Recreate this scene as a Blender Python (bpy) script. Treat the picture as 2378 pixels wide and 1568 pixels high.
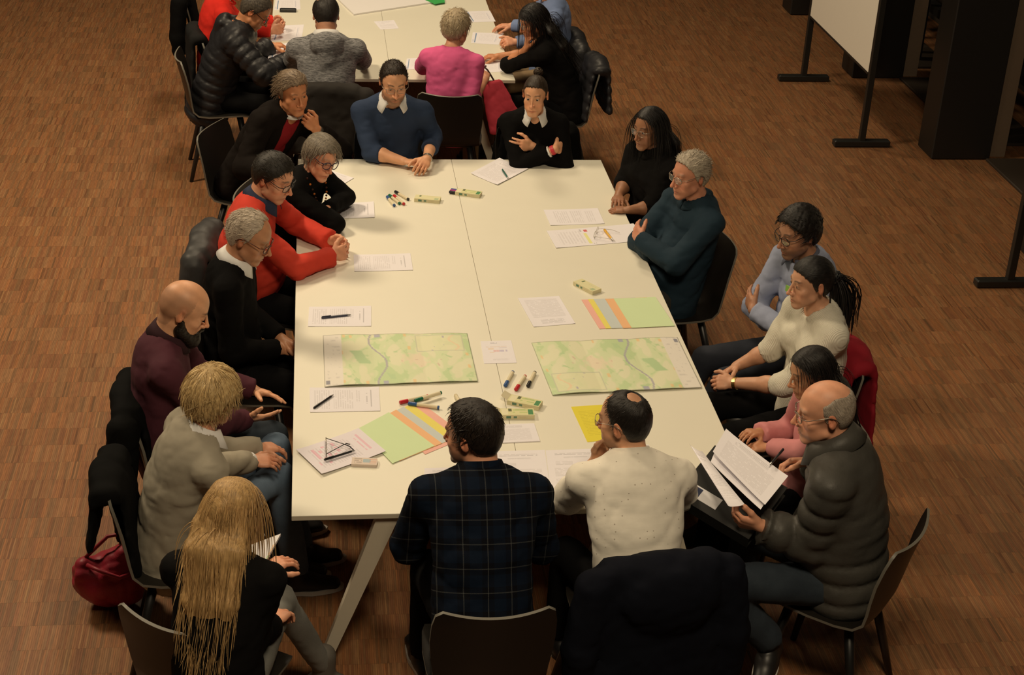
import bpy, math, random
import numpy as np
from mathutils import Matrix, Vector

for o in list(bpy.data.objects):
    bpy.data.objects.remove(o)
SC = bpy.context.scene
COL = SC.collection
RNG = np.random.default_rng(7)
random.seed(7)

# ------------------------------------------------------------------ camera
CAM_F = 3683.165            # focal length in pixels of the 2378 x 1568 frame
CAM_PITCH, CAM_YAW, CAM_ROLL = 0.4692582, 0.13643294, 0.05139925
CAM_POS = np.array([0.10690851, -5.04444487, 3.32452997 + 0.74])


def cam_axes():
    cp, sp = math.cos(CAM_PITCH), math.sin(CAM_PITCH)
    cy, sy = math.cos(CAM_YAW), math.sin(CAM_YAW)
    f = np.array([sy * cp, cy * cp, -sp])
    r = np.array([cy, -sy, 0.0])
    u = np.cross(r, f)
    cr, sr = math.cos(CAM_ROLL), math.sin(CAM_ROLL)
    return cr * r + sr * u, -sr * r + cr * u, f


CR, CU, CF = cam_axes()
cam = bpy.data.cameras.new('camera')
cam.sensor_fit = 'HORIZONTAL'
cam.sensor_width = 36.0
cam.lens = CAM_F / 2378.0 * 36.0
cam.clip_start = 0.05
cam_ob = bpy.data.objects.new('camera', cam)
COL.objects.link(cam_ob)
M = Matrix.Identity(4)
for i in range(3):
    M[i][0], M[i][1], M[i][2], M[i][3] = CR[i], CU[i], -CF[i], CAM_POS[i]
cam_ob.matrix_world = M
SC.camera = cam_ob


def at(px, py, z):
    """Measured place: the point at height z seen at a pixel of the photograph."""
    d = CF + CR * (px - 1189.0) / CAM_F - CU * (py - 784.0) / CAM_F
    return CAM_POS + d * ((z - CAM_POS[2]) / d[2])


# ------------------------------------------------------------------ light
SC.view_settings.view_transform = 'Standard'
SC.view_settings.look = 'None'
SC.view_settings.exposure = 0.0
SC.view_settings.gamma = 1.0
SC.view_settings.use_curve_mapping = False
world = bpy.data.worlds.new('hall_dark')
SC.world = world
world.use_nodes = True
world.node_tree.nodes['Background'].inputs[0].default_value = (1.0, 0.72, 0.45, 1)
world.node_tree.nodes['Background'].inputs[1].default_value = 0.008


def area_lamp(name, loc, size, watt, color=(1.0, 0.795, 0.53), aim=None):
    l = bpy.data.lights.new(name, 'AREA')
    l.shape = 'DISK'
    l.size = size
    l.energy = watt
    l.color = color
    o = bpy.data.objects.new(name, l)
    o.location = loc
    if aim is not None:
        d = Vector(aim) - Vector(loc)
        o.rotation_euler = d.to_track_quat('-Z', 'Y').to_euler()
    COL.objects.link(o)
    return o


# the hall's ceiling lamps, hung above the two tables and over the floor
for lx, ly, watt, ax_, ay_ in ((0.9, -3.5, 185, 1.0, 0.0), (0.9, 1.6, 22, 1.0, 1.6), (0.8, 5.0, 84, 0.8, 3.7), (0.6, 8.8, 140, 0.6, 7.4), (-3.8, 3.8, 350, -2.9, 3.6)):
    area_lamp('ceiling_lamp', (lx, ly, 6.2), 1.3, watt, aim=(ax_, ay_, 0.7))
# ------------------------------------------------------------------ helpers
def V(*a):
    return np.array(a, float)


def nrm(v):
    v = np.asarray(v, float)
    return v / (np.linalg.norm(v) + 1e-12)


def mesh_obj(name, verts, faces, mat, parent=None, base=None, smooth=True, cols=None, vec=None, sharp=None):
    """verts (n,3) world; faces: (m,4) / (m,3) array or list of tuples."""
    verts = np.asarray(verts, np.float64)
    if base is not None:
        verts = verts - np.asarray(base)
    me = bpy.data.meshes.new(name)
    if isinstance(faces, np.ndarray):
        m, k = faces.shape
        me.vertices.add(len(verts))
        me.vertices.foreach_set('co', verts.astype(np.float32).ravel())
        me.loops.add(m * k)
        me.loops.foreach_set('vertex_index', faces.astype(np.int32).ravel())
        me.polygons.add(m)
        me.polygons.foreach_set('loop_start', np.arange(0, m * k, k, dtype=np.int32))
        me.polygons.foreach_set('loop_total', np.full(m, k, np.int32))
        me.update(calc_edges=True)
    else:
        me.from_pydata(verts.tolist(), [], faces)
        me.update()
    if smooth:
        me.polygons.foreach_set('use_smooth', np.ones(len(me.polygons), bool))
    if sharp is not None:
        me.set_sharp_from_angle(angle=math.radians(sharp))
    if cols is not None:
        a = me.color_attributes.new('Col', 'FLOAT_COLOR', 'POINT')
        c = np.ones((len(verts), 4), np.float32)
        c[:, :3] = cols
        a.data.foreach_set('color', c.ravel())
    if vec is not None:
        a = me.attributes.new('loc', 'FLOAT_VECTOR', 'POINT')
        a.data.foreach_set('vector', np.asarray(vec, np.float32).ravel())
    if mat is not None:
        for mm in (mat if isinstance(mat, (list, tuple)) else [mat]):
            me.materials.append(mm)
    o = bpy.data.objects.new(name, me)
    COL.objects.link(o)
    if parent is not None:
        o.parent = parent
    return o


def empty(name, loc=(0, 0, 0), rz=0.0):
    o = bpy.data.objects.new(name, None)
    o.empty_display_size = 0.05
    o.location = loc
    o.rotation_euler = (0, 0, rz)
    COL.objects.link(o)
    return o


def tag(o, label, cat, group=None, kind=None):
    if label:
        o['label'] = label
    if cat:
        o['category'] = cat
    if group:
        o['group'] = group
    if kind:
        o['kind'] = kind
    return o


def copy_tree(o, parent=None):
    c = o.copy()
    COL.objects.link(c)
    c.parent = parent
    for ch in list(o.children):
        copy_tree(ch, c)
    return c


class MB:
    """collects simple solids into one mesh"""

    def __init__(s):
        s.v, s.f, s.m = [], [], []

    def add(s, verts, faces, mi=0):
        b = len(s.v)
        s.v += [tuple(map(float, p)) for p in verts]
        s.f += [tuple(i + b for i in f) for f in faces]
        s.m += [mi] * len(faces)
        return s

    def box(s, c, size, R=None, mi=0, bev=0.0):
        h = np.array(size) / 2
        if bev <= 0:
            P = [V(x, y, z) * h for x in (-1, 1) for y in (-1, 1) for z in (-1, 1)]
            F = [(0, 1, 3, 2), (4, 6, 7, 5), (0, 4, 5, 1), (2, 3, 7, 6), (0, 2, 6, 4), (1, 5, 7, 3)]
        else:
            P, F = [], []
            b = min(bev, h.min() * 0.95)
            zs = [(-h[2], b), (-h[2] + b, 0), (h[2] - b, 0), (h[2], b)]
            for z, ins in zs:
                x, y = h[0] - ins, h[1] - ins
                q = b * 0.6
                P += [V(-x + q, -y, z), V(x - q, -y, z), V(x, -y + q, z), V(x, y - q, z), V(x - q, y, z), V(-x + q, y, z), V(-x, y - q, z), V(-x, -y + q, z)]
            for r in range(3):
                for i in range(8):
                    j = (i + 1) % 8
                    F.append((r * 8 + i, r * 8 + j, r * 8 + 8 + j, r * 8 + 8 + i))
            F.append(tuple(range(7, -1, -1)))
            F.append(tuple(range(24, 32)))
        if R is not None:
            P = [R @ p for p in P]
        return s.add([p + np.asarray(c) for p in P], F, mi)

    def tube(s, pts, rad, n=8, mi=0, caps=True, flat=1.0, up=(0, 0, 1)):
        pts = [np.asarray(p, float) for p in pts]
        rad = rad if isinstance(rad, (list, tuple)) else [rad] * len(pts)
        ring, F = [], []
        for i, p in enumerate(pts):
            d = nrm(pts[min(i + 1, len(pts) - 1)] - pts[max(i - 1, 0)])
            u = np.array(up, float)
            if abs(d @ u) > 0.95:
                u = V(1, 0, 0)
            a = nrm(np.cross(d, u))
            b = np.cross(a, d)
            for k in range(n):
                t = 2 * math.pi * (k + 0.5) / n
                ring.append(p + rad[i] * (math.cos(t) * a + math.sin(t) * flat * b))
        for i in range(len(pts) - 1):
            for k in range(n):
                j = (k + 1) % n
                F.append((i * n + k, i * n + j, i * n + n + j, i * n + n + k))
        if caps:
            F.append(tuple(range(n - 1, -1, -1)))
            F.append(tuple(range((len(pts) - 1) * n, len(pts) * n)))
        return s.add(ring, F, mi)

    def build(s, name, mat, parent=None, base=None, smooth=False, sharp=None):
        o = mesh_obj(name, np.array(s.v), s.f, mat, parent, base, smooth or sharp is not None, sharp=sharp)
        if any(s.m):
            o.data.polygons.foreach_set('material_index', np.array(s.m, np.int32))
        return o


def rotz(a):
    c, s = math.cos(a), math.sin(a)
    return np.array([[c, -s, 0], [s, c, 0], [0, 0, 1.0]])


# ------------------------------------------------------------------ distance fields -> meshes
class Field:
    def __init__(s, axes):
        s.ax = [np.asarray(a, np.float32) for a in axes]
        s.D = np.full([len(a) for a in s.ax], 1.0, np.float32)

    @staticmethod
    def box(lo, hi, h):
        return Field([np.arange(lo[i], hi[i] + h, h) for i in range(3)])

    def sub(s, lo, hi):
        sl = []
        for i in range(3):
            a = np.searchsorted(s.ax[i], lo[i])
            b = np.searchsorted(s.ax[i], hi[i])
            if b - a < 1:
                return None
            sl.append(slice(a, b))
        return tuple(sl)

    def local(s, lo, hi):
        sl = s.sub(lo, hi)
        if sl is None:
            return None, None
        X = s.ax[0][sl[0]][:, None, None]
        Y = s.ax[1][sl[1]][None, :, None]
        Z = s.ax[2][sl[2]][None, None, :]
        return sl, (X, Y, Z)

    def put(s, sl, d, k, mode='add'):
        a = s.D[sl]
        if mode == 'add':
            if k <= 0:
                s.D[sl] = np.minimum(a, d)
            else:
                h = np.clip(0.5 + 0.5 * (d - a) / k, 0, 1)
                s.D[sl] = d + (a - d) * h - k * h * (1 - h)
        else:
            if k <= 0:
                s.D[sl] = np.maximum(a, -d)
            else:
                h = np.clip(0.5 - 0.5 * (d + a) / k, 0, 1)
                s.D[sl] = a + (-d - a) * h + k * h * (1 - h)

    def cap(s, a, b, ra, rb=None, k=0.0, mode='add', quilt=0.0, qamp=0.0, cut=None, pad=0.03):
        """tapered capsule; cut = flat end at b"""
        rb = ra if rb is None else rb
        a, b = np.asarray(a, float), np.asarray(b, float)
        m = max(ra, rb) + pad + k
        sl, P = s.local(np.minimum(a, b) - m, np.maximum(a, b) + m)
        if sl is None:
            return
        ab = b - a
        L2 = float(ab @ ab) + 1e-12
        L = math.sqrt(L2)
        X, Y, Z = P[0] - a[0], P[1] - a[1], P[2] - a[2]
        traw = (X * ab[0] + Y * ab[1] + Z * ab[2]) / L2
        t = np.clip(traw, 0, 1)
        d = np.sqrt((X - t * ab[0]) ** 2 + (Y - t * ab[1]) ** 2 + (Z - t * ab[2]) ** 2) - (ra + (rb - ra) * t)
        if quilt:
            d = d + qamp * (1 - np.abs(np.sin(math.pi * traw * L / quilt))) ** 1.5
        if cut:
            d = np.maximum(d, (traw - 1.0) * L - cut)
        s.put(sl, d.astype(np.float32), k, mode)

    def ell(s, c, r, R=None, k=0.0, mode='add', pad=0.03):
        """ellipsoid; R rows = local axes in world"""
        c, r = np.asarray(c, float), np.asarray(r, float)
        m = max(r) + pad + k
        if R is None:
            m = r + pad + k
        sl, P = s.local(c - m, c + m)
        if sl is None:
            return
        X, Y, Z = P[0] - c[0], P[1] - c[1], P[2] - c[2]
        R = np.eye(3) if R is None else R
        k0 = k1 = 0
        for i in range(3):
            q = X * R[i][0] + Y * R[i][1] + Z * R[i][2]
            k0 = k0 + (q / r[i]) ** 2
            k1 = k1 + (q / r[i] ** 2) ** 2
        k0 = np.sqrt(k0)
        d = k0 * (k0 - 1) / (np.sqrt(k1) + 1e-9)
        s.put(sl, d.astype(np.float32), k, mode)

    def ecap(s, a, b, ra, rb, lat, k=0.0, mode='add', quilt=0.0, qamp=0.0, pad=0.04):
        """capsule with an elliptic section: radii (along lat, across) at both ends"""
        a, b, lat = np.asarray(a, float), np.asarray(b, float), nrm(lat)
        m = max(*ra, *rb) + pad + k
        sl, P = s.local(np.minimum(a, b) - m, np.maximum(a, b) + m)
        if sl is None:
            return
        ab = b - a
        L2 = float(ab @ ab) + 1e-12
        L = math.sqrt(L2)
        lat = nrm(lat - ab * (lat @ ab) / L2)
        dep = np.cross(ab / L, lat)
        X, Y, Z = P[0] - a[0], P[1] - a[1], P[2] - a[2]
        traw = (X * ab[0] + Y * ab[1] + Z * ab[2]) / L2
        t = np.clip(traw, 0, 1)
        u = X * lat[0] + Y * lat[1] + Z * lat[2]
        v = X * dep[0] + Y * dep[1] + Z * dep[2]
        w = (traw - t) * L
        r0 = ra[0] + (rb[0] - ra[0]) * t
        r1 = ra[1] + (rb[1] - ra[1]) * t
        rm = np.minimum(r0, r1)
        q = np.sqrt((u / r0) ** 2 + (v / r1) ** 2 + (w / rm) ** 2)
        g = np.sqrt((u / r0 ** 2) ** 2 + (v / r1 ** 2) ** 2 + (w / rm ** 2) ** 2) + 1e-9
        d = q * (q - 1) / g
        d = np.where(q < 0.05, -rm, d)
        if quilt:
            d = d + qamp * (1 - np.abs(np.sin(math.pi * traw * L / quilt))) ** 1.5
        s.put(sl, d.astype(np.float32), k, mode)

    def plane(s, p, n):
        """cut away the side n points to"""
        n = nrm(n)
        p = np.asarray(p, float)
        d = (s.ax[0][:, None, None] - p[0]) * n[0] + (s.ax[1][None, :, None] - p[1]) * n[1] + (s.ax[2][None, None, :] - p[2]) * n[2]
        np.maximum(s.D, d.astype(np.float32), out=s.D)

    def folds(s, amp, scale, seed=0, squash=(1, 1, 1)):
        """cloth creases: warped sine ridges near the surface"""
        rg = np.random.default_rng(seed)
        I = np.nonzero(np.abs(s.D) < amp * 3 + 0.02)
        p = np.stack([s.ax[i][I[i]] for i in range(3)], -1) * np.array(squash)
        s.D[I] += (amp * fold_noise(p, scale, rg)).astype(np.float32)

    def mesh(s):
        D, ax = s.D, s.ax
        nx, ny, nz = D.shape
        S = D < 0
        cells, quads, pts = [], [], []
        st = np.array([ny * nz, nz, 1])
        Df = D.ravel()
        for a in range(3):
            sl0 = [slice(None)] * 3
            sl1 = [slice(None)] * 3
            sl0[a], sl1[a] = slice(None, -1), slice(1, None)
            X = S[tuple(sl0)] != S[tuple(sl1)]
            i, j, k = np.nonzero(X)
            ijk = np.stack([i, j, k], -1)
            b, c = (a + 1) % 3, (a + 2) % 3
            ok = (ijk[:, b] > 0) & (ijk[:, c] > 0)
            ijk = ijk[ok]
            f0 = ijk @ st
            d0, d1 = Df[f0], Df[f0 + st[a]]
            t = d0 / (d0 - d1)
            P = np.stack([ax[q][ijk[:, q]] for q in range(3)], -1).astype(np.float64)
            P[:, a] += t * (ax[a][ijk[:, a] + 1] - ax[a][ijk[:, a]])
            cq = np.stack([f0 - st[b] - st[c], f0 - st[c], f0, f0 - st[b]], -1)
            flip = d0 >= 0
            cq[flip] = cq[flip][:, ::-1]
            quads.append(cq)
            pts.append(P)
        Q = np.concatenate(quads)
        P = np.concatenate(pts)
        if len(Q) == 0:
            return np.zeros((0, 3)), np.zeros((0, 4), int)
        u, inv = np.unique(Q.ravel(), return_inverse=True)
        F = inv.reshape(-1, 4)
        n = len(u)
        cnt = np.bincount(inv, minlength=n)
        Vx = np.stack([np.bincount(inv, weights=np.repeat(P[:, q], 4), minlength=n) / cnt for q in range(3)], -1)
        return Vx, F


def fold_noise(p, scale, rg, octaves=3):
    out = 0
    a, tot = 1.0, 0
    for o in range(octaves):
        for q in range(2):
            d = nrm(rg.normal(size=3)) * (2 * math.pi / scale)
            e = nrm(rg.normal(size=3)) * (2 * math.pi / (scale * 1.7))
            f = nrm(rg.normal(size=3)) * (2 * math.pi / (scale * 2.6))
            w = p @ d + rg.uniform(0, 6) + 1.6 * np.sin(p @ e + rg.uniform(0, 6)) + 1.1 * np.sin(p @ f + rg.uniform(0, 6))
            r = 1 - np.abs(np.sin(w * 0.5))
            out = out + a * (r * r - 0.4)
            tot += a
        a *= 0.55
        scale *= 0.55
    return out / tot * 2


def thin_out(v, f, size):
    """merge vertices on a coarser lattice where size (per vertex) > 0; returns triangles"""
    n = len(v)
    key = np.arange(n, dtype=np.int64)
    for sz in np.unique(size[size > 0]):
        m = size == sz
        q = np.floor(v[m] / sz).astype(np.int64)
        h = (q[:, 0] * 73856093) ^ (q[:, 1] * 19349663) ^ (q[:, 2] * 83492791)
        u, inv = np.unique(h, return_inverse=True)
        first = np.full(len(u), -1, np.int64)
        ids = np.nonzero(m)[0]
        first[inv[::-1]] = ids[::-1]
        key[ids] = first[inv]
    u, inv = np.unique(key, return_inverse=True)
    cnt = np.bincount(inv)
    nv = np.stack([np.bincount(inv, weights=v[:, q]) / cnt for q in range(3)], -1)
    g = inv[f]
    t = np.concatenate([g[:, [0, 1, 2]], g[:, [0, 2, 3]]])
    ok = (t[:, 0] != t[:, 1]) & (t[:, 1] != t[:, 2]) & (t[:, 0] != t[:, 2])
    t = t[ok]
    _, k = np.unique(np.sort(t, 1), axis=0, return_index=True)
    return nv, t[np.sort(k)]


def smooth_mesh(v, f, it=1, lam=0.5):
    n = len(v)
    e = np.concatenate([f[:, [0, 1]], f[:, [1, 2]], f[:, [2, 3]], f[:, [3, 0]]])
    cnt = np.bincount(e[:, 0], minlength=n) + np.bincount(e[:, 1], minlength=n)
    for _ in range(it):
        s = np.stack([np.bincount(e[:, 0], weights=v[e[:, 1], q], minlength=n) + np.bincount(e[:, 1], weights=v[e[:, 0], q], minlength=n) for q in range(3)], -1)
        v = v + lam * (s / np.maximum(cnt, 1)[:, None] - v)
    return v


def sstep(a, b, x):
    t = np.clip((x - a) / (b - a), 0, 1)
    return t * t * (3 - 2 * t)


def tubes_mesh(P, rad, n=3, col=None):
    """P (S,T,3) strand points, rad (S,T) -> verts, quads, colours"""
    S, T, _ = P.shape
    d = np.gradient(P, axis=1)
    d /= np.linalg.norm(d, axis=2, keepdims=True) + 1e-9
    u = np.zeros_like(d)
    u[..., 0], u[..., 1], u[..., 2] = 0.31, 0.52, 0.79
    a = np.cross(d, u)
    a /= np.linalg.norm(a, axis=2, keepdims=True) + 1e-9
    b = np.cross(a, d)
    th = 2 * np.pi * np.arange(n) / n
    ring = P[:, :, None] + rad[:, :, None, None] * (np.cos(th)[None, None, :, None] * a[:, :, None] + np.sin(th)[None, None, :, None] * b[:, :, None])
    idx = np.arange(S * T * n).reshape(S, T, n)
    f = np.stack([idx[:, :-1], np.roll(idx[:, :-1], -1, 2), np.roll(idx[:, 1:], -1, 2), idx[:, 1:]], -1).reshape(-1, 4)
    c = None if col is None else np.repeat(col, T * n, axis=0)
    return ring.reshape(-1, 3), f, c
# ------------------------------------------------------------------ materials
class NT:
    def __init__(s, name):
        s.m = bpy.data.materials.new(name)
        s.m.use_nodes = True
        s.t = s.m.node_tree
        s.b = s.t.nodes['Principled BSDF']

    def n(s, typ, **kw):
        nd = s.t.nodes.new('ShaderNode' + typ)
        for k, v in kw.items():
            if k.startswith('i_'):
                nd.inputs[k[2:].replace('_', ' ')].default_value = v
            else:
                setattr(nd, k, v)
        return nd

    def l(s, a, b):
        s.t.links.new(a, b)

    def math(s, op, a, b=None, c=None):
        nd = s.t.nodes.new('ShaderNodeMath')
        nd.operation = op
        for i, x in enumerate((a, b, c)):
            if x is None:
                continue
            if isinstance(x, (int, float)):
                nd.inputs[i].default_value = x
            else:
                s.l(x, nd.inputs[i])
        return nd.outputs[0]

    def mix(s, fac, a, b, mode='MIX'):
        nd = s.t.nodes.new('ShaderNodeMix')
        nd.data_type = 'RGBA'
        nd.blend_type = mode
        for i, x in ((0, fac), (6, a), (7, b)):
            if isinstance(x, (int, float)):
                nd.inputs[i].default_value = x
            elif isinstance(x, tuple):
                nd.inputs[i].default_value = (*x[:3], 1)
            else:
                s.l(x, nd.inputs[i])
        return nd.outputs[2]

    def noise(s, vec, scale, detail=2.0, rough=0.5, out=0):
        nd = s.n('TexNoise')
        nd.inputs['Scale'].default_value = scale
        nd.inputs['Detail'].default_value = detail
        nd.inputs['Roughness'].default_value = rough
        if vec is not None:
            s.l(vec, nd.inputs['Vector'])
        return nd.outputs[out]

    def ramp(s, fac, stops):
        nd = s.n('ValToRGB')
        cr = nd.color_ramp
        while len(cr.elements) < len(stops):
            cr.elements.new(0.5)
        for e, (p, c) in zip(cr.elements, stops):
            e.position = p
            e.color = (*c[:3], 1) if not isinstance(c, (int, float)) else (c, c, c, 1)
        s.l(fac, nd.inputs[0])
        return nd.outputs[0]

    def scale(s, vec, v):
        nd = s.n('VectorMath', operation='MULTIPLY')
        s.l(vec, nd.inputs[0])
        nd.inputs[1].default_value = v
        return nd.outputs[0]

    def bump(s, h, strength=0.2, dist=0.002):
        nd = s.n('Bump')
        nd.inputs['Strength'].default_value = strength
        nd.inputs['Distance'].default_value = dist
        s.l(h, nd.inputs['Height'])
        s.l(nd.outputs[0], s.b.inputs['Normal'])

    def base(s, c):
        if isinstance(c, tuple):
            s.b.inputs['Base Color'].default_value = (*c[:3], 1)
        else:
            s.l(c, s.b.inputs['Base Color'])

    def set(s, **kw):
        for k, v in kw.items():
            s.b.inputs[k.replace('_', ' ')].default_value = v
        return s

    def coord(s, which='Object'):
        return s.n('TexCoord').outputs[which]

    def attr(s, name, out='Color'):
        return s.n('Attribute', attribute_name=name).outputs[out]


_MC = {}


def plain(name, color, rough=0.5, metal=0.0, noise=0.06, nscale=40.0, spec=0.5, bump=0.0):
    if name in _MC:
        return _MC[name]
    t = NT(name)
    c = t.coord()
    n = t.noise(c, nscale, 3)
    lo = tuple(max(0, x * (1 - noise)) for x in color)
    hi = tuple(min(1, x * (1 + noise)) for x in color)
    t.base(t.mix(n, lo, hi))
    t.set(Roughness=rough, Metallic=metal, Specular_IOR_Level=spec)
    if bump:
        t.bump(n, bump, 0.002)
    _MC[name] = t.m
    return t.m


def skin_mat():
    if 'skin' in _MC:
        return _MC['skin']
    t = NT('skin')
    a = t.attr('Col')
    c = t.coord()
    n = t.noise(c, 55, 4, 0.6)
    t.base(t.mix(0.16, a, t.mix(1.0, a, t.ramp(n, [(0.3, (0.55, 0.45, 0.42)), (0.7, (1.0, 1.0, 1.0))]), 'MULTIPLY')))
    t.set(Roughness=0.5, Specular_IOR_Level=0.45, Subsurface_Weight=0.12)
    t.b.inputs['Subsurface Radius'].default_value = (0.012, 0.005, 0.003)
    t.bump(t.noise(c, 420, 3), 0.12, 0.001)
    _MC['skin'] = t.m
    return t.m


def hair_mat():
    if 'hair' in _MC:
        return _MC['hair']
    t = NT('hair')
    a = t.attr('Col')
    n = t.noise(t.attr('loc', 'Vector'), 1.0, 3, 0.65)
    t.base(t.mix(1.0, a, t.ramp(n, [(0.25, (0.38, 0.36, 0.34)), (0.50, (0.95, 0.95, 0.95)), (0.75, (1.45, 1.42, 1.36))]), 'MULTIPLY'))
    t.set(Roughness=0.48, Specular_IOR_Level=0.4)
    t.bump(n, 0.55, 0.003)
    _MC['hair'] = t.m
    return t.m


def cloth(name, color, kind='plain', c2=None, rough=0.85, bump=0.25):
    if name in _MC:
        return _MC[name]
    t = NT(name)
    L = t.attr('loc', 'Vector')
    n1 = t.noise(L, 14, 3)
    fine = t.noise(L, 900, 2)
    lo = tuple(x * 0.82 for x in color)
    hi = tuple(min(1, x * 1.14) for x in color)
    base = t.mix(n1, lo, hi)
    h = fine
    sx = t.n('SeparateXYZ')
    t.l(L, sx.inputs[0])
    if kind == 'heather':
        st = t.noise(t.scale(L, (60, 60, 520)), 1.0, 4, 0.7)
        st2 = t.noise(t.scale(L, (25, 25, 160)), 1.0, 3, 0.6)
        f = t.math('ADD', t.math('MULTIPLY', st, 0.6), t.math('MULTIPLY', st2, 0.4))
        base = t.ramp(f, [(0.40, color), (0.62, c2)])
    elif kind == 'plaid':
        W = 0.085

        def line(o, ofs, w):
            q = t.math('FRACT', t.math('ADD', t.math('DIVIDE', o, W), ofs))
            return t.math('LESS_THAN', t.math('ABSOLUTE', t.math('SUBTRACT', q, 0.5)), w)
        lx = line(sx.outputs[0], 0.5, 0.022)
        lz = line(sx.outputs[2], 0.2, 0.022)
        bx = line(sx.outputs[0], 0.0, 0.25)
        bz = line(sx.outputs[2], 0.7, 0.25)
        band = t.math('MULTIPLY', t.math('ADD', bx, bz), 0.5)
        base = t.mix(band, color, c2)
        ln = t.math('MULTIPLY', t.math('ADD', lx, lz), t.math('MULTIPLY', t.noise(t.scale(L, (500, 500, 500)), 1, 1), 0.75))
        base = t.mix(ln, base, (0.085, 0.09, 0.09))
    elif kind == 'dots':
        v = t.n('TexVoronoi', feature='F1')
        v.inputs['Scale'].default_value = 36
        v.inputs['Randomness'].default_value = 0.25
        t.l(L, v.inputs['Vector'])
        d = t.math('LESS_THAN', v.outputs['Distance'], 0.1)
        base = t.mix(t.math('MULTIPLY', d, 0.55), base, c2)
        h = t.noise(t.scale(L, (14, 14, 40)), 1, 4, 0.55)
        bump = 0.4
    elif kind == 'rib':
        w = t.math('SINE', t.math('MULTIPLY', sx.outputs[0], 2 * math.pi / 0.0065))
        h = t.math('ADD', t.math('MULTIPLY', w, 0.6), fine)
        bump = 0.7
    elif kind == 'denim':
        wv = t.noise(t.scale(L, (700, 700, 120)), 1, 2)
        base = t.mix(t.ramp(t.noise(L, 6, 4, 0.6), [(0.35, 0.0), (0.75, 1.0)]), color, c2)
        base = t.mix(0.3, base, t.mix(wv, (0, 0, 0), c2))
    elif kind == 'puffer':
        h = t.noise(L, 60, 4, 0.6)
        bump = 0.5
    t.base(base)
    dk = max(color) < 0.02
    t.set(Roughness=rough, Specular_IOR_Level=0.08 if dk and kind not in ('puffer', 'leather') else 0.3)
    if kind not in ('puffer', 'leather') and not dk:
        t.set(Sheen_Weight=0.06)
        t.b.inputs['Sheen Tint'].default_value = (*[min(1, c * 2 + 0.02) for c in color], 1)
    t.bump(h, bump, 0.002)
    _MC[name] = t.m
    return t.m
# ------------------------------------------------------------------ the hall
def floor_build():
    X0, X1, Y0, Y1 = -3.6, 6.4, -1.4, 11.2
    mb = MB()
    mb.box(((X0 + X1) / 2, (Y0 + Y1) / 2, -0.052), (X1 - X0, Y1 - Y0, 0.10))
    fl = mb.build('floor', plain('parquet_joint', (0.06, 0.028, 0.014), 0.7))
    tag(fl, 'brown oak strip parquet floor of the hall', 'floor', kind='structure')
    w, L = 0.0085, 0.16
    nx, ny = int((X1 - X0) / w), int((Y1 - Y0) / L)
    rg = np.random.default_rng(12)
    i, j = np.meshgrid(np.arange(nx), np.arange(ny), indexing='ij')
    i, j = i.ravel(), j.ravel()
    ofs = rg.uniform(0, w, ny)
    x0 = X0 + i * w + ofs[j]
    y0 = Y0 + j * L
    z = rg.uniform(-0.0002, 0.0002, len(i))
    g = 0.0003
    v = np.stack([np.stack([x0 + g, y0 + g, z], -1), np.stack([x0 + w - g, y0 + g, z], -1), np.stack([x0 + w - g, y0 + L - g, z], -1), np.stack([x0 + g, y0 + L - g, z], -1)], 1).reshape(-1, 3)
    f = np.arange(len(v)).reshape(-1, 4)
    pal = np.array([(0.245, 0.112, 0.048), (0.235, 0.108, 0.048), (0.250, 0.122, 0.054), (0.215, 0.092, 0.042), (0.262, 0.112, 0.045), (0.190, 0.098, 0.046), (0.240, 0.122, 0.056)])
    run = np.repeat(rg.integers(0, 7, (nx // 2 + 2) * ny).reshape(ny, -1), 2, axis=1)[:, :nx]   # boards sawn from one block lie side by side
    run = np.where(rg.random((ny, nx)) < 0.55, run, rg.integers(0, 7, (ny, nx)))
    c = pal[run[j, i]] * 1.12 * rg.uniform(0.88, 1.12, len(i))[:, None]
    lt = rg.random(len(i))
    c[lt < 0.014] = c[lt < 0.014] * 0.4 + np.array([0.36, 0.20, 0.085]) * 0.6
    c[lt > 0.93] *= 0.74
    blk = rg.random((ny, nx // 9 + 1))                                                       # darker and lighter blocks
    c *= (0.90 + 0.20 * blk[j, i // 9])[:, None]
    t = NT('parquet_strip')
    n = t.noise(t.scale(t.coord(), (220, 14, 60)), 1.0, 4, 0.6)
    t.base(t.mix(1.0, t.attr('Col'), t.ramp(n, [(0.3, (0.72, 0.72, 0.72)), (0.7, (1.12, 1.12, 1.12))]), 'MULTIPLY'))
    t.set(Roughness=0.46, Specular_IOR_Level=0.35)
    o = mesh_obj('parquet_strips', v, f, t.m, fl, smooth=False, cols=np.repeat(c, 4, axis=0))
    o['kind'] = 'stuff'


floor_build()

DARKM = plain('facade_black', (0.010, 0.009, 0.008), 0.5)
REVEAL = plain('facade_reveal', (0.20, 0.145, 0.10), 0.7)
FDARK = plain('facade_dark_glass', (0.006, 0.005, 0.005), 0.25)


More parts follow.
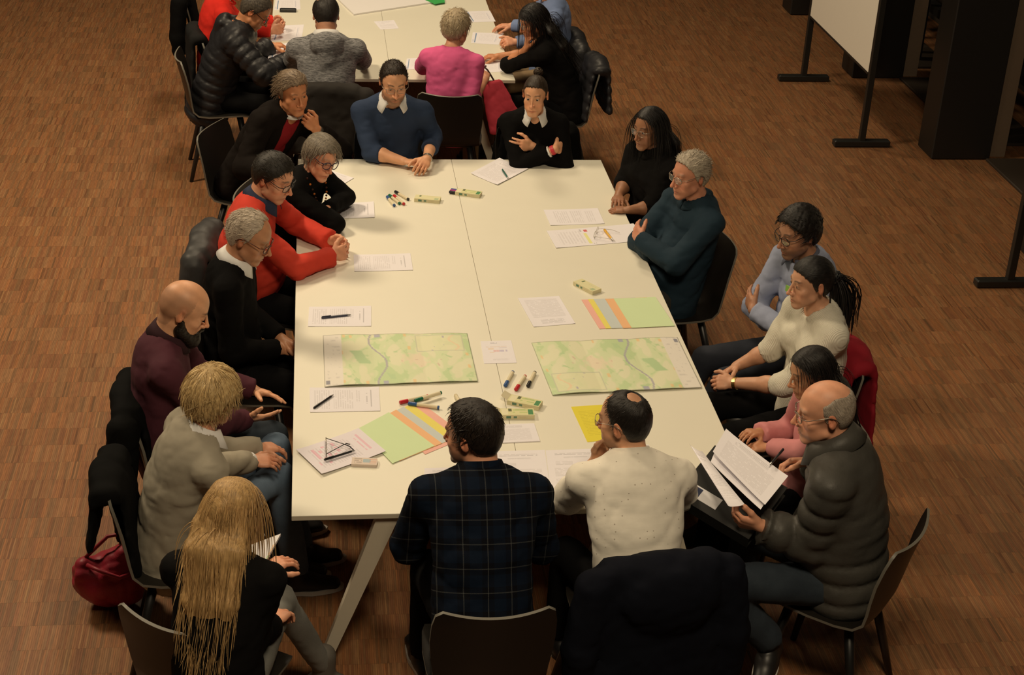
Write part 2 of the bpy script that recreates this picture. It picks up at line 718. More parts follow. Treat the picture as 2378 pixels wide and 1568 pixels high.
def wall_right():
    mb = MB()
    mb.box((6.22, 4.9, 2.0), (0.2, 12.6, 4.0))
    w = mb.build('wall_right', plain('facade_plaster', (0.035, 0.026, 0.018), 0.8))
    tag(w, 'dark facade wall behind the pinboards', 'wall', kind='structure')
    for k in range(6):
        y = 9.72 - 1.98 * k
        if y < 0.5:
            break
        mb = MB()
        mb.box((4.93, y + 0.15, 1.9), (0.46, 0.30, 3.8), bev=0.012)
        tag(mb.build('column', DARKM, w), None, None)
        mb = MB()
        mb.box((5.24, y + 0.10, 1.9), (0.14, 0.05, 3.8))
        mb.build('reveal_strip', REVEAL, w)
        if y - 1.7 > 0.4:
            for q, (dx, dw) in enumerate(((-0.20, 0.16), (-0.42, 0.10), (-0.72, 0.06), (-0.95, 0.12), (-1.25, 0.06), (-1.45, 0.10))):
                mb = MB()
                mb.box((5.50 if q % 2 == 0 else 5.44, y + dx, 1.9), (0.10, dw, 3.8))
                mb.build('mullion', (REVEAL, DARKM)[q % 2], w)
            mb = MB()
            mb.box((5.78, y - 0.85, 2.1), (0.02, 1.65, 3.2))
            mb.build('glass_panel', FDARK, w)
            mb = MB()
            mb.box((5.66, y - 0.85, 0.42), (0.10, 1.65, 0.07))
            mb.build('transom', DARKM, w)
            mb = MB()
            mb.box((5.42, y - 0.85, 0.012), (0.60, 1.66, 0.024), bev=0.006)  # thin dark slab on the floor, its colour standing in for shade
            mb.build('floor_shade_slab', plain('floor_shade_dark', (0.03, 0.021, 0.014), 0.6), w)


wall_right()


# ------------------------------------------------------------------ furniture
LAM = plain('table_laminate', (0.80, 0.775, 0.66), 0.42, noise=0.02, nscale=6, spec=0.4)
EDGE = plain('table_edge', (0.55, 0.50, 0.40), 0.55, noise=0.04)
STEEL = plain('table_leg_paint', (0.62, 0.57, 0.46), 0.45, noise=0.03)


def table(x0, x1, y0, y1, label, group, trestles):
    cx, cy = (x0 + x1) / 2, (y0 + y1) / 2
    e = empty('conference_table', (cx, cy, 0))
    tag(e, label, 'table', group)
    B = V(cx, cy, 0)
    g = 0.0007
    mb = MB()
    mb.box((cx, cy, 0.729), (x1 - x0 - 2 * g, y1 - y0, 0.022), bev=0.0015)
    o = mb.build('tabletop', [LAM, EDGE], e, B, sharp=30)
    o.data.polygons.foreach_set('material_index', np.array([1 if abs(p.normal.z) < 0.5 else 0 for p in o.data.polygons], np.int32))
    for y in trestles:
        for sx in (-1, 1):
            top, bot = V(cx + sx * 0.085, y, 0.716), V(cx + sx * 0.335, y + 0.02, 0.0)
            d = nrm(bot - top)
            a = nrm(np.cross(d, V(0, 1, 0)))
            vs = []
            for p, wd, dp in ((top, 0.042, 0.022), (bot, 0.022, 0.016)):
                for qx, qy in ((-1, -1), (1, -1), (1, 1), (-1, 1)):
                    vs.append(V(p[0] + qx * wd, p[1] + qy * dp, p[2]))
            mb = MB()
            mb.add(vs, [(3, 2, 1, 0), (4, 5, 6, 7), (0, 1, 5, 4), (1, 2, 6, 5), (2, 3, 7, 6), (3, 0, 4, 7)])
            mb.build('leg', STEEL, e, B)
        mb = MB()
        mb.box((cx, y + (0.12 if y < cy - 0.5 else -0.12 if y > cy + 0.5 else 0), 0.706), (0.62, 0.06, 0.022))
        mb.build('cross_rail', STEEL, e, B)
    mb = MB()
    mb.box((cx, cy, 0.690), (0.05, y1 - y0 - 0.5, 0.045))
    mb.build('beam', STEEL, e, B)
    return e


TL = 3.775
table(0.0, 0.9, 0.0, TL, 'cream conference table half on the side of the red sweater man', 'front conference tables', (0.04, 1.9, 3.7))
table(0.9, 1.8, 0.0, TL, 'cream conference table half on the side of the white sweater woman', 'front conference tables', (0.04, 1.9, 3.7))
BY = 5.30
table(-0.21, 0.615, BY, BY + 3.6, 'cream table behind, half with the black puffer jacket man', 'rear conference tables', (BY + 0.05, BY + 3.4))
table(0.615, 1.46, BY, BY + 3.6, 'cream table behind, half with the pink sweater woman', 'rear conference tables', (BY + 0.05, BY + 3.4))

SHELL = plain('chair_shell', (0.013, 0.011, 0.009), 0.45, noise=0.1, spec=0.35)
SHELLE = plain('chair_shell_edge', (0.16, 0.15, 0.125), 0.5)
CLEG = plain('chair_leg_black', (0.010, 0.010, 0.010), 0.4)


def make_chair():
    e = empty('shell_chair')
    pts = [(0.215, 0.425), (0.195, 0.452), (0.14, 0.463), (0.03, 0.457), (-0.08, 0.450), (-0.15, 0.452), (-0.195, 0.480), (-0.215, 0.535), (-0.228, 0.600), (-0.243, 0.680), (-0.262, 0.760), (-0.275, 0.810), (-0.281, 0.828)]
    wid = [0.175, 0.190, 0.205, 0.215, 0.212, 0.205, 0.200, 0.203, 0.212, 0.218, 0.215, 0.205, 0.180]
    wr = [0.0, 0.0, 0.002, 0.006, 0.010, 0.014, 0.022, 0.030, 0.036, 0.040, 0.040, 0.038, 0.036]
    n = 15
    top, bot = [], []
    P = [V(0, a, b) for a, b in pts]
    for k, p in enumerate(P):
        d = nrm(P[min(k + 1, len(P) - 1)] - P[max(k - 1, 0)])
        nn = V(0, d[2], -d[1])           # towards sitter
        if nn[2] < 0 and k < 5:
            nn = -nn
        if k >= 5 and nn[1] < 0:
            nn = -nn
        for i in range(n):
            u = -1 + 2 * i / (n - 1)
            q = p + V(u * wid[k], 0, 0) + nn * wr[k] * u * u
            top.append(q)
            bot.append(q - nn * 0.011)
    m = len(P)
    f, mi = [], []
    for k in range(m - 1):
        for i in range(n - 1):
            a = k * n + i
            f.append((a, a + n, a + n + 1, a + 1))
            f.append((m * n + a, m * n + a + 1, m * n + a + n + 1, m * n + a + n))
            mi += [0, 0]
    ring = [i for i in range(n)] + [k * n + n - 1 for k in range(1, m)] + [(m - 1) * n + i for i in range(n - 2, -1, -1)] + [k * n for k in range(m - 2, 0, -1)]
    for a, b in zip(ring, ring[1:] + ring[:1]):
        f.append((a, b, m * n + b, m * n + a))
        mi.append(1)
    o = mesh_obj('shell', np.array(top + bot), f, [SHELL, SHELLE], e, None, True, sharp=50)
    o.data.polygons.foreach_set('material_index', np.array(mi, np.int32))
    for sx in (-1, 1):
        for y0, y1 in ((0.12, 0.20), (-0.11, -0.22)):
            mb = MB()
            mb.tube([V(sx * 0.13, y0, 0.445), V(sx * 0.175, (y0 * 0.5 + y1 * 0.5), 0.22), V(sx * 0.215, y1, 0.0)], [0.020, 0.018, 0.013], 10)
            mb.build('leg', CLEG, e, smooth=True)
    mb = MB()
    mb.box((0, 0.0, 0.436), (0.27, 0.27, 0.014), bev=0.004)
    mb.build('seat_frame', CLEG, e)
    return e


_chair = None


def chair(loc, yaw, label, group='black shell chairs around the tables'):
    global _chair
    if _chair is None:
        _chair = make_chair()
        c = _chair
    else:
        c = copy_tree(_chair)
    c.location = (loc[0], loc[1], 0)
    c.rotation_euler = (0, 0, math.radians(yaw - 90))
    tag(c, label, 'chair', group)
    return c


def chair_for(key, label, dx=0.0, dyaw=0.0):
    p = PEOPLE[key]
    a = p['yaw'] + dyaw
    c = p['P'] + dirv(a) * (0.08 + dx)
    p['chair'] = (c, a)
    return chair(c, a, label)


# pinboards
def pinboard(x, ya, yb, label, zb=0.575, ht=1.45):
    e = empty('pinboard', (x, (ya + yb) / 2, 0))
    B = V(x, (ya + yb) / 2, 0)
    tag(e, label, 'pinboard', 'white pinboards along the dark facade')
    bl = plain('pinboard_black', (0.012, 0.012, 0.011), 0.45)
    mb = MB()
    mb.box((x - 0.01, (ya + yb) / 2, zb + ht / 2), (0.022, yb - ya - 0.06, ht), bev=0.003)
    mb.build('board', plain('pinboard_white', (0.78, 0.74, 0.66), 0.6, noise=0.03), e, B)
    mb = MB()
    mb.box((x - 0.01, (ya + yb) / 2, zb - 0.008), (0.026, yb - ya - 0.06, 0.014))
    mb.build('rail', bl, e, B)
    for y in (ya, yb):
        mb = MB()
        mb.box((x, y, 1.05), (0.045, 0.045, 2.05), bev=0.004)
        mb.build('post', bl, e, B)
        mb = MB()
        mb.box((x, y, 0.028), (0.44, 0.07, 0.050), bev=0.008)
        mb.build('foot', bl, e, B)
    return e


pinboard(4.245, 6.05, 7.66, 'white pinboard on two black T-feet, nearer the rear table')
pinboard(4.40, 1.95, 3.53, 'white pinboard cut by the picture edge, one black foot showing')
# ------------------------------------------------------------------ people
def dirv(deg):
    return V(math.cos(math.radians(deg)), math.sin(math.radians(deg)), 0)


def right_of(f):
    return V(f[1], -f[0], 0)


def head_frame(yaw, pitch, roll):
    f = dirv(yaw)
    x = right_of(f)
    p, r = math.radians(pitch), math.radians(roll)
    y = f * math.cos(p) + V(0, 0, 1) * math.sin(p)
    z = np.cross(x, y)
    x2 = x * math.cos(r) - z * math.sin(r)
    z2 = z * math.cos(r) + x * math.sin(r)
    return np.stack([x2, y, z2])


def axes_for(lo, hi, fine, hf, hc):
    out = []
    for i in range(3):
        rs = sorted((a[i], b[i]) for a, b in fine)
        x, A = lo[i], []
        while x < hi[i]:
            A.append(x)
            inside = any(a - hf <= x <= b for a, b in rs)
            if inside:
                x += hf
            else:
                nx = [a for a, b in rs if a > x]
                x = min(x + hc, max(min(nx), x + hf)) if nx else x + hc
        A.append(x)
        out.append(np.array(A))
    return out


def ik(S, W, a, b, hint):
    c = W - S
    L = np.linalg.norm(c)
    if L > (a + b) * 0.985:
        W = S + c / L * (a + b) * 0.985
        c = W - S
        L = np.linalg.norm(c)
    if L < abs(a - b) + 0.06:
        W = S + c / L * (abs(a - b) + 0.06)
        c = W - S
        L = np.linalg.norm(c)
    d = c / L
    m = (a * a - b * b + L * L) / (2 * L)
    h = math.sqrt(max(a * a - m * m, 1e-6))
    hint = nrm(hint)
    q = hint - d * (hint @ d)
    if np.linalg.norm(q) < 1e-3:
        q = V(0, 0, -1) - d * d[2] * -1
    return S + d * m + nrm(q) * h, W


FING = [(0.028, 0.070, 0.0088), (0.0095, 0.078, 0.0090), (-0.0100, 0.073, 0.0086), (-0.0270, 0.057, 0.0078)]


def hand_prims(F, W, d, n, side, curl, s, spread=0.10, thumb=(0.75, 0.75, 0.25), tcurl=0.35):
    """side +1 right, -1 left"""
    d, n = nrm(d), np.asarray(n, float)
    n = nrm(n - d * (n @ d))
    t = np.cross(d, n) * side
    pal0, pal1 = W + d * 0.016 * s, W + d * 0.072 * s
    F.ecap(pal0, pal1, (0.028 * s, 0.017 * s), (0.040 * s, 0.0135 * s), t, k=0.014)
    F.ell(W + d * 0.035 * s + t * 0.022 * s + n * 0.008 * s, (0.018 * s, 0.026 * s, 0.014 * s), np.stack([t, d, n]), k=0.010)
    curls = curl if isinstance(curl, (list, tuple)) else [curl] * 4
    for (o, ln, r), c in zip(FING, curls):
        p = W + d * (0.083 - abs(o - 0.009) * 0.28) * s + t * o * s
        base = W + d * 0.045 * s + t * o * 0.9 * s
        F.cap(base, p, 0.0115 * s, r * 1.05 * s, k=0.008, pad=0.014)
        dd = nrm(d + t * (o - 0.0005) / 0.028 * spread)
        ang = 0
        for q, (fr, g) in enumerate(((0.46, 0.9), (0.30, 1.15), (0.24, 0.75))):
            ang += c * g
            dq = dd * math.cos(ang) + n * math.sin(ang)
            e = p + dq * ln * fr * s
            F.cap(p, e, r * (1.0 - 0.11 * q) * s, r * (0.89 - 0.11 * q) * s, k=0.0035, pad=0.012)
            p = e
    p = W + d * 0.026 * s + t * 0.024 * s + n * 0.006 * s
    dt = nrm(d * thumb[0] + t * thumb[1] + n * thumb[2])
    bend = nrm(d * 0.9 - t * 0.25 + n * 0.5)
    for q, (ln, r0, r1) in enumerate(((0.040, 0.0140, 0.0115), (0.032, 0.0112, 0.0100), (0.026, 0.0100, 0.0078))):
        dq = nrm(dt * (1 - tcurl * q) + bend * tcurl * q)
        e = p + dq * ln * s
        F.cap(p, e, r0 * s, r1 * s, k=0.006, pad=0.012)
        p = e


def head_prims(F, H, HR, s, f):
    """f: face parameters"""
    wd, ln, jaw, nose, chin = f.get('w', 1), f.get('l', 1), f.get('jaw', 1), f.get('nose', 1), f.get('chin', 1)
    ck = f.get('cheek', 1)

    def T(x, y, z):
        return H + (np.array([x * wd, y * ln, z]) * s) @ HR

    def E(c, r, k, mode='add', R=None):
        rr = np.array(r) * s * np.array([wd, ln, 1])
        F.ell(T(*c), rr, HR if R is None else R, k * s, mode)

    def C(a, b, ra, rb, k, mode='add'):
        F.cap(T(*a), T(*b), ra * s, rb * s, k * s, mode)
    E((0, -0.006, 0.043), (0.0745, 0.0965, 0.086), 0.0)
    E((0, -0.035, 0.015), (0.066, 0.062, 0.07), 0.02)
    E((0, 0.030, -0.028), (0.0575 * (0.5 + 0.5 * jaw), 0.060, 0.076), 0.025)
    for x in (-1, 1):
        C((x * 0.050 * jaw, 0.012, -0.052), (x * 0.020, 0.074, -0.090), 0.017, 0.015, 0.018)
        E((x * 0.043, 0.058, -0.016), (0.022 * ck, 0.020, 0.022), 0.016)
        E((x * 0.040, 0.050, -0.050), (0.020 * ck, 0.026, 0.026), 0.016)
    E((0, 0.077, -0.094), (0.021, 0.017 * chin, 0.017 * chin), 0.014)
    # brow, eye sockets
    C((-0.036, 0.078, 0.036), (0.036, 0.078, 0.036), 0.011, 0.011, 0.012)
    for x in (-1, 1):
        E((x * 0.031, 0.101, 0.016), (0.017, 0.018, 0.0125), 0.010, 'sub')
        E((x * 0.0305, 0.0765, 0.016), (0.0145, 0.0138, 0.0128), 0.002)
        E((x * 0.0305, 0.0920, 0.0150), (0.0116, 0.009, 0.0022), 0.002, 'sub')
    # nose
    C((0, 0.089, 0.026), (0, 0.107 + 0.008 * nose, -0.022), 0.0058, 0.0085 * nose, 0.007)
    E((0, 0.107 + 0.009 * nose, -0.0250), (0.0105, 0.0098, 0.0088), 0.006)
    for x in (-1, 1):
        E((x * 0.0135 * nose, 0.1005, -0.0280), (0.0078, 0.0105, 0.0078), 0.005)
    # mouth
    E((0, 0.076, -0.056), (0.034, 0.022, 0.026), 0.016)
    for x in (-1, 1):
        C((0, 0.0972, -0.0562), (x * 0.0265, 0.0845, -0.0598), 0.0042, 0.0036, 0.004)
        C((0, 0.0962, -0.0672), (x * 0.0240, 0.0845, -0.0638), 0.0050, 0.0038, 0.004)
    E((0, 0.1035, -0.0612), (0.028, 0.011, 0.0016), 0.003, 'sub')
    # ears
    for x in (-1, 1):
        ax = np.stack([nrm(HR[0] * x * 0.93 - HR[1] * 0.36), nrm(HR[1] * 0.93 + HR[0] * x * 0.36), HR[2]])
        ax[2] = nrm(ax[2] - HR[1] * 0.22)
        F.ell(T(x * 0.0765 / wd, -0.012, 0.008), np.array([0.0075, 0.0175, 0.031]) * s, ax, 0.005 * s)
        F.ell(T(x * 0.0835 / wd, -0.006, 0.012), np.array([0.0055, 0.0090, 0.0170]) * s, ax, 0.004 * s, 'sub')


def head_colors(L, skin, f, C):
    """L: head-local coordinates (unscaled); C: colours to edit"""
    x, y, z = np.abs(L[:, 0]) / f.get('w', 1), L[:, 1] / f.get('l', 1), L[:, 2]
    front = sstep(0.03, 0.06, y)

    def blend(m, col):
        m = np.clip(m, 0, 1)[:, None]
        C[:] = C * (1 - m) + np.array(col) * m
    red = skin * np.array([1.02, 0.72, 0.66])
    blend(0.55 * np.exp(-((x - 0.042) ** 2 + (z + 0.028) ** 2) / 0.018 ** 2) * front, red)
    blend(0.5 * np.exp(-(x ** 2 + (z + 0.024) ** 2) / 0.016 ** 2) * sstep(0.095, 0.11, y), red)
    blend(0.6 * sstep(0.071, 0.078, x) * (np.abs(z - 0.008) < 0.05) * (np.abs(y + 0.012) < 0.035), skin * np.array([1.0, 0.66, 0.58]))
    lip = np.exp(-(((z + 0.0615) / 0.0082) ** 2 + (x / 0.027) ** 2) ** 2)
    blend(f.get('lip', 0.6) * lip * sstep(0.075, 0.083, y), skin * np.array([0.85, 0.46, 0.44]))
    blend(0.75 * np.exp(-(((z + 0.0612) / 0.0022) ** 2 + (x / 0.029) ** 4)) * sstep(0.072, 0.077, y), skin * 0.22)
    st = f.get('stubble', 0)
    if st:
        m = sstep(-0.028, -0.050, z + 0.25 * (0.05 - np.minimum(x, 0.05)) * (y < 0.09)) * sstep(-0.012, 0.012, y) * (1 - 0.8 * lip)
        m = np.maximum(m, sstep(0.0, -0.02, z) * np.exp(-((y - 0.012) / 0.016) ** 2) * sstep(0.045, 0.055, x))
        m *= sstep(-0.150, -0.115, z)
        cc = np.exp(-((x / 0.022) ** 2 + ((z + 0.046) / 0.006) ** 2)) * sstep(0.08, 0.09, y)
        blend(st * np.maximum(m, cc), f.get('hair', (0.03, 0.02, 0.015)))
    # brows
    bz = 0.0370 + 0.006 * np.sin(np.clip((x - 0.012) / 0.035, 0, 1) * 2.4) - 0.10 * np.clip(x - 0.038, 0, 1)
    br = np.exp(-((z - bz) / 0.0042) ** 4) * sstep(0.010, 0.015, x) * (1 - sstep(0.044, 0.052, x)) * sstep(0.055, 0.065, y)
    blend(f.get('brow', 0.8) * br, f.get('browc', f.get('hair', (0.03, 0.02, 0.015))))
    # lashes and lid crease
    la = np.exp(-((z - 0.0200) / 0.0026) ** 2 - ((x - 0.0305) / 0.0145) ** 4) * sstep(0.075, 0.082, y)
    blend(f.get('lash', 0.75) * la, skin * 0.12)
    lc = np.exp(-((z - 0.0090) / 0.003) ** 2 - ((x - 0.0305) / 0.014) ** 4) * sstep(0.075, 0.082, y)
    blend(0.35 * lc, skin * np.array([0.7, 0.5, 0.45]))
    for (tc, tr_, ts) in f.get('thin', []):
        blend(ts * np.exp(-(np.linalg.norm(L - np.array(tc), axis=1) / tr_) ** 4), np.array(f.get('hair')) * 0.5 + skin * 0.18)
    bs = f.get('scalp', 0)
    if bs:
        m = hairline(L / np.array([f.get('w', 1), f.get('l', 1), 1]), f.get('line', {})) > 0
        az = sstep(0.10, 0.06, z) * m
        blend(bs * az, f.get('hair', (0.05, 0.045, 0.04)))


def hairline(L, h):
    """> 0 where scalp hair grows (head-local, unscaled)"""
    az = np.arctan2(np.abs(L[:, 0]), L[:, 1] + 0.01)
    hf, tp, sb, nb = h.get('front', 0.088), h.get('temple', 0.062), h.get('side', -0.012), h.get('nape', -0.075)
    zl = np.interp(az, [0, 0.45, 0.80, 1.05, 1.25, 1.42, 1.62, 1.85, 2.2, 3.14],
                   [hf, hf - 0.004, tp, tp - 0.018, sb + 0.018, sb, 0.030, 0.0, (nb - 0.03) * 0.6, nb])
    m = L[:, 2] - zl
    for (c, r) in h.get('bald', []):
        m = np.minimum(m, np.linalg.norm(L - np.array(c), axis=1) - r)
    return m


def make_hair(H, HR, s, f, hs, parent, base, blockers=()):
    rg = np.random.default_rng(hs.get('seed', 3))
    line = hs.get('line', {})
    wd, ln = f.get('w', 1), f.get('l', 1)
    t = hs.get('t', 0.008)
    c0, r0 = np.array([0, -0.006, 0.043]), np.array([0.0745, 0.0965, 0.086])
    col = np.array(hs['col'])
    col2 = np.array(hs.get('col2', col * 0.6))
    VV, FF, CC, LL = [], [], [], []
    off = 0
    fl_ = hs.get('flow', 'crown')

    def streak(q):
        if fl_ in ('crown', 'tie'):
            a_ = nrm(np.array(hs['tie'] if fl_ == 'tie' else hs.get('crown', (0.01, -0.065, 0.115))) - c0)
            b_ = nrm(np.cross(a_, V(1, 0.1, 0)))
            c_ = np.cross(a_, b_)
            w_ = q - c0
            x_, y_, z_ = w_ @ b_, w_ @ c_, w_ @ a_
            h_ = np.sqrt(x_ ** 2 + y_ ** 2) + 1e-6
            return np.stack([x_ / h_ * 26, y_ / h_ * 26, np.arctan2(h_, z_) * 2.5], -1)
        if fl_ == 'part':
            return q * np.array([35, 380, 35])
        f_ = nrm(fl_)
        return q * 360 - f_ * ((q @ f_) * 330)[:, None]
    if hs.get('cap', True):
        F = Field.box(V(-0.125, -0.15, -0.12), V(0.125, 0.14, 0.185), hs.get('h', 0.0058))
        tt = np.array(hs.get('tt', (t, t, t)))
        F.ell(c0, r0 + tt, None)
        F.ell((0, -0.035, 0.010), np.array([0.067, 0.062, 0.072]) + tt * 0.8, None, 0.02)
        for (c, r) in hs.get('puffs', []):
            F.ell(c, r, None, 0.03)
        X = np.stack(np.meshgrid(*F.ax, indexing='ij'), -1).reshape(-1, 3).astype(float)
        m = hairline(X, line).reshape(F.D.shape) + hs.get('edge', 0.003) * np.sin(X[:, 0] * 310 + 2 * np.sin(X[:, 2] * 190)).reshape(F.D.shape)
        d, q = F.D, -m * 0.8
        k = 0.012
        hh = np.clip(0.5 - 0.5 * (q - d) / k, 0, 1)
        F.D = (q + (d - q) * hh + k * hh * (1 - hh)).astype(np.float32)
        amp = hs.get('tex', 0.0022)
        I = np.abs(F.D) < 0.02
        XI = X.reshape(*F.D.shape, 3)[I]
        rr = np.random.default_rng(5)
        F.D[I] += (amp * fold_noise(XI * np.array(hs.get('squash', (1.0, 0.35, 0.5))), hs.get('texs', 0.016), rr, 2)).astype(np.float32)
        v, q = F.mesh()
        v = v * np.array([wd, ln, 1])
        n1 = fold_noise(v * np.array(hs.get('squash', (1.0, 0.35, 0.5))), 0.014, rr, 2)
        mixf = np.clip(0.45 + 0.5 * n1, 0, 1)[:, None]
        VV.append(v)
        FF.append(q)
        LL.append(streak(v))
        CC.append(col2 * (1 - mixf) + col * mixf)
        off += len(v)
    N = int(hs.get('n', 500) * 0.56)
    if N:
        L_, T = hs.get('len', 0.035), hs.get('steps', 5)
        i = np.arange(N * 3) + 0.5
        ph = np.arccos(1 - 2 * i / (N * 3))
        th = np.pi * (1 + 5 ** 0.5) * i
        u = np.stack([np.cos(th) * np.sin(ph), np.sin(th) * np.sin(ph), np.cos(ph)], -1)
        P = c0 + u * (r0 + t * 0.5)
        low = P[:, 2] < 0.0
        P[low, 1] *= 0.95
        P = P[hairline(P, line) > 0.003]
        rg.shuffle(P)
        P = P[:N]
        flow = hs.get('flow', 'crown')
        nrmal = (P - c0) / r0 ** 2
        nrmal /= np.linalg.norm(nrmal, axis=1, keepdims=True)
        if flow == 'crown':
            d = P - np.array(hs.get('crown', (0.01, -0.065, 0.115)))
        elif flow == 'part':
            px = hs.get('part', 0.0)
            d = np.stack([np.sign(P[:, 0] - px) * hs.get('fx', 0.8), np.full(len(P), hs.get('fy', -0.15)), np.full(len(P), -0.6)], -1)
        elif flow == 'tie':
            d = np.array(hs['tie']) - P
        else:
            d = np.tile(np.array(flow, float), (len(P), 1))
        d = d / (np.linalg.norm(d, axis=1, keepdims=True) + 1e-9) + rg.normal(size=P.shape) * hs.get('mess', 0.25)
        d -= nrmal * np.sum(d * nrmal, 1, keepdims=True)
        d /= np.linalg.norm(d, axis=1, keepdims=True) + 1e-9
        d += nrmal * hs.get('lift', 0.15)
        up = HR @ V(0, 0, -1)          # gravity in head space
        g = hs.get('grav', 0.15)
        pts = [P.copy()]
        lens = L_ * rg.uniform(0.7, 1.15, len(P))
        if 'lenf' in hs:
            lens = lens * hs['lenf'](P)
        wob = rg.normal(size=(len(P), 3)) * hs.get('wave', 0.0)
        blk = [(HR @ (np.asarray(c) - H) / s, np.asarray(r) / s, (RR @ HR.T if RR is not None else HR.T)) for c, r, RR in blockers]
        minr = r0 + t * hs.get('float', 0.9)
        for stp in range(T):
            if flow == 'tie':
                d = np.array(hs['tie']) - P
            P = P + d * (lens / T)[:, None]
            q = (P - c0) / minr
            rr = np.linalg.norm(q, axis=1)
            ins = rr < 1
            P[ins] = c0 + (q[ins] / rr[ins][:, None]) * minr
            for bc, br, bR in blk:
                q = ((P - bc) @ bR.T) / br
                rr = np.linalg.norm(q, axis=1)
                ins = rr < 1
                if ins.any():
                    P[ins] = bc + ((q[ins] / rr[ins][:, None]) * br) @ bR
            d = d + up * g + wob * math.sin(stp * 1.9)
            d /= np.linalg.norm(d, axis=1, keepdims=True) + 1e-9
            pts.append(P.copy())
        P = np.stack(pts, 1) * np.array([wd, ln, 1])
        r = hs.get('r', 0.0028) * 0.62
        tp = np.linspace(1, 0, T + 1)
        prof = np.interp(tp, [0, 0.15, 0.6, 1], [0.15, 0.6, 1.0, 0.7])
        rad = r * prof[None] * rg.uniform(0.6, 1.2, len(P))[:, None]
        mf = rg.uniform(0, 1, len(P))[:, None] ** hs.get('cpow', 1.0)
        cc = col2 * (1 - mf) + col * mf
        v, q, c = tubes_mesh(P, rad, 3, cc)
        VV.append(v)
        LL.append(np.stack([np.repeat(rg.uniform(0, 900, P.shape[0]), P.shape[1] * 3), np.zeros(len(v)), np.zeros(len(v))], -1))
        FF.append(q + off)
        CC.append(c)
        off += len(v)
    for ex in hs.get('extra', []):      # tail / bun: strands in head space
        P, rad, cc = ex(rg, HR)
        v, q, c = tubes_mesh(P, rad, 3, cc)
        VV.append(v)
        LL.append(np.stack([np.repeat(rg.uniform(0, 900, P.shape[0]), P.shape[1] * 3), np.zeros(len(v)), np.zeros(len(v))], -1))
        FF.append(q + off)
        CC.append(c)
        off += len(v)
    v = np.concatenate(VV) * s
    v = H + v @ HR
    if hs.get('sheet'):
        sh_ = hs['sheet']
        pts_ = [np.asarray(p, float) for p in sh_['pts']]
        Fs = Field.box(np.minimum.reduce(pts_) - 0.2, np.maximum.reduce(pts_) + 0.2, 0.007)
        for a_, b_, ra_, rb_ in zip(pts_[:-1], pts_[1:], sh_['r'][:-1], sh_['r'][1:]):
            Fs.ecap(a_, b_, ra_, rb_, sh_['lat'], k=0.035)
        I_ = np.nonzero(np.abs(Fs.D) < 0.03)
        X_ = np.stack([Fs.ax[q_][I_[q_]] for q_ in range(3)], -1)
        Fs.D[I_] += (0.003 * fold_noise(X_ * np.array([1.0, 1.0, 0.10]), 0.035, np.random.default_rng(8), 2)).astype(np.float32)
        vs_, qs_ = Fs.mesh()
        nn_ = np.clip(0.45 + 0.5 * fold_noise(vs_ * np.array([1.0, 1.0, 0.10]), 0.018, np.random.default_rng(9), 2), 0, 1)[:, None]
        FF.append(qs_ + len(v))
        lt_ = np.asarray(sh_['lat'])
        LL.append(np.stack([(vs_ @ lt_) * 420, (vs_ @ np.asarray(sh_['out'])) * 90, vs_[:, 2] * 10], -1))
        CC.append(col2 * (1 - nn_) + col * nn_)
        v = np.concatenate([v, vs_])
        ns_ = sh_.get('n', 450)
        st_ = vs_[rg.integers(0, len(vs_), ns_)]
        dn_ = nrm(pts_[-1] - pts_[1])
        T_ = 6
        ln_ = rg.uniform(0.08, 0.20, ns_)
        PP_ = st_[:, None] + dn_[None, None] * (np.linspace(0, 1, T_ + 1)[None, :, None] * ln_[:, None, None]) + (rg.normal(size=(ns_, 1, 3)) * 0.012) * np.linspace(0, 1, T_ + 1)[None, :, None] ** 1.5
        PP_ += np.asarray(sh_['out'])[None, None] * 0.004
        rr_ = 0.58 * hs.get('r', 0.0028) * np.interp(np.linspace(0, 1, T_ + 1), [0, 0.3, 0.8, 1], [0.3, 1, 0.8, 0.15])[None] * rg.uniform(0.6, 1.2, ns_)[:, None]
        mf_ = rg.uniform(0, 1, ns_)[:, None]
        v2_, q2_, c2_ = tubes_mesh(PP_, rr_, 3, col2 * (1 - mf_) + col * mf_)
        FF.append(q2_ + len(v))
        LL.append(np.stack([np.repeat(rg.uniform(0, 900, ns_), (T_ + 1) * 3), np.zeros(len(v2_)), np.zeros(len(v2_))], -1))
        CC.append(c2_)
        v = np.concatenate([v, v2_])
    o = mesh_obj('hair', v, np.concatenate(FF), hair_mat(), parent, base, cols=np.concatenate(CC), vec=np.concatenate(LL))
    o['kind'] = 'stuff'
    return o


def tail(start, n, ln, r0, rad, col, col2, d0=(0, -0.4, -0.3), grav=0.35, seed=1, taper=0.4):
    def f(rg, HR):
        q = rg.normal(size=(n, 3)) * r0 * 0.5
        P = np.array(start) + q * 0.4
        d = np.tile(nrm(d0), (n, 1)) + q / r0 * 0.25
        g = HR @ V(0, 0, -1)
        T = 9
        pts = [P.copy()]
        L = ln * rg.uniform(0.75, 1.05, n)
        for k in range(T):
            d = d + g * grav
            d /= np.linalg.norm(d, axis=1, keepdims=True)
            P = P + d * (L / T)[:, None]
            w = math.sin(min(1, (k + 1) / T * 1.3) * math.pi * 0.8)
            pts.append(P + q * w)
        P = np.stack(pts, 1)
        rr = rad * np.interp(np.linspace(0, 1, T + 1), [0, 0.5, 1], [0.8, 1, taper])[None] * rg.uniform(0.7, 1.2, n)[:, None]
        mf = rg.uniform(0, 1, n)[:, None]
        return P, rr, np.array(col2) * (1 - mf) + np.array(col) * mf
    return f


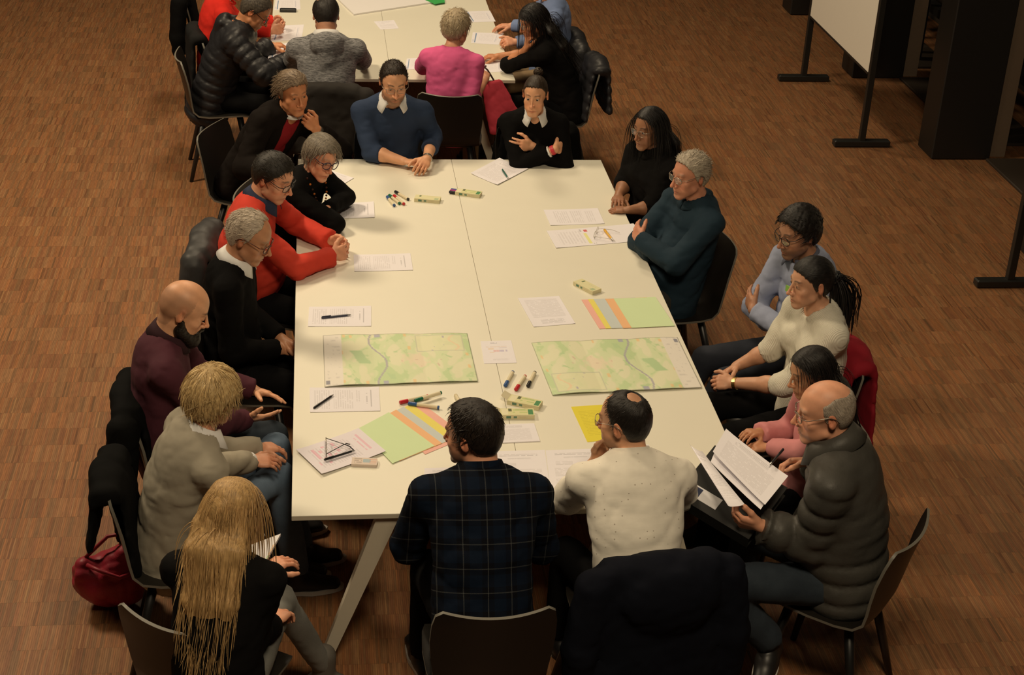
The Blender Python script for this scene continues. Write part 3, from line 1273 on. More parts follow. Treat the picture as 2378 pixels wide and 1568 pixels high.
def bun(c, R, n, rad, col, col2):
    def f(rg, HR):
        T = 12
        P = []
        for i in range(n):
            ax = nrm(rg.normal(size=3) * np.array([0.4, 1, 0.4]))
            a = nrm(np.cross(ax, rg.normal(size=3)))
            b = np.cross(ax, a)
            t = np.linspace(0, rg.uniform(3, 6), T)
            k = rg.uniform(0.55, 1.0)
            P.append(np.array(c) + R * k * (np.cos(t)[:, None] * a + np.sin(t)[:, None] * b) + ax * R * rg.uniform(-0.5, 0.5))
        P = np.stack(P)
        mf = rg.uniform(0, 1, n)[:, None]
        return P, np.full((n, T), rad), np.array(col2) * (1 - mf) + np.array(col) * mf
    return f


def make_glasses(H, HR, s, f, g, parent, base):
    """eyeglasses on the face; g: shape 'rect'/'round', colour material, lens width"""
    wd, ln = f.get('w', 1), f.get('l', 1)
    w, h, zc, yc = g.get('w', 0.026), g.get('h', 0.018), g.get('z', 0.012), 0.108 + g.get('dy', 0)

    def T(p):
        return H + (np.array([p[0] * wd, p[1] * ln, p[2]]) * s) @ HR
    mb = MB()
    rims = []
    for sx in (-1, 1):
        P = []
        for k in range(17):
            a = 2 * math.pi * k / 16
            e = g.get('pow', 2.6)
            cx = math.copysign(abs(math.cos(a)) ** (2 / e), math.cos(a)) * w
            cz = math.copysign(abs(math.sin(a)) ** (2 / e), math.sin(a)) * h
            X = sx * 0.033 + cx
            P.append((X, yc - 6.0 * max(abs(X) - 0.02, 0) ** 2 - 0.004, zc + cz))
        rims.append(P)
        mb.tube([T(p) for p in P], g.get('r', 0.0017) * s, 6, caps=False)
        xo = sx * (0.033 + w)
        mb.tube([T((xo, yc - 0.012, zc + h * 0.5)), T((sx * 0.076, 0.075, zc + h * 0.5)), T((sx * 0.0835 / wd, 0.0, 0.030)), T((sx * 0.084 / wd, -0.022, 0.022)), T((sx * 0.081 / wd, -0.036, 0.004))], g.get('r', 0.0017) * s, 6)
    mb.tube([T((-0.033 + w, yc - 0.005, zc + h * 0.3)), T((0, yc + 0.003, zc + h * 0.5)), T((0.033 - w, yc - 0.005, zc + h * 0.3))], g.get('r', 0.0017) * s, 6)
    o = mb.build('eyeglasses', g['mat'], parent, base, smooth=True)
    for P in rims:
        v = [T(p) for p in P[:-1]]
        n = len(v)
        c = sum(v) / n
        mesh_obj('lens', np.array(v + [c]), [(k, (k + 1) % n, n) for k in range(n)], glass_mat(), o, base)
    return o


def glass_mat():
    if 'lens_glass' in _MC:
        return _MC['lens_glass']
    t = NT('lens_glass')
    tr = t.n('BsdfTransparent')
    tr.inputs[0].default_value = (0.93, 0.94, 0.97, 1)
    gl = t.n('BsdfGlossy')
    gl.inputs['Roughness'].default_value = 0.05
    lw = t.n('LayerWeight')
    lw.inputs[0].default_value = 0.25
    mx = t.n('MixShader')
    t.l(t.math('MULTIPLY', lw.outputs['Fresnel'], 0.14), mx.inputs[0])
    t.l(tr.outputs[0], mx.inputs[1])
    t.l(gl.outputs[0], mx.inputs[2])
    t.l(mx.outputs[0], t.t.nodes['Material Output'].inputs[0])
    _MC['lens_glass'] = t.m
    return t.m


def eye_mat():
    if 'eye' in _MC:
        return _MC['eye']
    t = NT('eye')
    sx = t.n('SeparateXYZ')
    t.l(t.attr('loc', 'Vector'), sx.inputs[0])
    r = t.math('SQRT', t.math('ADD', t.math('POWER', sx.outputs[0], 2), t.math('POWER', sx.outputs[2], 2)))
    t.base(t.ramp(r, [(0.0, (0.004, 0.003, 0.003)), (0.30, (0.01, 0.007, 0.005)), (0.36, (0.05, 0.03, 0.018)), (0.50, (0.05, 0.03, 0.018)), (0.56, (0.62, 0.55, 0.5)), (1.0, (0.6, 0.5, 0.46))]))
    t.set(Roughness=0.15)
    _MC['eye'] = t.m
    return t.m


def make_collar(N, up, fwd, r, mat, parent, base, stand=0.035, leaf=0.042, tip=0.060, gap=0.32, name='collar', flare=0.016, spread=0.030):
    up, fwd = nrm(up), nrm(fwd - up * (fwd @ up))
    lat = np.cross(fwd, up)
    n = 29
    rows = [[], [], [], []]
    for i in range(n):
        th = gap + (2 * math.pi - 2 * gap) * i / (n - 1)
        fr = (1 + math.cos(th)) / 2              # 1 front, 0 back
        d = fwd * math.cos(th) + lat * math.sin(th)
        hgt = stand * (1 - 0.55 * fr)
        edge = min(i, n - 1 - i) / (n - 1)
        lw = leaf + (tip - leaf) * max(0, 1 - edge * 7)
        rows[0].append(N + d * (r + 0.002) + up * -0.012)
        rows[1].append(N + d * (r + 0.001) + up * hgt + fwd * 0.010)
        rows[2].append(N + d * (r + 0.009) + up * (hgt + 0.002) + fwd * 0.010)
        wg = max(0, 1 - edge * 5)
        rows[3].append(N + d * (r + 0.009 + flare + 0.010 * fr) + up * (hgt - lw) + fwd * 0.014 * fr + lat * math.copysign(spread * wg, math.sin(th)))
    v = np.array(sum(rows, []))
    f = np.array([(a * n + i, a * n + i + 1, (a + 1) * n + i + 1, (a + 1) * n + i) for a in range(3) for i in range(n - 1)])
    o = mesh_obj(name, v, f, mat, parent, base, vec=v - N)
    m = o.modifiers.new('thickness', 'SOLIDIFY')
    m.thickness = 0.003
    m.offset = 0
    return o


PEOPLE = {}


def person(key, label, head, hyaw, yaw, skin=(0.60, 0.33, 0.21), s=1.0, hpitch=-10, hroll=0, tyaw=None, lean=None, neckf=0.35,
           face=None, hair=None, glasses=None, arm_r=None, arm_l=None, legs=None, top=None, trousers=None, shoes=None, sw=1.0,
           slouch=0.03, belly=1.0, hf=0.0044, hc=0.008, bust=0.0, group=None, extras=None, eyes=True, seat=0.46, under=None, collar=None, hips_back=0.0):
    face = dict(face or {})
    H = np.asarray(head, float)
    HR = head_frame(hyaw, hpitch, hroll)
    tyaw = yaw if tyaw is None else tyaw
    fb, fs = dirv(yaw), dirv(tyaw)
    rb, rs = right_of(fb), right_of(fs)
    skin = np.array(skin)
    hs_ = s * face.get('size', 1.0)
    neck_r = face.get('neck', 0.054) * s
    nt = H + (V(0, -0.022, -0.055) * hs_) @ HR
    N = nt - 0.085 * s * nrm(V(0, 0, 1) + fs * neckf)
    Lt = 0.525 * s
    zp = seat + 0.090 * s
    dz = N[2] - zp
    back = math.sqrt(max(Lt * Lt - dz * dz, 0.0)) if dz < Lt else 0.0
    if dz > Lt:
        zp = N[2] - Lt
    ld = dirv(lean if lean is not None else tyaw)
    P = V(N[0], N[1], zp) - ld * (V(1, 1, 0) * back) - fb * hips_back
    ax = nrm(N - P)
    lat = nrm(rs - ax * (rs @ ax))
    dep = np.cross(ax, lat) * -1
    if dep @ fs < 0:
        dep = -dep
    M1 = P + (N - P) * 0.45 - dep * slouch
    CH = P + (N - P) * 0.70 - dep * slouch * 0.9
    sh = {}
    for side, S in ((1, 'r'), (-1, 'l')):
        sh[S] = N - ax * 0.072 * s + lat * side * 0.165 * s * sw - dep * 0.006 + fs * 0.01
    base = V(P[0], P[1], 0)
    info = dict(N=N, P=P, ax=ax, lat=lat, dep=dep, CH=CH, fb=fb, yaw=yaw, H=H, HR=HR, s=s)
    # arms
    arms = {}
    for side, S, spec in ((1, 'r', arm_r), (-1, 'l', arm_l)):
        spec = dict((spec(info) if callable(spec) else spec) or {})
        W = spec.get('w')
        if W is None:
            W = P + fb * 0.30 * s + rb * side * 0.10 * s + V(0, 0, 0.13 * s)
        W = np.asarray(W, float)
        hint = spec.get('e')
        hint = (V(0, 0, -1) * 0.9 + rs * side * 0.6 - fs * 0.5) if hint is None else np.asarray(hint, float)
        if spec.get('E') is not None:
            E = np.asarray(spec['E'], float)
        else:
            E, W = ik(sh[S], W, 0.285 * s, 0.250 * s, hint)
        d = spec.get('d')
        d = nrm(W - E) if d is None else nrm(d)
        n = spec.get('n', V(0, 0, -1))
        arms[S] = dict(E=E, W=W, d=d, n=np.asarray(n, float), curl=spec.get('curl', 0.35), spread=spec.get('spread', 0.1), side=side,
                       thumb=spec.get('thumb', (0.75, 0.75, 0.25)), cuff=spec.get('cuff', 0.97), hide=spec.get('hide', False), tc=spec.get('tcurl', 0.35))
    info['arms'] = arms
    # legs
    LG = []
    lg = legs or ((8, 0.03), (-8, 0.03))
    for side, q in zip((1, -1), lg):
        hip = P + rb * side * 0.088 * s - V(0, 0, 0.012)
        if isinstance(q, dict):
            K, A = np.asarray(q['k'], float), np.asarray(q['a'], float)
        else:
            kd = dirv(yaw - q[0])
            K = hip + kd * 0.42 * s + V(0, 0, 0.0)
            K[2] = max(hip[2] - 0.03, 0.50 * s)
            A = V(K[0], K[1], 0.10) + kd * q[1] + V(0, 0, 0)
        LG.append((hip, K, A, q.get('t') if isinstance(q, dict) else None))
    # ---------------- body
    fine = [(H - 0.135 * hs_, H + 0.15 * hs_)]
    lo, hi = np.minimum(P, H) - 0.3, np.maximum(P, H) + 0.2
    for S in 'rl':
        a = arms[S]
        if not a['hide']:
            c = a['W'] + a['d'] * 0.08 * s
            fine.append((c - 0.105 * s, c + 0.105 * s))
        for p in (a['E'], a['W']):
            lo, hi = np.minimum(lo, p - 0.2), np.maximum(hi, p + 0.2)
    for hip, K, A, t in LG:
        for p in (K, A):
            lo, hi = np.minimum(lo, p - 0.12), np.maximum(hi, p + 0.12)
    lo[2] = 0.02
    F = Field(axes_for(lo, hi, fine, hf, 0.016))
    head_prims(F, H, HR, hs_, face)
    F.ecap(nt, N - ax * 0.01, (neck_r * 0.96, neck_r * 1.0), (neck_r * 1.05, neck_r * 1.0), lat, k=0.018)
    for S, side in (('r', 1), ('l', -1)):
        F.cap(N - ax * 0.004, sh[S] - ax * 0.012, 0.040 * s, 0.036 * s, k=0.03)
    F.ell(CH, (0.145 * s * sw, 0.098 * s, 0.19 * s), np.stack([lat, dep, ax]), k=0.05)
    F.ecap(P, M1, (0.135 * s, 0.10 * s), (0.125 * s, 0.09 * s * belly), lat, k=0.05)
    for S in 'rl':
        a = arms[S]
        cv_ = 0.84 if a['cuff'] > 0.7 else 1.0
        F.cap(sh[S], a['E'], 0.040 * s, 0.036 * s * cv_, k=0.02)
        F.cap(a['E'], a['E'] * 0.65 + a['W'] * 0.35, 0.038 * s * cv_, 0.039 * s * cv_, k=0.02)
        F.cap(a['E'] * 0.65 + a['W'] * 0.35, a['W'], 0.039 * s * cv_, 0.0255 * s, k=0.02)
        if not a['hide']:
            hand_prims(F, a['W'], a['d'], a['n'], a['side'], a['curl'], s * face.get('hand', 1.0), a['spread'], a['thumb'], a['tc'])
    for hip, K, A, t in LG:
        F.cap(hip, K, 0.066 * s, 0.048 * s, k=0.03)
        F.cap(K, A, 0.048 * s, 0.034 * s, k=0.02)
    v, q = F.mesh()
    size = np.full(len(v), 0.030)
    for S in 'rl':
        a = arms[S]
        ab = a['W'] - a['E']
        tt_ = np.clip(((v - a['E']) @ ab) / (ab @ ab), 0, 1)
        dd_ = np.linalg.norm(v - a['E'] - tt_[:, None] * ab, axis=1)
        size[dd_ < 0.06] = 0.008 if a['cuff'] > 0.7 else 0
        if not a['hide']:
            size[np.linalg.norm(v - a['W'] - a['d'] * 0.08 * s, axis=1) < 0.125 * s] = 0
    size[np.linalg.norm(v - H, axis=1) < 0.165 * hs_] = 0
    size[(np.linalg.norm(v - N, axis=1) < 0.17 * s) & (size > 0)] = 0.007
    v, q = thin_out(v, q, size)
    L = ((v - H) @ HR.T) / hs_
    C = np.tile(skin, (len(v), 1))
    C *= (1 + 0.06 * np.sin(v @ np.array([90, 70, 110.0])))[:, None] * 1.0
    hm = (np.abs(L[:, 0]) < 0.1) & (np.abs(L[:, 1]) < 0.14) & (L[:, 2] > -0.14)
    Ch = C[hm]
    head_colors(L[hm], skin, face, Ch)
    C[hm] = Ch
    for S in 'rl':                                   # redder knuckles
        a = arms[S]
        dk = np.linalg.norm(v - (a['W'] + a['d'] * 0.09 * s), axis=1)
        mk = (0.35 * np.exp(-(dk / 0.035) ** 2))[:, None]
        C = C * (1 - mk) + skin * np.array([1.0, 0.72, 0.64]) * mk
    body = mesh_obj('person', v, q, skin_mat(), None, base, cols=np.clip(C, 0, 1))
    body.location = base
    tag(body, label, 'person', group)
    # ---------------- eyes
    if eyes:
        for x in (-1, 1):
            c = H + (V(x * 0.0305 * face.get('w', 1), 0.0765 * face.get('l', 1), 0.0155) * hs_) @ HR
            vv, ff, lv = [], [], []
            nu, nv = 14, 8
            for j in range(nv + 1):
                for i in range(nu):
                    p = V(math.sin(math.pi * j / nv) * math.cos(2 * math.pi * i / nu), math.cos(math.pi * j / nv), math.sin(math.pi * j / nv) * math.sin(2 * math.pi * i / nu))
                    g = face.get('gaze', (0, -0.12))
                    lv.append(V(p[0] - g[0], p[1], p[2] - g[1]) if p[1] > 0 else V(1, p[1], 1))
                    vv.append(c + (p * 0.0128 * hs_) @ HR)
            for j in range(nv):
                for i in range(nu):
                    ff.append((j * nu + i, (j + 1) * nu + i, (j + 1) * nu + (i + 1) % nu, j * nu + (i + 1) % nu))
            mesh_obj('eye', np.array(vv), np.array(ff), eye_mat(), body, base, vec=np.array(lv))
    if hair:
        bl = [(CH, (0.125 * s * sw, 0.126 * s, 0.22 * s), np.stack([lat, dep, ax]))] + [(sh[S] - lat * x_ * 0.03, (0.055 * s,) * 3, None) for S, x_ in (('r', 1), ('l', -1))]
        bl.append((N - ax * 0.02, (0.12 * s, 0.085 * s, 0.06 * s), np.stack([lat, dep, ax])))
        if callable(hair.get('sheet')):
            hair = dict(hair, sheet=hair['sheet'](info))
        make_hair(H, HR, hs_, face, hair, body, base, bl if hair.get('collide') else ())
    if face.get('beard'):
        b = face['beard']
        Fb = Field.box(H - 0.16, H + 0.16, 0.004)

        def T(x, y, z):
            return H + (np.array([x * face.get('w', 1), y * face.get('l', 1), z]) * hs_) @ HR
        t = b.get('t', 0.010)
        for x in (-1, 1):
            Fb.cap(T(x * 0.066, 0.006, -0.020), T(x * 0.055, 0.016, -0.060), 0.010, 0.014 + t * 0.4, k=0.01)
            Fb.cap(T(x * 0.054, 0.016, -0.060), T(x * 0.022, 0.076, -0.092), 0.015 + t * 0.5, 0.018 + t, k=0.012)
            Fb.cap(T(x * 0.004, 0.104, -0.046), T(x * 0.027, 0.088, -0.056), 0.0075, 0.008, k=0.006)
            Fb.cap(T(x * 0.027, 0.088, -0.056), T(x * 0.022, 0.076, -0.085), 0.009, 0.014, k=0.008)
        Fb.ell(T(0, 0.078, -0.096 - t * 0.8), V(0.030, 0.026 + t * 0.5, 0.022 + t), HR, 0.014)
        Fb.ell(T(0, 0.045, -0.100), V(0.040, 0.045, 0.018 + t * 0.5), HR, 0.014)
        Fb.ell(T(0, 0.112, -0.0600), V(0.018, 0.014, 0.0065), HR, 0.003, 'sub')
        Fb.folds(0.003, 0.016, 4)
        vb, qb = Fb.mesh()
        n1 = np.clip(0.5 + 0.5 * fold_noise(vb, 0.012, np.random.default_rng(2), 2), 0, 1)[:, None]
        mesh_obj('beard', vb, qb, hair_mat(), body, base, cols=np.array(b['col']) * (0.5 + 0.7 * n1), vec=vb * np.array([300, 300, 70]))
    if glasses:
        make_glasses(H, HR, hs_, face, glasses, body, base)
    fr = np.stack([lat, dep, ax])

    def loc(v):
        return (v - N) @ fr.T
    # ---------------- clothes
    if top:
        garment(top, info, sh, body, base, sw, belly, bust, M1, neck_r, loc)
    if under:
        garment(under, info, sh, body, base, sw, belly, bust, M1, neck_r, loc)
    if collar:
        cl = dict(collar)
        cu = nrm(nt - N)
        make_collar(N + cu * (cl.pop('lift', 0.008) + 0.006 + 1.7 * max(0, (top or {}).get('th', 0.01) - 0.010)) + dep * cl.pop('fw', 0.0), cu, dep, neck_r + cl.pop('dr', 0.006), cl.pop('mat'), body, base, **cl)
    if trousers:
        tr = trousers
        lo = np.minimum.reduce([P, *[k for _, k, _, _ in LG], *[a for _, _, a, _ in LG]]) - 0.16
        hi = np.maximum.reduce([P, *[k for _, k, _, _ in LG], *[a for _, _, a, _ in LG]]) + 0.16
        hi[2] = max(hi[2], P[2] + 0.22)
        lo[2] = 0.03
        Ft = Field.box(lo, hi, tr.get('h', 0.018))
        w = tr.get('w', 1.0)
        Ft.ecap(P - ax * 0.02, P + ax * 0.06 * s, (0.138 * s, 0.098 * s), (0.120 * s, 0.085 * s), lat, k=0.03)
        Ft.ell(P - fb * 0.04 - V(0, 0, 0.03), (0.142 * s, 0.100 * s, 0.068 * s), np.stack([rb, fb, V(0, 0, 1)]), k=0.03)
        for hip, K, A, t in LG:
            Ft.cap(hip - rb * np.sign((hip - P) @ rb) * 0.012, K, 0.078 * s * w, 0.063 * s * w, k=0.03)
            kk = K * (1 - tr.get('cut', 0.97)) + A * tr.get('cut', 0.97)
            Ft.cap(K, kk, 0.062 * s * w, tr.get('hem', 0.056) * s * w, k=0.02, cut=0.012)
        Ft.folds(tr.get('folds', 0.006), 0.13, 11)
        vt, qt = Ft.mesh()
        mesh_obj(tr.get('name', 'trousers'), vt, qt, tr['mat'], body, base, vec=vt - P)
    if shoes:
        for side, (hip, K, A, t) in zip((1, -1), LG):
            toe = t
            if toe is None:
                kd = K - hip
                toe = nrm(V(kd[0], kd[1], 0))
            toe = nrm(toe)
            zf = min(0.0, 0) if A[2] < 0.14 else A[2] - 0.10
            side_v = nrm(np.cross(toe, V(0, 0, 1)))
            upv = np.cross(side_v, toe)
            G = V(A[0], A[1], zf) if A[2] < 0.14 else A - upv * 0.095
            Fs = Field.box(G - 0.26, G + 0.26, 0.013)
            Fs.ecap(G - toe * 0.045 * s + upv * 0.045, G + toe * 0.06 * s + upv * 0.052, (0.038 * s, 0.042), (0.042 * s, 0.045), side_v, k=0.02)
            Fs.ecap(G + toe * 0.06 * s + upv * 0.040, G + toe * 0.165 * s + upv * 0.030, (0.044 * s, 0.040), (0.038 * s, 0.028), side_v, k=0.02)
            Fs.cap(G + upv * 0.06, A + upv * shoes.get('top', 0.0), 0.046 * s, shoes.get('shaft', 0.044) * s, k=0.02)
            Fs.plane(G + upv * 0.014, -upv)
            vs, qs = Fs.mesh()
            so = mesh_obj('shoe', vs, qs, shoes['mat'], body, base, vec=vs - A)
            mb = MB()
            pr = []
            for k in range(20):
                a = 2 * math.pi * k / 20
                yy = math.cos(a)
                pr.append(G + toe * (0.060 + yy * 0.150) * s + side_v * math.sin(a) * (0.047 if yy > -0.3 else 0.040) * s)
            nn = len(pr)
            mb.add([p + upv * 0.002 for p in pr] + [p + upv * 0.022 for p in pr], [tuple(range(nn - 1, -1, -1)), tuple(range(nn, 2 * nn))] + [(k, (k + 1) % nn, nn + (k + 1) % nn, nn + k) for k in range(nn)])
            mb.build('sole', shoes.get('sole', shoes['mat']), so, base)
    PEOPLE[key] = dict(info, ob=body, base=base, sh=sh, LG=LG)
    if extras:
        extras(PEOPLE[key])
    return body


def garment(g, I, sh, body, base, sw, belly, bust, M1, neck_r, loc):
    s, N, P, ax, lat, dep, CH, fb = I['s'], I['N'], I['P'], I['ax'], I['lat'], I['dep'], I['CH'], I['fb']
    arms = I['arms']
    th = g.get('th', 0.010)
    h = g.get('h', 0.0102)
    q, qa = g.get('quilt', 0), g.get('qamp', 0.012)
    sl = g.get('sleeves', True)
    pts = [P - ax * 0.12, N + ax * 0.1, sh['r'], sh['l']] + ([arms[S][k] for S in 'rl' for k in 'EW'] if sl else [])
    lo, hi = np.minimum.reduce(pts) - 0.23, np.maximum.reduce(pts) + 0.23
    F = Field.box(lo, hi, h)
    fr = np.stack([lat, dep, ax])
    F.ell(CH, V(0.150 * s * sw, 0.104 * s, 0.19 * s) + th, fr, k=0.0)
    hem = g.get('hem', 0.05)
    F.ecap(P - ax * hem, M1, (0.166 * s + th, 0.124 * s * belly + th), (0.142 * s + th, 0.104 * s * belly + th), lat, k=0.06, quilt=q, qamp=qa)
    if belly > 1.02:
        F.ell(P + (N - P) * 0.28 + dep * 0.05, V(0.14, 0.11 * belly, 0.13) * s + th, fr, k=0.06)
    if q:
        F.ecap(M1, N - ax * 0.06, (0.150 * s * sw + th, 0.108 * s + th), (0.150 * s * sw + th, 0.085 * s + th), lat, k=0.03, quilt=q, qamp=qa)
    if bust:
        for x in (-1, 1):
            F.ell(CH + lat * x * 0.072 * s + dep * (0.085 * s + th * 0.5) - ax * 0.015, V(0.062, 0.052 * bust, 0.062) * s + th * 0.4, fr, k=0.035)
    for S, x in (('r', 1), ('l', -1)):
        F.cap(N - ax * 0.006, sh[S] + ax * 0.004, 0.043 * s + th * 0.5, 0.046 * s + th * 0.8, k=0.045)
    if g.get('hood'):
        hd = g['hood']
        c = N - dep * (0.100 * s + th) - ax * 0.035
        F.ell(c, V(0.105, 0.055, 0.080) * s * hd, fr, k=0.006)
        F.ell(c - ax * 0.085 - dep * 0.010, V(0.050, 0.040, 0.075) * s * hd, fr, k=0.025)
        F.ell(N + ax * 0.055 - dep * 0.062, V(0.078, 0.050, 0.055) * s, fr, k=0.02, mode='sub')
        for x in (-1, 1):
            F.cap(c + lat * x * 0.07 * s + ax * 0.03, N + dep * 0.06 * s + lat * x * 0.062 * s - ax * 0.02, 0.026, 0.022, k=0.02)
    if sl:
        for S in 'rl':
            a = arms[S]
            ru, re, rw = g.get('ru', 0.047) * s + th, g.get('re', 0.042) * s + th, g.get('rw', 0.031) * s + th
            F.cap(sh[S], a['E'], ru, re, k=0.03, quilt=q, qamp=qa)
            t = a['cuff']
            Wc = a['E'] * (1 - t) + a['W'] * t
            if g.get('short'):
                continue
            rc = re + (rw - re) * t
            F.cap(a['E'], Wc, re, rc, k=0.015, quilt=q, qamp=qa, cut=0.006)
            if g.get('rolled') or g.get('cuffband'):
                dd = nrm(Wc - a['E'])
                F.cap(Wc - dd * (0.045 if g.get('rolled') else 0.03), Wc - dd * 0.008, rc + 0.005, rc + 0.005, k=0.004, cut=0.006)
    if g.get('hemcut', True):
        F.plane(P - ax * (hem + 0.075), -ax)
    F.folds(g.get('folds', 0.008), g.get('fscale', 0.13), g.get('seed', 21), g.get('squash', (0.65, 0.65, 1.25)))
    # neck opening
    nk = g.get('neck', 'crew')
    up = nrm(I['H'] + (V(0, -0.022, -0.055) * s) @ I['HR'] - N)
    if nk == 'turtle':
        F.cap(N, N + up * 0.060 * s, neck_r + 0.012, neck_r + 0.008, k=0.02, cut=0.004)
        F.cap(N + up * 0.064 * s, N + up * 0.16, neck_r + 0.002, neck_r + 0.002, mode='sub')
    elif nk == 'stand':
        F.cap(N, N + up * 0.050 * s, neck_r + 0.020, neck_r + 0.018, k=0.015, cut=0.004)
        F.cap(N + up * 0.010, N + up * 0.2, neck_r + 0.008, neck_r + 0.012, mode='sub')
    else:
        op = g.get('open', 0.010)
        F.cap(N + ax * 0.022 + dep * 0.012, N + up * 0.2, neck_r + op, neck_r + op + 0.03, k=0.006, mode='sub')
        if nk == 'v':
            dpt = g.get('vdepth', 0.13)
            F.cap(N + ax * 0.02 + dep * 0.06, N - ax * dpt + dep * (0.125 + th) * s, 0.045 * s, 0.004, k=0.004, mode='sub')
        elif nk == 'wide':
            for x in (-1, 1):
                F.cap(N + ax * 0.032 + dep * 0.02, N + ax * 0.030 + lat * x * 0.07 * s + dep * 0.02, neck_r, 0.03, k=0.006, mode='sub')
            F.cap(N + ax * 0.02 + dep * 0.05, N - ax * 0.04 + dep * 0.11 * s, 0.05 * s, 0.03, k=0.01, mode='sub')
        elif nk == 'coat':
            wv = g.get('vwidth', 0.055)
            F.cap(N + ax * 0.02 + dep * 0.05, N - ax * 0.10 + dep * 0.15 * s, 0.055 * s, wv, k=0.006, mode='sub')
            F.cap(N - ax * 0.10 + dep * 0.15 * s, P + ax * 0.0 + dep * 0.20 * s, wv, wv * 1.2, k=0.006, mode='sub')
    v, f = F.mesh()
    mats = g['mat']
    bd = g.get('band')
    if bd is not None:
        rr = neck_r + bd.get('dr', 0.016)
        mb = MB()
        P_ = []
        for i in range(33):
            a_ = 2 * math.pi * i / 32
            fr_ = (1 + math.cos(a_)) / 2
            P_.append(N + dep * (rr * 1.02 * math.cos(a_) + 0.010) + lat * rr * math.sin(a_) * 1.08 + up * (bd.get('z', 0.028) - bd.get('drop', 0.045) * fr_ ** 1.5) + dep * 0.016 * fr_)
        mb.tube(P_, bd.get('r', 0.008), 8, caps=False)
        nb = mb.build('neckband', bd.get('mat', mats if not isinstance(mats, list) else mats[0]), body, base, smooth=True)
    return mesh_obj(g.get('name', 'sweater'), v, f, mats, body, base, vec=loc(v))
# ------------------------------------------------------------------ the people at the tables
WHITE = plain('shirt_white', (0.80, 0.80, 0.80), 0.8)


def hl(I, x, y, z):
    return I['H'] + (V(x, y, z) * I['s']) @ I['HR']


def cross_r(I, up=0.0, fw=0.0, **kw):
    c = I['N'] - I['ax'] * (0.285 - up) * I['s'] + I['dep'] * (0.205 + fw) * I['s']
    return dict(w=c - I['lat'] * 0.055 - I['ax'] * 0.03, d=-I['lat'] + I['ax'] * 0.1, n=-I['dep'], e=I['lat'] - I['ax'] * 0.7 + I['dep'] * 0.1, curl=0.2, cuff=kw.get('cr', 0.85))


def cross_l(I, up=0.0, fw=0.0, **kw):
    c = I['N'] - I['ax'] * (0.285 - up) * I['s'] + I['dep'] * (0.205 + fw) * I['s']
    return dict(w=c + I['lat'] * 0.055 + I['dep'] * 0.045 + I['ax'] * 0.015, d=I['lat'] + I['ax'] * 0.35 - I['dep'] * 0.25, n=-I['dep'], e=-I['lat'] - I['ax'] * 0.7 + I['dep'] * 0.1, curl=0.25, cuff=kw.get('cl', 0.85))


C_BLACK = cloth('black_wool', (0.0045, 0.0042, 0.0042))
C_BLACK2 = cloth('black_cotton', (0.006, 0.0055, 0.0055))
C_JACKET1 = cloth('dark_brown_jacket', (0.010, 0.0075, 0.0065))
C_REDSH = cloth('deep_red_shirt', (0.30, 0.012, 0.020))
C_WHITE = cloth('white_cotton', (0.78, 0.78, 0.78))
C_NAVY = cloth('navy_knit', (0.022, 0.040, 0.088))
C_RED = cloth('coral_red_knit', (0.62, 0.050, 0.028))
C_RED2 = cloth('bright_red_knit', (0.66, 0.022, 0.012))
C_MAROON = cloth('maroon_fleece', (0.075, 0.018, 0.030))
C_GREIGE = cloth('greige_knit', (0.36, 0.325, 0.255), bump=0.35)
C_PLAID = cloth('dark_plaid_flannel', (0.0045, 0.005, 0.008), 'plaid', (0.005, 0.010, 0.022))
C_CREAM = cloth('cream_dotted_shirt', (0.86, 0.82, 0.72), 'dots', (0.16, 0.10, 0.06))
C_PUFF = cloth('charcoal_puffer', (0.060, 0.057, 0.050), 'puffer', rough=0.5)
C_PUFFB = cloth('black_puffer', (0.018, 0.018, 0.021), 'puffer', rough=0.45)
C_PINKH = cloth('rose_hoodie', (0.62, 0.25, 0.26))
C_PINK = cloth('hot_pink_knit', (0.74, 0.12, 0.31))
C_IVORY = cloth('ivory_ribbed_knit', (0.74, 0.71, 0.60), 'rib')
C_LBLUE = cloth('pale_blue_knit', (0.30, 0.34, 0.48))
C_SKY = cloth('sky_blue_knit', (0.18, 0.25, 0.45))
C_DBLUE = cloth('ink_blue_sweat', (0.010, 0.028, 0.046))
C_HOOD = cloth('heather_grey_fleece', (0.055, 0.055, 0.058), 'heather', (0.33, 0.33, 0.34))
C_CHECK = cloth('blue_check_collar', (0.025, 0.035, 0.075))
J_DARK = cloth('dark_denim', (0.016, 0.024, 0.036), 'denim', (0.040, 0.055, 0.072))
J_BLACK = cloth('black_trousers', (0.005, 0.005, 0.0055))
J_BLUE = cloth('blue_denim', (0.09, 0.14, 0.21), 'denim', (0.20, 0.28, 0.39))
J_GREY = cloth('grey_denim', (0.16, 0.16, 0.145), 'denim', (0.26, 0.26, 0.24))
J_KHAKI = cloth('khaki_cotton', (0.25, 0.17, 0.09))
SHOE = plain('shoe_black', (0.013, 0.012, 0.012), 0.45)
SOLEW = plain('sole_white', (0.55, 0.52, 0.47), 0.6)
SHOES = dict(mat=SHOE)
SNEAK = dict(mat=SHOE, sole=SOLEW)
F_BLACK = plain('frame_black', (0.010, 0.010, 0.012), 0.3)
F_BROWN = plain('frame_tortoise', (0.09, 0.022, 0.012), 0.3)
F_METAL = plain('frame_metal', (0.32, 0.28, 0.23), 0.3, 0.9)
F_PURPLE = plain('frame_plum', (0.035, 0.02, 0.055), 0.3)
STEELW = plain('watch_steel', (0.55, 0.52, 0.46), 0.25, 0.9)
GOLD = plain('gold', (0.7, 0.5, 0.2), 0.25, 0.95)

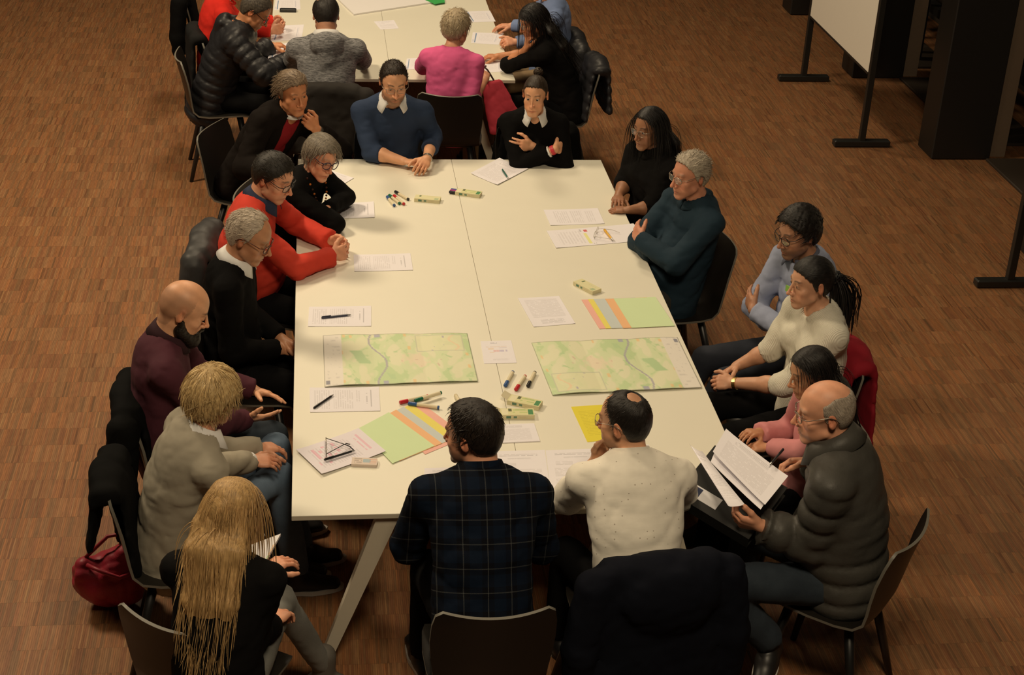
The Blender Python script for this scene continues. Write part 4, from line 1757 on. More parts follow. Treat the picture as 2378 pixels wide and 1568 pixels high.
H_DK = (0.014, 0.010, 0.008)
H_BR = (0.040, 0.024, 0.014)
H_BLK = (0.008, 0.007, 0.007)
TAN = (0.62, 0.27, 0.13)
FAIR = (0.74, 0.39, 0.225)
PINKY = (0.74, 0.365, 0.225)
OLIVE = (0.52, 0.26, 0.14)
BROWN = (0.34, 0.16, 0.085)


def band_at(p, S, t, r, wdt, mat, name):
    """ring round a forearm (watch, bracelet)"""
    a = p['arms'][S]
    d = nrm(a['W'] - a['E'])
    c = a['W'] - d * t
    q = nrm(np.cross(d, V(0, 0, 1)))
    w = np.cross(d, q)
    mb = MB()
    mb.tube([c - d * wdt / 2, c + d * wdt / 2], r, 16)
    return mb.build(name, mat, p['ob'], p['base'], smooth=False)


def back_sheet(width, length, th=0.030, out=0.0, n=400):
    def f(I):
        top = hl(I, 0, -0.055, 0.03)
        neck = I['N'] + I['ax'] * 0.05 * I['s'] - I['dep'] * (0.085 + out) * I['s']
        bk = I['N'] - I['ax'] * (length * 0.45) - I['dep'] * (0.118 + out) * I['s']
        end = I['N'] - I['ax'] * length - I['dep'] * (0.128 + out) * I['s']
        return dict(pts=[top, neck, bk, end], r=[(0.058, 0.040), (width, th), (width, th), (width * 0.62, 0.012)], lat=I['lat'], out=-I['dep'], n=n)
    return f


def back_fall(I):
    neck = I['N'] + I['ax'] * 0.05 * I['s'] - I['dep'] * 0.088 * I['s']
    bk = I['N'] - I['ax'] * 0.12 - I['dep'] * 0.120 * I['s']
    end = I['N'] - I['ax'] * 0.29 - I['dep'] * 0.134 * I['s']
    return dict(pts=[hl(I, 0, -0.020, 0.062), hl(I, 0, -0.058, -0.035), neck, bk, end], r=[(0.080, 0.082), (0.090, 0.052), (0.096, 0.036), (0.092, 0.026), (0.050, 0.010)], lat=I['lat'], out=-I['dep'], n=650)


def necklace(p):
    N, ax, dep, lat, s = p['N'], p['ax'], p['dep'], p['lat'], p['s']
    mb = MB()
    for i in range(30):
        t = -1 + 2 * i / 29.0
        c = N + lat * t * 0.075 * s + ax * (0.035 - 0.16 * (1 - t * t)) + dep * (0.02 + 0.125 * (1 - t ** 4)) * s
        mb.tube([c - ax * 0.005, c - ax * 0.003, c + ax * 0.003, c + ax * 0.005], [0.002, 0.0055, 0.0055, 0.002], 6, mi=i % 2)
    o = mb.build('bead_necklace', [plain('amber_bead', (0.55, 0.16, 0.02), 0.3), plain('dark_bead', (0.05, 0.015, 0.008), 0.3)], p['ob'], p['base'])
    o['kind'] = 'stuff'


def sticker(p):
    N, ax, dep, lat, s = p['N'], p['ax'], p['dep'], p['lat'], p['s']
    c = N - ax * 0.115 * s - lat * 0.085 * s + dep * 0.134 * s
    mb = MB()
    mb.box(c, (0.055, 0.004, 0.030), R=np.stack([nrm(lat + dep * 0.3), nrm(dep - lat * 0.3), ax], 1))
    mb.build('name_sticker', plain('sticker_green', (0.28, 0.55, 0.10), 0.6), p['ob'], p['base'])


# 1 far corner: brown jacket over a red shirt, hand at the chin
def w_chin_l(I):
    c = hl(I, -0.012, 0.095, -0.105)
    W = c + V(0.085, 0.01, -0.085)
    return dict(w=W, d=nrm(hl(I, -0.01, 0.105, -0.085) - W), n=V(-0.55, 0.75, 0.2), curl=0.95, e=V(0.75, 0.1, -0.7), cuff=0.86, tcurl=0.6)


person('p1', 'older man in brown jacket over red shirt, hand at his mouth', at(679, 217, 1.13), -62, -22, skin=TAN, hpitch=-10, hroll=4, tyaw=-50, lean=-22, sw=1.06,
       face=dict(hair=(0.25, 0.2, 0.15), browc=(0.05, 0.035, 0.025), w=1.03, jaw=1.08, nose=1.1, brow=0.6),
       hair=dict(col=(0.33, 0.25, 0.17), col2=(0.15, 0.105, 0.07), n=900, len=0.085, steps=8, flow=(0.15, -1.0, 0.1), grav=0.22, t=0.012, r=0.0028, mess=0.25, lift=0.2, line=dict(front=0.092, side=-0.03, nape=-0.10, temple=0.066)),
       arm_l=w_chin_l, arm_r=dict(w=at(640, 395, 0.80), curl=0.4),
       top=dict(mat=C_JACKET1, name='jacket', th=0.024, neck='coat', vwidth=0.085, cuffband=False),
       under=dict(mat=C_REDSH, name='shirt', th=0.008, sleeves=False, neck='v', vdepth=0.09),
       collar=dict(mat=C_WHITE, stand=0.012, leaf=0.012, tip=0.012, gap=0.05, name='undershirt_neck', lift=-0.012, spread=0.0, flare=0.004),
       trousers=dict(mat=J_BLACK), shoes=SHOES, extras=lambda p: (band_at(p, 'l', 0.012, 0.032, 0.022, STEELW, 'wristwatch')))

# 2 far end: navy sweater
person('p2', 'bearded man in navy sweater and white collar, glasses, forearms on the table', at(914, 193, 1.20), -84, -90, skin=FAIR, hpitch=-16, sw=1.08,
       face=dict(hair=H_DK, stubble=0.55, w=0.98, jaw=1.05, nose=1.05, l=1.0),
       hair=dict(col=H_BR, col2=(0.015, 0.010, 0.007), n=800, len=0.020, flow=(0.1, 0.3, 0.8), lift=0.5, grav=0.0, t=0.007, r=0.0022, line=dict(front=0.102, temple=0.078, side=0.0, nape=-0.055)),
       glasses=dict(mat=F_METAL, w=0.025, h=0.016, pow=3.2, r=0.0014),
       arm_r=dict(w=at(935, 374, 0.785), E=at(862, 352, 0.80), d=V(0.9, -0.42, 0.02), n=V(0, -0.1, -1), curl=0.45, cuff=0.30),
       arm_l=dict(w=at(992, 368, 0.81), E=at(1006, 318, 0.83), d=V(-0.35, -0.85, -0.12), n=V(-0.4, 0.1, -0.9), curl=0.55, cuff=0.55),
       top=dict(mat=C_NAVY, th=0.012, neck='crew', open=0.018), under=dict(mat=C_WHITE, name='shirt_cuffs', th=0.0, rolled=True, ru=0.043, re=0.046, rw=0.040, neck='crew', folds=0.004),
       collar=dict(mat=C_WHITE, tip=0.056, leaf=0.042, gap=0.42, lift=0.012, spread=0.024), trousers=dict(mat=J_DARK), shoes=SHOES,
       extras=lambda p: band_at(p, 'l', 0.0, 0.031, 0.018, STEELW, 'wristwatch'))

# 3 far end: woman, dark sweater, white collar, arms folded
person('p3', 'young woman in black sweater with white collar, arms folded, hair tied up', at(1243, 224, 1.14), -108, -95, skin=FAIR, s=0.93, hpitch=-6, bust=0.8, sw=0.97,
       face=dict(hair=H_BR, w=0.94, jaw=0.9, nose=0.85, chin=0.9, neck=0.046, lip=0.8),
       hair=dict(col=(0.055, 0.034, 0.020), col2=(0.022, 0.014, 0.009), n=800, len=0.13, steps=8, flow='tie', tie=(0, -0.075, 0.125), grav=0.0, t=0.006, r=0.0022, mess=0.05, lift=0.0, line=dict(front=0.090, temple=0.07, side=0.0, nape=-0.07),
                 extra=[bun((0, -0.078, 0.130), 0.028, 60, 0.0045, (0.055, 0.034, 0.020), (0.022, 0.014, 0.009))]),
       arm_r=dict(w=at(1288, 347, 0.850), d=V(0.70, 0.75, -0.1), n=V(-0.6, 0.7, -0.2), e=V(-0.8, -0.1, -0.8), curl=0.25, cuff=0.80), arm_l=dict(w=at(1238, 340, 0.845), d=V(-0.92, -0.20, 0.15), n=V(0.1, 1, -0.1), e=V(0.8, -0.3, -0.8), curl=0.30, cuff=0.93),
       top=dict(mat=C_BLACK, th=0.010, neck='v', vdepth=0.10), collar=dict(mat=C_WHITE, tip=0.058, leaf=0.042, gap=0.30, lift=0.008, spread=0.018),
       trousers=dict(mat=J_BLACK), shoes=SHOES, extras=lambda p: (band_at(p, 'r', 0.012, 0.029, 0.020, plain('red_strap', (0.6, 0.03, 0.05), 0.5), 'watch_strap'), band_at(p, 'r', 0.040, 0.034, 0.018, WHITE, 'shirt_cuff')))

# 4 left side: grey bob, black sweater, leaning on crossed arms
person('p4', 'woman with grey bob and round plum glasses leaning on crossed black sleeves', at(742, 368, 1.09), -52, -15, skin=PINKY, s=0.93, hpitch=-16, hroll=-14, tyaw=-35, bust=0.7,
       face=dict(hair=(0.2, 0.18, 0.15), w=0.96, jaw=0.92, nose=0.95, neck=0.046, brow=0.4),
       hair=dict(col=(0.33, 0.285, 0.22), col2=(0.13, 0.11, 0.085), n=1200, len=0.085, steps=7, flow='part', part=0.035, fy=-0.15, grav=0.22, t=0.020, r=0.0026, mess=0.20, lift=0.08, line=dict(front=0.090, temple=0.062, side=-0.020, nape=-0.085)),
       glasses=dict(mat=F_PURPLE, w=0.027, h=0.021, pow=2.3, r=0.0026),
       arm_r=dict(w=at(746, 490, 0.80), E=at(778, 518, 0.795), d=V(-0.25, 0.85, 0.15), n=V(-0.3, 0, -0.9), curl=0.7, cuff=0.97),
       arm_l=dict(w=at(760, 487, 0.825), E=at(803, 458, 0.80), d=V(-0.4, -0.8, 0.0), n=V(-0.2, 0.1, -1), curl=0.75, cuff=0.92),
       top=dict(mat=C_BLACK, th=0.009, neck='turtle'), trousers=dict(mat=J_BLACK), shoes=SHOES, extras=lambda p: necklace(p))

# 5 left side: coral red sweater
person('p5', 'man in coral red sweater with dark-framed glasses, hands clasped on the table', at(632, 414, 1.19), -26, -8, skin=PINKY, hpitch=-22, tyaw=-12, sw=1.1, belly=1.12,
       face=dict(hair=H_DK, w=1.05, jaw=1.15, cheek=1.15, stubble=0.18, neck=0.060),
       hair=dict(col=(0.022, 0.017, 0.012), col2=(0.010, 0.008, 0.006), n=700, len=0.032, flow=(0.3, 1.0, 0.0), lift=0.12, grav=0.02, t=0.011, r=0.0026, line=dict(front=0.094, temple=0.066, side=-0.005, nape=-0.06)),
       glasses=dict(mat=F_BLACK, w=0.028, h=0.018, pow=3.2, r=0.0021),
       arm_r=dict(w=at(770, 596, 0.79), E=at(688, 622, 0.795), d=V(0.80, 0.55, 0.05), n=V(-0.45, 0.75, -0.3), curl=0.62, cuff=0.98),
       arm_l=dict(w=at(768, 558, 0.79), E=at(690, 522, 0.80), d=V(0.85, -0.48, 0.05), n=V(-0.35, -0.8, -0.3), curl=0.62, cuff=0.98),
       top=dict(mat=C_RED, th=0.014, neck='v', vdepth=0.075, cuffband=True, folds=0.010), under=dict(mat=C_CHECK, name='shirt_front', th=0.007, sleeves=False, neck='crew'),
       collar=dict(mat=C_CHECK, tip=0.065, leaf=0.042, gap=0.22, lift=0.008), trousers=dict(mat=J_BLACK), shoes=SHOES)

# 6 left side: old man in black
person('p6', 'white-haired man in black sweater and white collar looking down, hands in lap', at(576, 553, 1.20), -16, -8, skin=(0.52, 0.255, 0.14), hpitch=-24, sw=1.0,
       face=dict(hair=(0.3, 0.27, 0.23), w=1.0, nose=1.15, browc=(0.2, 0.16, 0.12), brow=0.5),
       hair=dict(col=(0.64, 0.56, 0.46), col2=(0.40, 0.33, 0.26), n=800, len=0.045, flow=(0.2, -0.8, -0.3), lift=0.15, grav=0.08, t=0.008, r=0.0024, line=dict(front=0.125, temple=0.090, side=-0.005, nape=-0.065)),
       glasses=dict(mat=F_BROWN, w=0.027, h=0.018, pow=3.0, r=0.0020),
       arm_r=dict(w=at(646, 812, 0.66), d=V(0.75, 0.55, -0.2), n=V(-0.2, 0.5, -0.8), curl=0.6, cuff=0.93), arm_l=dict(w=at(652, 786, 0.67), d=V(0.80, -0.4, -0.2), n=V(0, -0.4, -0.8), curl=0.6, cuff=0.93),
       top=dict(mat=C_BLACK, th=0.013, neck='crew', open=0.012), collar=dict(mat=C_WHITE, tip=0.060, leaf=0.040, gap=0.22, lift=0.010), trousers=dict(mat=J_BLACK), shoes=SHOES)

# 7 left side: bald bearded man in maroon
person('p7', 'bald man with full dark beard in maroon zip sweater, palms open', at(424, 722, 1.21), 4, 2, skin=FAIR, hpitch=-26, sw=1.06, belly=1.05,
       face=dict(hair=(0.05, 0.04, 0.033), w=1.04, jaw=1.05, scalp=0.33, line=dict(front=0.125, temple=0.10, side=-0.01, nape=-0.075), beard=dict(col=(0.016, 0.011, 0.008), t=0.020), browc=H_DK, neck=0.058),
       arm_r=dict(w=at(566, 975, 0.66), E=at(505, 985, 0.74), d=V(0.95, 0.15, 0.05), n=V(0.1, 0.55, 0.75), curl=0.12, spread=0.15, thumb=(0.45, 0.95, 0.2), tcurl=0.1, cuff=0.97),
       arm_l=dict(w=at(586, 905, 0.68), d=V(0.92, -0.25, -0.15), n=V(0.1, -0.45, -0.8), curl=0.16, thumb=(0.4, 0.95, 0.2), tcurl=0.1, cuff=0.97),
       top=dict(mat=C_MAROON, th=0.013, neck='crew', name='zip_sweater'), collar=dict(mat=cloth('maroon_band', (0.030, 0.008, 0.013)), stand=0.050, leaf=0.052, tip=0.058, gap=0.12, lift=0.0, flare=0.010, spread=0.004, dr=0.008), trousers=dict(mat=J_DARK, w=1.05), shoes=SNEAK)

# 8 left side near: short blonde hair, greige cardigan
person('p8', 'woman with tousled short blonde hair in greige sweater and white collar, seen from behind', at(490, 930, 1.13), 55, 0, skin=PINKY, s=0.95, hpitch=-14, tyaw=26, lean=-5, bust=0.8, eyes=False, hips_back=-0.05,
       face=dict(hair=(0.3, 0.2, 0.1), w=0.97, neck=0.046),
       hair=dict(col=(0.80, 0.60, 0.30), col2=(0.42, 0.28, 0.12), n=1900, len=0.075, steps=6, flow='crown', crown=(0.005, -0.035, 0.13), grav=0.20, t=0.028, tt=(0.028, 0.026, 0.020), r=0.0028, mess=0.28, lift=0.10, wave=0.10, cpow=0.8, tex=0.006, texs=0.03, float=0.95, line=dict(front=0.08, temple=0.045, side=-0.05, nape=-0.105)),
       arm_r=dict(w=at(580, 1072, 0.72), E=at(500, 1085, 0.80), d=V(0.95, 0.15, -0.05), n=V(0.1, 0.3, -0.9), curl=0.45, cuff=0.96), arm_l=dict(w=at(600, 1040, 0.70), curl=0.4),
       legs=({'k': at(648, 1105, 0.56), 'a': at(690, 1330, 0.10), 't': V(1, 0.1, 0)}, {'k': at(640, 1040, 0.54), 'a': at(700, 1270, 0.10), 't': V(1, 0.2, 0)}),
       top=dict(mat=C_GREIGE, th=0.012, neck='crew', open=0.014, folds=0.009, hem=0.11), collar=dict(mat=C_WHITE, tip=0.060, leaf=0.046, gap=0.30, lift=0.006, flare=0.022),
       trousers=dict(mat=J_BLUE), shoes=SNEAK, extras=lambda p: band_at(p, 'r', 0.014, 0.040, 0.028, WHITE, 'shirt_cuff'))

# 9 near left: long blonde hair, black cardigan, grey jeans
person('p9', 'woman with long straight blonde hair in black sweater and grey jeans', at(538, 1200, 1.14), 55, 58, skin=PINKY, s=0.94, hpitch=-18, tyaw=72, lean=78, bust=0.8, eyes=False,
       face=dict(hair=(0.3, 0.2, 0.1), w=0.96, neck=0.045),
       hair=dict(col=(0.66, 0.43, 0.19), col2=(0.44, 0.27, 0.11), n=900, len=0.36, steps=13, flow='part', part=0.0, fy=-0.55, fx=0.25, grav=0.42, t=0.014, r=0.0024, mess=0.035, lift=0.0, cpow=0.9, float=1.1, sheet=back_fall, line=dict(front=0.085, temple=0.05, side=-0.05, nape=-0.08)),
       arm_r=dict(w=at(632, 1452, 0.60), E=at(585, 1480, 0.72), d=V(0.5, 0.85, 0.05), n=V(0.3, 0.1, -0.9), curl=0.7, cuff=0.97), arm_l=dict(w=at(612, 1330, 0.78), curl=0.5),
       legs=({'k': at(648, 1392, 0.56), 'a': at(752, 1548, 0.13), 't': V(0.95, -0.25, 0)}, {'k': at(600, 1500, 0.52), 'a': at(610, 1640, 0.12), 't': V(1, -0.2, 0)}),
       top=dict(mat=C_BLACK2, th=0.011, neck='crew'), trousers=dict(mat=J_GREY, w=0.95, hem=0.045), shoes=dict(mat=plain('boot_grey', (0.12, 0.11, 0.095), 0.6), top=0.05, shaft=0.052))

# 10 near end: dark plaid shirt
person('p10', 'dark-haired man in dark plaid shirt seen from behind, face turned aside', at(1100, 1014, 1.17), 143, 92, skin=PINKY, s=1.04, hpitch=-8, sw=1.12, belly=1.12, tyaw=92, lean=90,
       face=dict(hair=H_DK, stubble=0.6, w=1.0, neck=0.060),
       hair=dict(col=(0.030, 0.020, 0.014), col2=(0.010, 0.007, 0.006), n=1300, len=0.032, flow='crown', crown=(0.01, -0.05, 0.12), lift=0.06, grav=0.03, t=0.012, tt=(0.006, 0.012, 0.014), r=0.0022, mess=0.30, line=dict(front=0.108, temple=0.082, side=-0.015, nape=-0.075)),
       arm_r=dict(w=V(0.84, 0.06, 0.785), d=V(-0.6, 0.7, 0), curl=0.4, e=V(0.35, -0.3, -1)), arm_l=dict(w=V(0.50, 0.08, 0.785), d=V(0.6, 0.7, 0), curl=0.4, e=V(-0.35, -0.3, -1)),
       top=dict(mat=C_PLAID, th=0.018, neck='crew', name='plaid_shirt', folds=0.009, hem=0.09), collar=dict(mat=C_PLAID, stand=0.042, leaf=0.046, tip=0.06, gap=0.25, lift=0.004, flare=0.018), trousers=dict(mat=J_BLACK), shoes=SNEAK)

# 11 near end: cream shirt, chin on hand
def w_chin_p11(I):
    W = hl(I, -0.03, 0.085, -0.115) + V(-0.02, 0.02, -0.060)
    return dict(w=W, E=at(1318, 1158, 0.775), d=nrm(hl(I, 0.0, 0.095, -0.095) - W), n=V(0.5, -0.8, 0.1), curl=0.9, cuff=0.30, tcurl=0.4)


person('p11', 'man in cream dotted shirt and thin round glasses, chin on hand, seen from behind', at(1452, 985, 1.14), 140, 98, skin=FAIR, s=1.0, hpitch=-8, sw=1.08, tyaw=94, lean=93,
       face=dict(hair=H_DK, stubble=0.4, w=0.98, nose=1.05, thin=[((0, -0.05, 0.13), 0.034, 0.45)]),
       hair=dict(col=(0.022, 0.016, 0.012), col2=(0.009, 0.007, 0.006), n=900, len=0.024, flow='crown', lift=0.04, grav=0.03, t=0.0045, r=0.0022, mess=0.2, edge=0.002, line=dict(front=0.118, temple=0.082, side=-0.012, nape=-0.070, bald=[((0.0, -0.050, 0.135), 0.032), ((0.0, 0.085, 0.120), 0.048)])),
       glasses=dict(mat=F_METAL, w=0.024, h=0.021, pow=2.1, r=0.0013),
       arm_l=w_chin_p11, arm_r=dict(w=at(1440, 1090, 0.775), E=at(1585, 1150, 0.80), d=V(-0.95, 0.3, 0.0), n=V(0, 0, -1), curl=0.3, cuff=0.45),
       top=dict(mat=C_CREAM, th=0.016, neck='crew', name='shirt', rolled=True, folds=0.011, fscale=0.22, hem=0.07), collar=dict(mat=C_CREAM, stand=0.040, leaf=0.044, tip=0.06, gap=0.25, lift=0.004, flare=0.018), trousers=dict(mat=J_BLACK), shoes=SHOES)

# 12 right near: bald man in charcoal puffer
person('p12', 'bald grey-haired man with glasses in charcoal puffer jacket reading papers', at(1918, 962, 1.22), 172, 142, skin=PINKY, s=1.03, hpitch=-8, sw=1.05, belly=1.1, tyaw=156, lean=150,
       face=dict(hair=(0.4, 0.37, 0.33), w=1.02, nose=1.1, brow=0.3, neck=0.060),
       hair=dict(col=(0.50, 0.44, 0.37), col2=(0.30, 0.25, 0.20), n=500, len=0.018, flow=(0, -0.5, -0.8), lift=0.05, grav=0.05, t=0.0030, r=0.0020, edge=0.0012, tex=0.001, line=dict(front=0.14, temple=0.11, side=-0.01, nape=-0.07, bald=[((0, 0.045, 0.14), 0.098), ((0, -0.03, 0.14), 0.070)])),
       glasses=dict(mat=F_METAL, w=0.026, h=0.016, pow=3.0, r=0.0016),
       arm_l=dict(w=at(1770, 1222, 0.80), E=at(1880, 1262, 0.74), d=V(-0.92, 0.2, 0.12), n=V(0.1, 0.8, 0.5), curl=0.75, cuff=0.96), arm_r=dict(w=at(1884, 1072, 0.90), d=V(-0.95, 0.15, -0.05), n=V(-0.1, -0.5, -0.8), curl=0.6, cuff=0.94),
       legs=((2, 0.05), {'k': at(1655, 1350, 0.60), 'a': at(1790, 1490, 0.30), 't': V(-0.4, -0.85, -0.3)}),
       top=dict(mat=C_PUFF, name='puffer_jacket', th=0.030, quilt=0.085, qamp=0.015, neck='coat', vwidth=0.020, folds=0.003, fscale=0.07, hem=0.035, ru=0.055, re=0.052, rw=0.045),
       under=dict(mat=C_PINKH, name='shirt_front', th=0.008, sleeves=False, neck='v', vdepth=0.05),
       collar=dict(mat=C_PUFF, stand=0.05, leaf=0.062, tip=0.075, gap=0.45, name='jacket_collar', dr=0.016, lift=0.0, flare=0.03), trousers=dict(mat=J_DARK, w=1.05), shoes=SNEAK)

# 13 right: girl in rose hoodie
person('p13', 'dark-haired girl in rose hoodie half hidden behind the puffer jacket man', at(1886, 868, 1.10), 186, 182, skin=OLIVE, s=0.84, hpitch=-16, sw=0.95,
       face=dict(hair=H_BLK, w=0.98, jaw=0.92, nose=0.75, chin=0.85, size=1.06, neck=0.044),
       hair=dict(col=(0.020, 0.015, 0.013), col2=(0.008, 0.007, 0.007), n=900, len=0.20, steps=8, flow='part', part=0.01, fy=-0.9, grav=0.45, sheet=back_sheet(0.08, 0.08), t=0.008, r=0.0024, mess=0.06, lift=0.0, line=dict(front=0.088, temple=0.06, side=-0.03, nape=-0.08)),
       arm_l=dict(w=at(1790, 1040, 0.76), E=at(1868, 1052, 0.80), d=V(-0.95, 0.1, 0.0), curl=0.5), arm_r=dict(w=at(1765, 1005, 0.77), curl=0.4),
       top=dict(mat=C_PINKH, th=0.014, neck='crew', hood=0.8, name='hoodie'), trousers=dict(mat=J_BLACK), shoes=SHOES)

# 14 right: ivory sweater, ponytail
person('p14', 'woman in ivory ribbed sweater with black ponytail, hands clasped on her knees', at(1884, 660, 1.20), 190, 186, skin=(0.62, 0.335, 0.21), s=0.95, hpitch=-6, bust=1.0, tyaw=196,
       face=dict(hair=H_BLK, w=0.95, jaw=0.9, nose=0.9, neck=0.046, lip=0.75),
       hair=dict(col=(0.016, 0.013, 0.013), col2=(0.006, 0.006, 0.006), n=1100, len=0.15, steps=9, flow='tie', tie=(0.0, -0.125, 0.015), grav=0.0, t=0.009, r=0.0023, mess=0.04, lift=0.0, line=dict(front=0.086, temple=0.058, side=-0.02, nape=-0.075),
                 extra=[tail((0, -0.125, 0.01), 160, 0.30, 0.030, 0.0035, (0.016, 0.013, 0.013), (0.006, 0.006, 0.006), d0=(0, -0.6, -0.6)), bun((0, -0.125, 0.012), 0.026, 40, 0.007, (0.010, 0.010, 0.012), (0.006, 0.006, 0.007))]),
       arm_r=dict(w=at(1712, 850, 0.70), E=at(1790, 812, 0.80), d=V(-0.85, -0.45, -0.2), n=V(0.1, -0.6, -0.7), curl=0.7, cuff=0.18), arm_l=dict(w=at(1706, 890, 0.69), E=at(1822, 895, 0.76), d=V(-0.9, 0.35, -0.1), n=V(0.1, 0.6, -0.7), curl=0.7, cuff=0.18),
       top=dict(mat=C_IVORY, th=0.012, neck='v', vdepth=0.07, folds=0.008), trousers=dict(mat=J_BLACK), shoes=SHOES, extras=lambda p: band_at(p, 'l', 0.005, 0.029, 0.016, GOLD, 'wristwatch'))

# 15 right: pale blue sweater, arms folded
person('p15', 'young man with thick black hair, glasses and pale blue sweater, arms folded', at(1855, 544, 1.20), 200, 190, skin=(0.42, 0.21, 0.125), s=0.98, hpitch=-13, tyaw=200, lean=20, slouch=0.05,
       face=dict(hair=H_BLK, stubble=0.5, w=1.0, jaw=1.02, nose=1.05),
       hair=dict(col=(0.016, 0.012, 0.010), col2=(0.006, 0.005, 0.005), n=1200, len=0.045, steps=5, flow=(0.5, 0.6, 0.1), lift=0.12, grav=0.05, t=0.020, tt=(0.018, 0.018, 0.028), r=0.0028, mess=0.40, tex=0.005, line=dict(front=0.104, temple=0.066, side=-0.015, nape=-0.08)),
       glasses=dict(mat=F_BLACK, w=0.027, h=0.021, pow=2.2, r=0.0018),
       arm_r=lambda I: cross_r(I, fw=-0.02, cr=0.78), arm_l=lambda I: cross_l(I, fw=-0.02, cl=0.93), legs=((2, 0.22), (-6, 0.25)),
       top=dict(mat=C_LBLUE, th=0.013, neck='v', vdepth=0.05, folds=0.010), collar=dict(mat=cloth('grey_knit_collar', (0.10, 0.11, 0.16)), stand=0.02, leaf=0.04, tip=0.05, gap=0.3), trousers=dict(mat=cloth('navy_denim', (0.014, 0.018, 0.030), 'denim', (0.03, 0.035, 0.05))), shoes=SHOES, extras=lambda p: sticker(p))

# 16 right: old man, ink blue sweatshirt, arms folded
person('p16', 'white-haired man with glasses in ink blue sweatshirt, arms folded', at(1604, 410, 1.18), 202, 190, skin=(0.60, 0.27, 0.17), s=0.98, hpitch=-6, tyaw=205, lean=20, belly=1.08,
       face=dict(hair=(0.45, 0.42, 0.36), w=0.98, nose=1.15, browc=(0.3, 0.25, 0.2), brow=0.45),
       hair=dict(col=(0.58, 0.52, 0.42), col2=(0.33, 0.28, 0.22), n=800, len=0.050, flow=(0.5, -0.7, -0.1), lift=0.18, grav=0.07, t=0.011, r=0.0026, mess=0.22, line=dict(front=0.100, temple=0.075, side=-0.01, nape=-0.07)),
       glasses=dict(mat=F_METAL, w=0.026, h=0.017, pow=2.6, r=0.0015),
       arm_r=lambda I: cross_r(I, cr=0.74), arm_l=lambda I: cross_l(I, cl=0.98),
       top=dict(mat=C_DBLUE, th=0.016, neck='crew', folds=0.010), collar=dict(mat=C_DBLUE, stand=0.018, leaf=0.024, tip=0.026, gap=0.04, lift=0.0, spread=0.0, dr=0.008), trousers=dict(mat=cloth('charcoal_trousers', (0.035, 0.034, 0.033)), w=1.08), shoes=SHOES)

# 17 right far: woman in black, long black hair
person('p17', 'woman with long black hair and thin glasses, all in black', at(1508, 300, 1.17), 216, 200, skin=BROWN, s=0.94, hpitch=-8, bust=0.8, tyaw=205,
       face=dict(hair=H_BLK, w=0.95, jaw=0.9, nose=0.95, neck=0.045, lip=0.7),
       hair=dict(col=(0.014, 0.011, 0.011), col2=(0.006, 0.005, 0.005), n=1100, len=0.34, steps=11, flow='part', part=0.0, fy=-0.35, grav=0.5, sheet=back_sheet(0.10, 0.15), t=0.009, r=0.0026, mess=0.06, lift=0.0, collide=True, float=1.1, line=dict(front=0.095, temple=0.055, side=-0.05, nape=-0.08)),
       glasses=dict(mat=F_METAL, w=0.025, h=0.018, pow=2.4, r=0.0011),
       arm_l=dict(w=at(1462, 488, 0.76), E=at(1515, 482, 0.76), d=V(-0.9, 0.2, -0.05), curl=0.4, cuff=0.30), arm_r=dict(w=at(1436, 455, 0.77), E=at(1452, 425, 0.80), d=V(-0.2, -0.9, 0), curl=0.4, cuff=0.2),
       top=dict(mat=C_BLACK2, th=0.014, neck='crew', folds=0.012), collar=dict(mat=C_BLACK2, stand=0.03, leaf=0.034, tip=0.036, gap=0.04, lift=0.0, spread=0.0, dr=0.008), trousers=dict(mat=J_BLACK), shoes=SHOES)

# ---- the table behind
BK = dict(hf=0.0045)
person('b1', 'person in bright red sweater at the rear table, head out of the picture', at(535, -42, 1.20), -10, 8, skin=PINKY, hpitch=-15, face=dict(hair=H_DK), hf=0.005, eyes=False,
       hair=dict(col=H_BR, n=300, len=0.03), arm_r=dict(w=at(628, 72, 0.80), E=at(585, 70, 0.80), d=V(0.85, 0.4, 0.1), n=V(-0.3, 0.8, -0.3), curl=0.7), arm_l=dict(w=at(632, 50, 0.80), d=V(0.85, -0.4, 0.1), n=V(-0.3, -0.8, -0.3), curl=0.7, e=V(0, 0.6, -1)),
       top=dict(mat=C_RED2, th=0.014, neck='crew', band=dict(mat=C_RED2)), trousers=dict(mat=J_BLACK), shoes=SHOES)
person('b2', 'grey-haired man in black puffer jacket bent over papers at the rear table', at(590, 27, 1.14), -8, 5, skin=TAN, hpitch=-38, tyaw=-8, hf=0.0045,
       face=dict(hair=(0.1, 0.09, 0.08)), glasses=dict(mat=F_BLACK, w=0.026, h=0.016, pow=3, r=0.002),
       hair=dict(col=(0.15, 0.125, 0.095), col2=(0.05, 0.042, 0.034), n=700, len=0.022, flow='crown', lift=0.2, grav=0.02, t=0.008, r=0.0025, line=dict(front=0.10, temple=0.07, side=-0.01, nape=-0.07)),
       arm_r=dict(w=at(676, 142, 0.79), E=at(612, 172, 0.79), d=V(0.9, 0.3, 0), curl=0.5, cuff=1.0), arm_l=dict(w=at(628, 105, 0.79), d=V(0.9, 0.1, 0), curl=0.6, e=V(0, 0.4, -1)),
       top=dict(mat=C_PUFFB, name='puffer_jacket', th=0.030, quilt=0.062, qamp=0.011, neck='stand', hood=0.9, folds=0.005, fscale=0.08, hem=0.12, ru=0.055, re=0.052, rw=0.042, h=0.009), trousers=dict(mat=J_BLACK), shoes=SHOES)
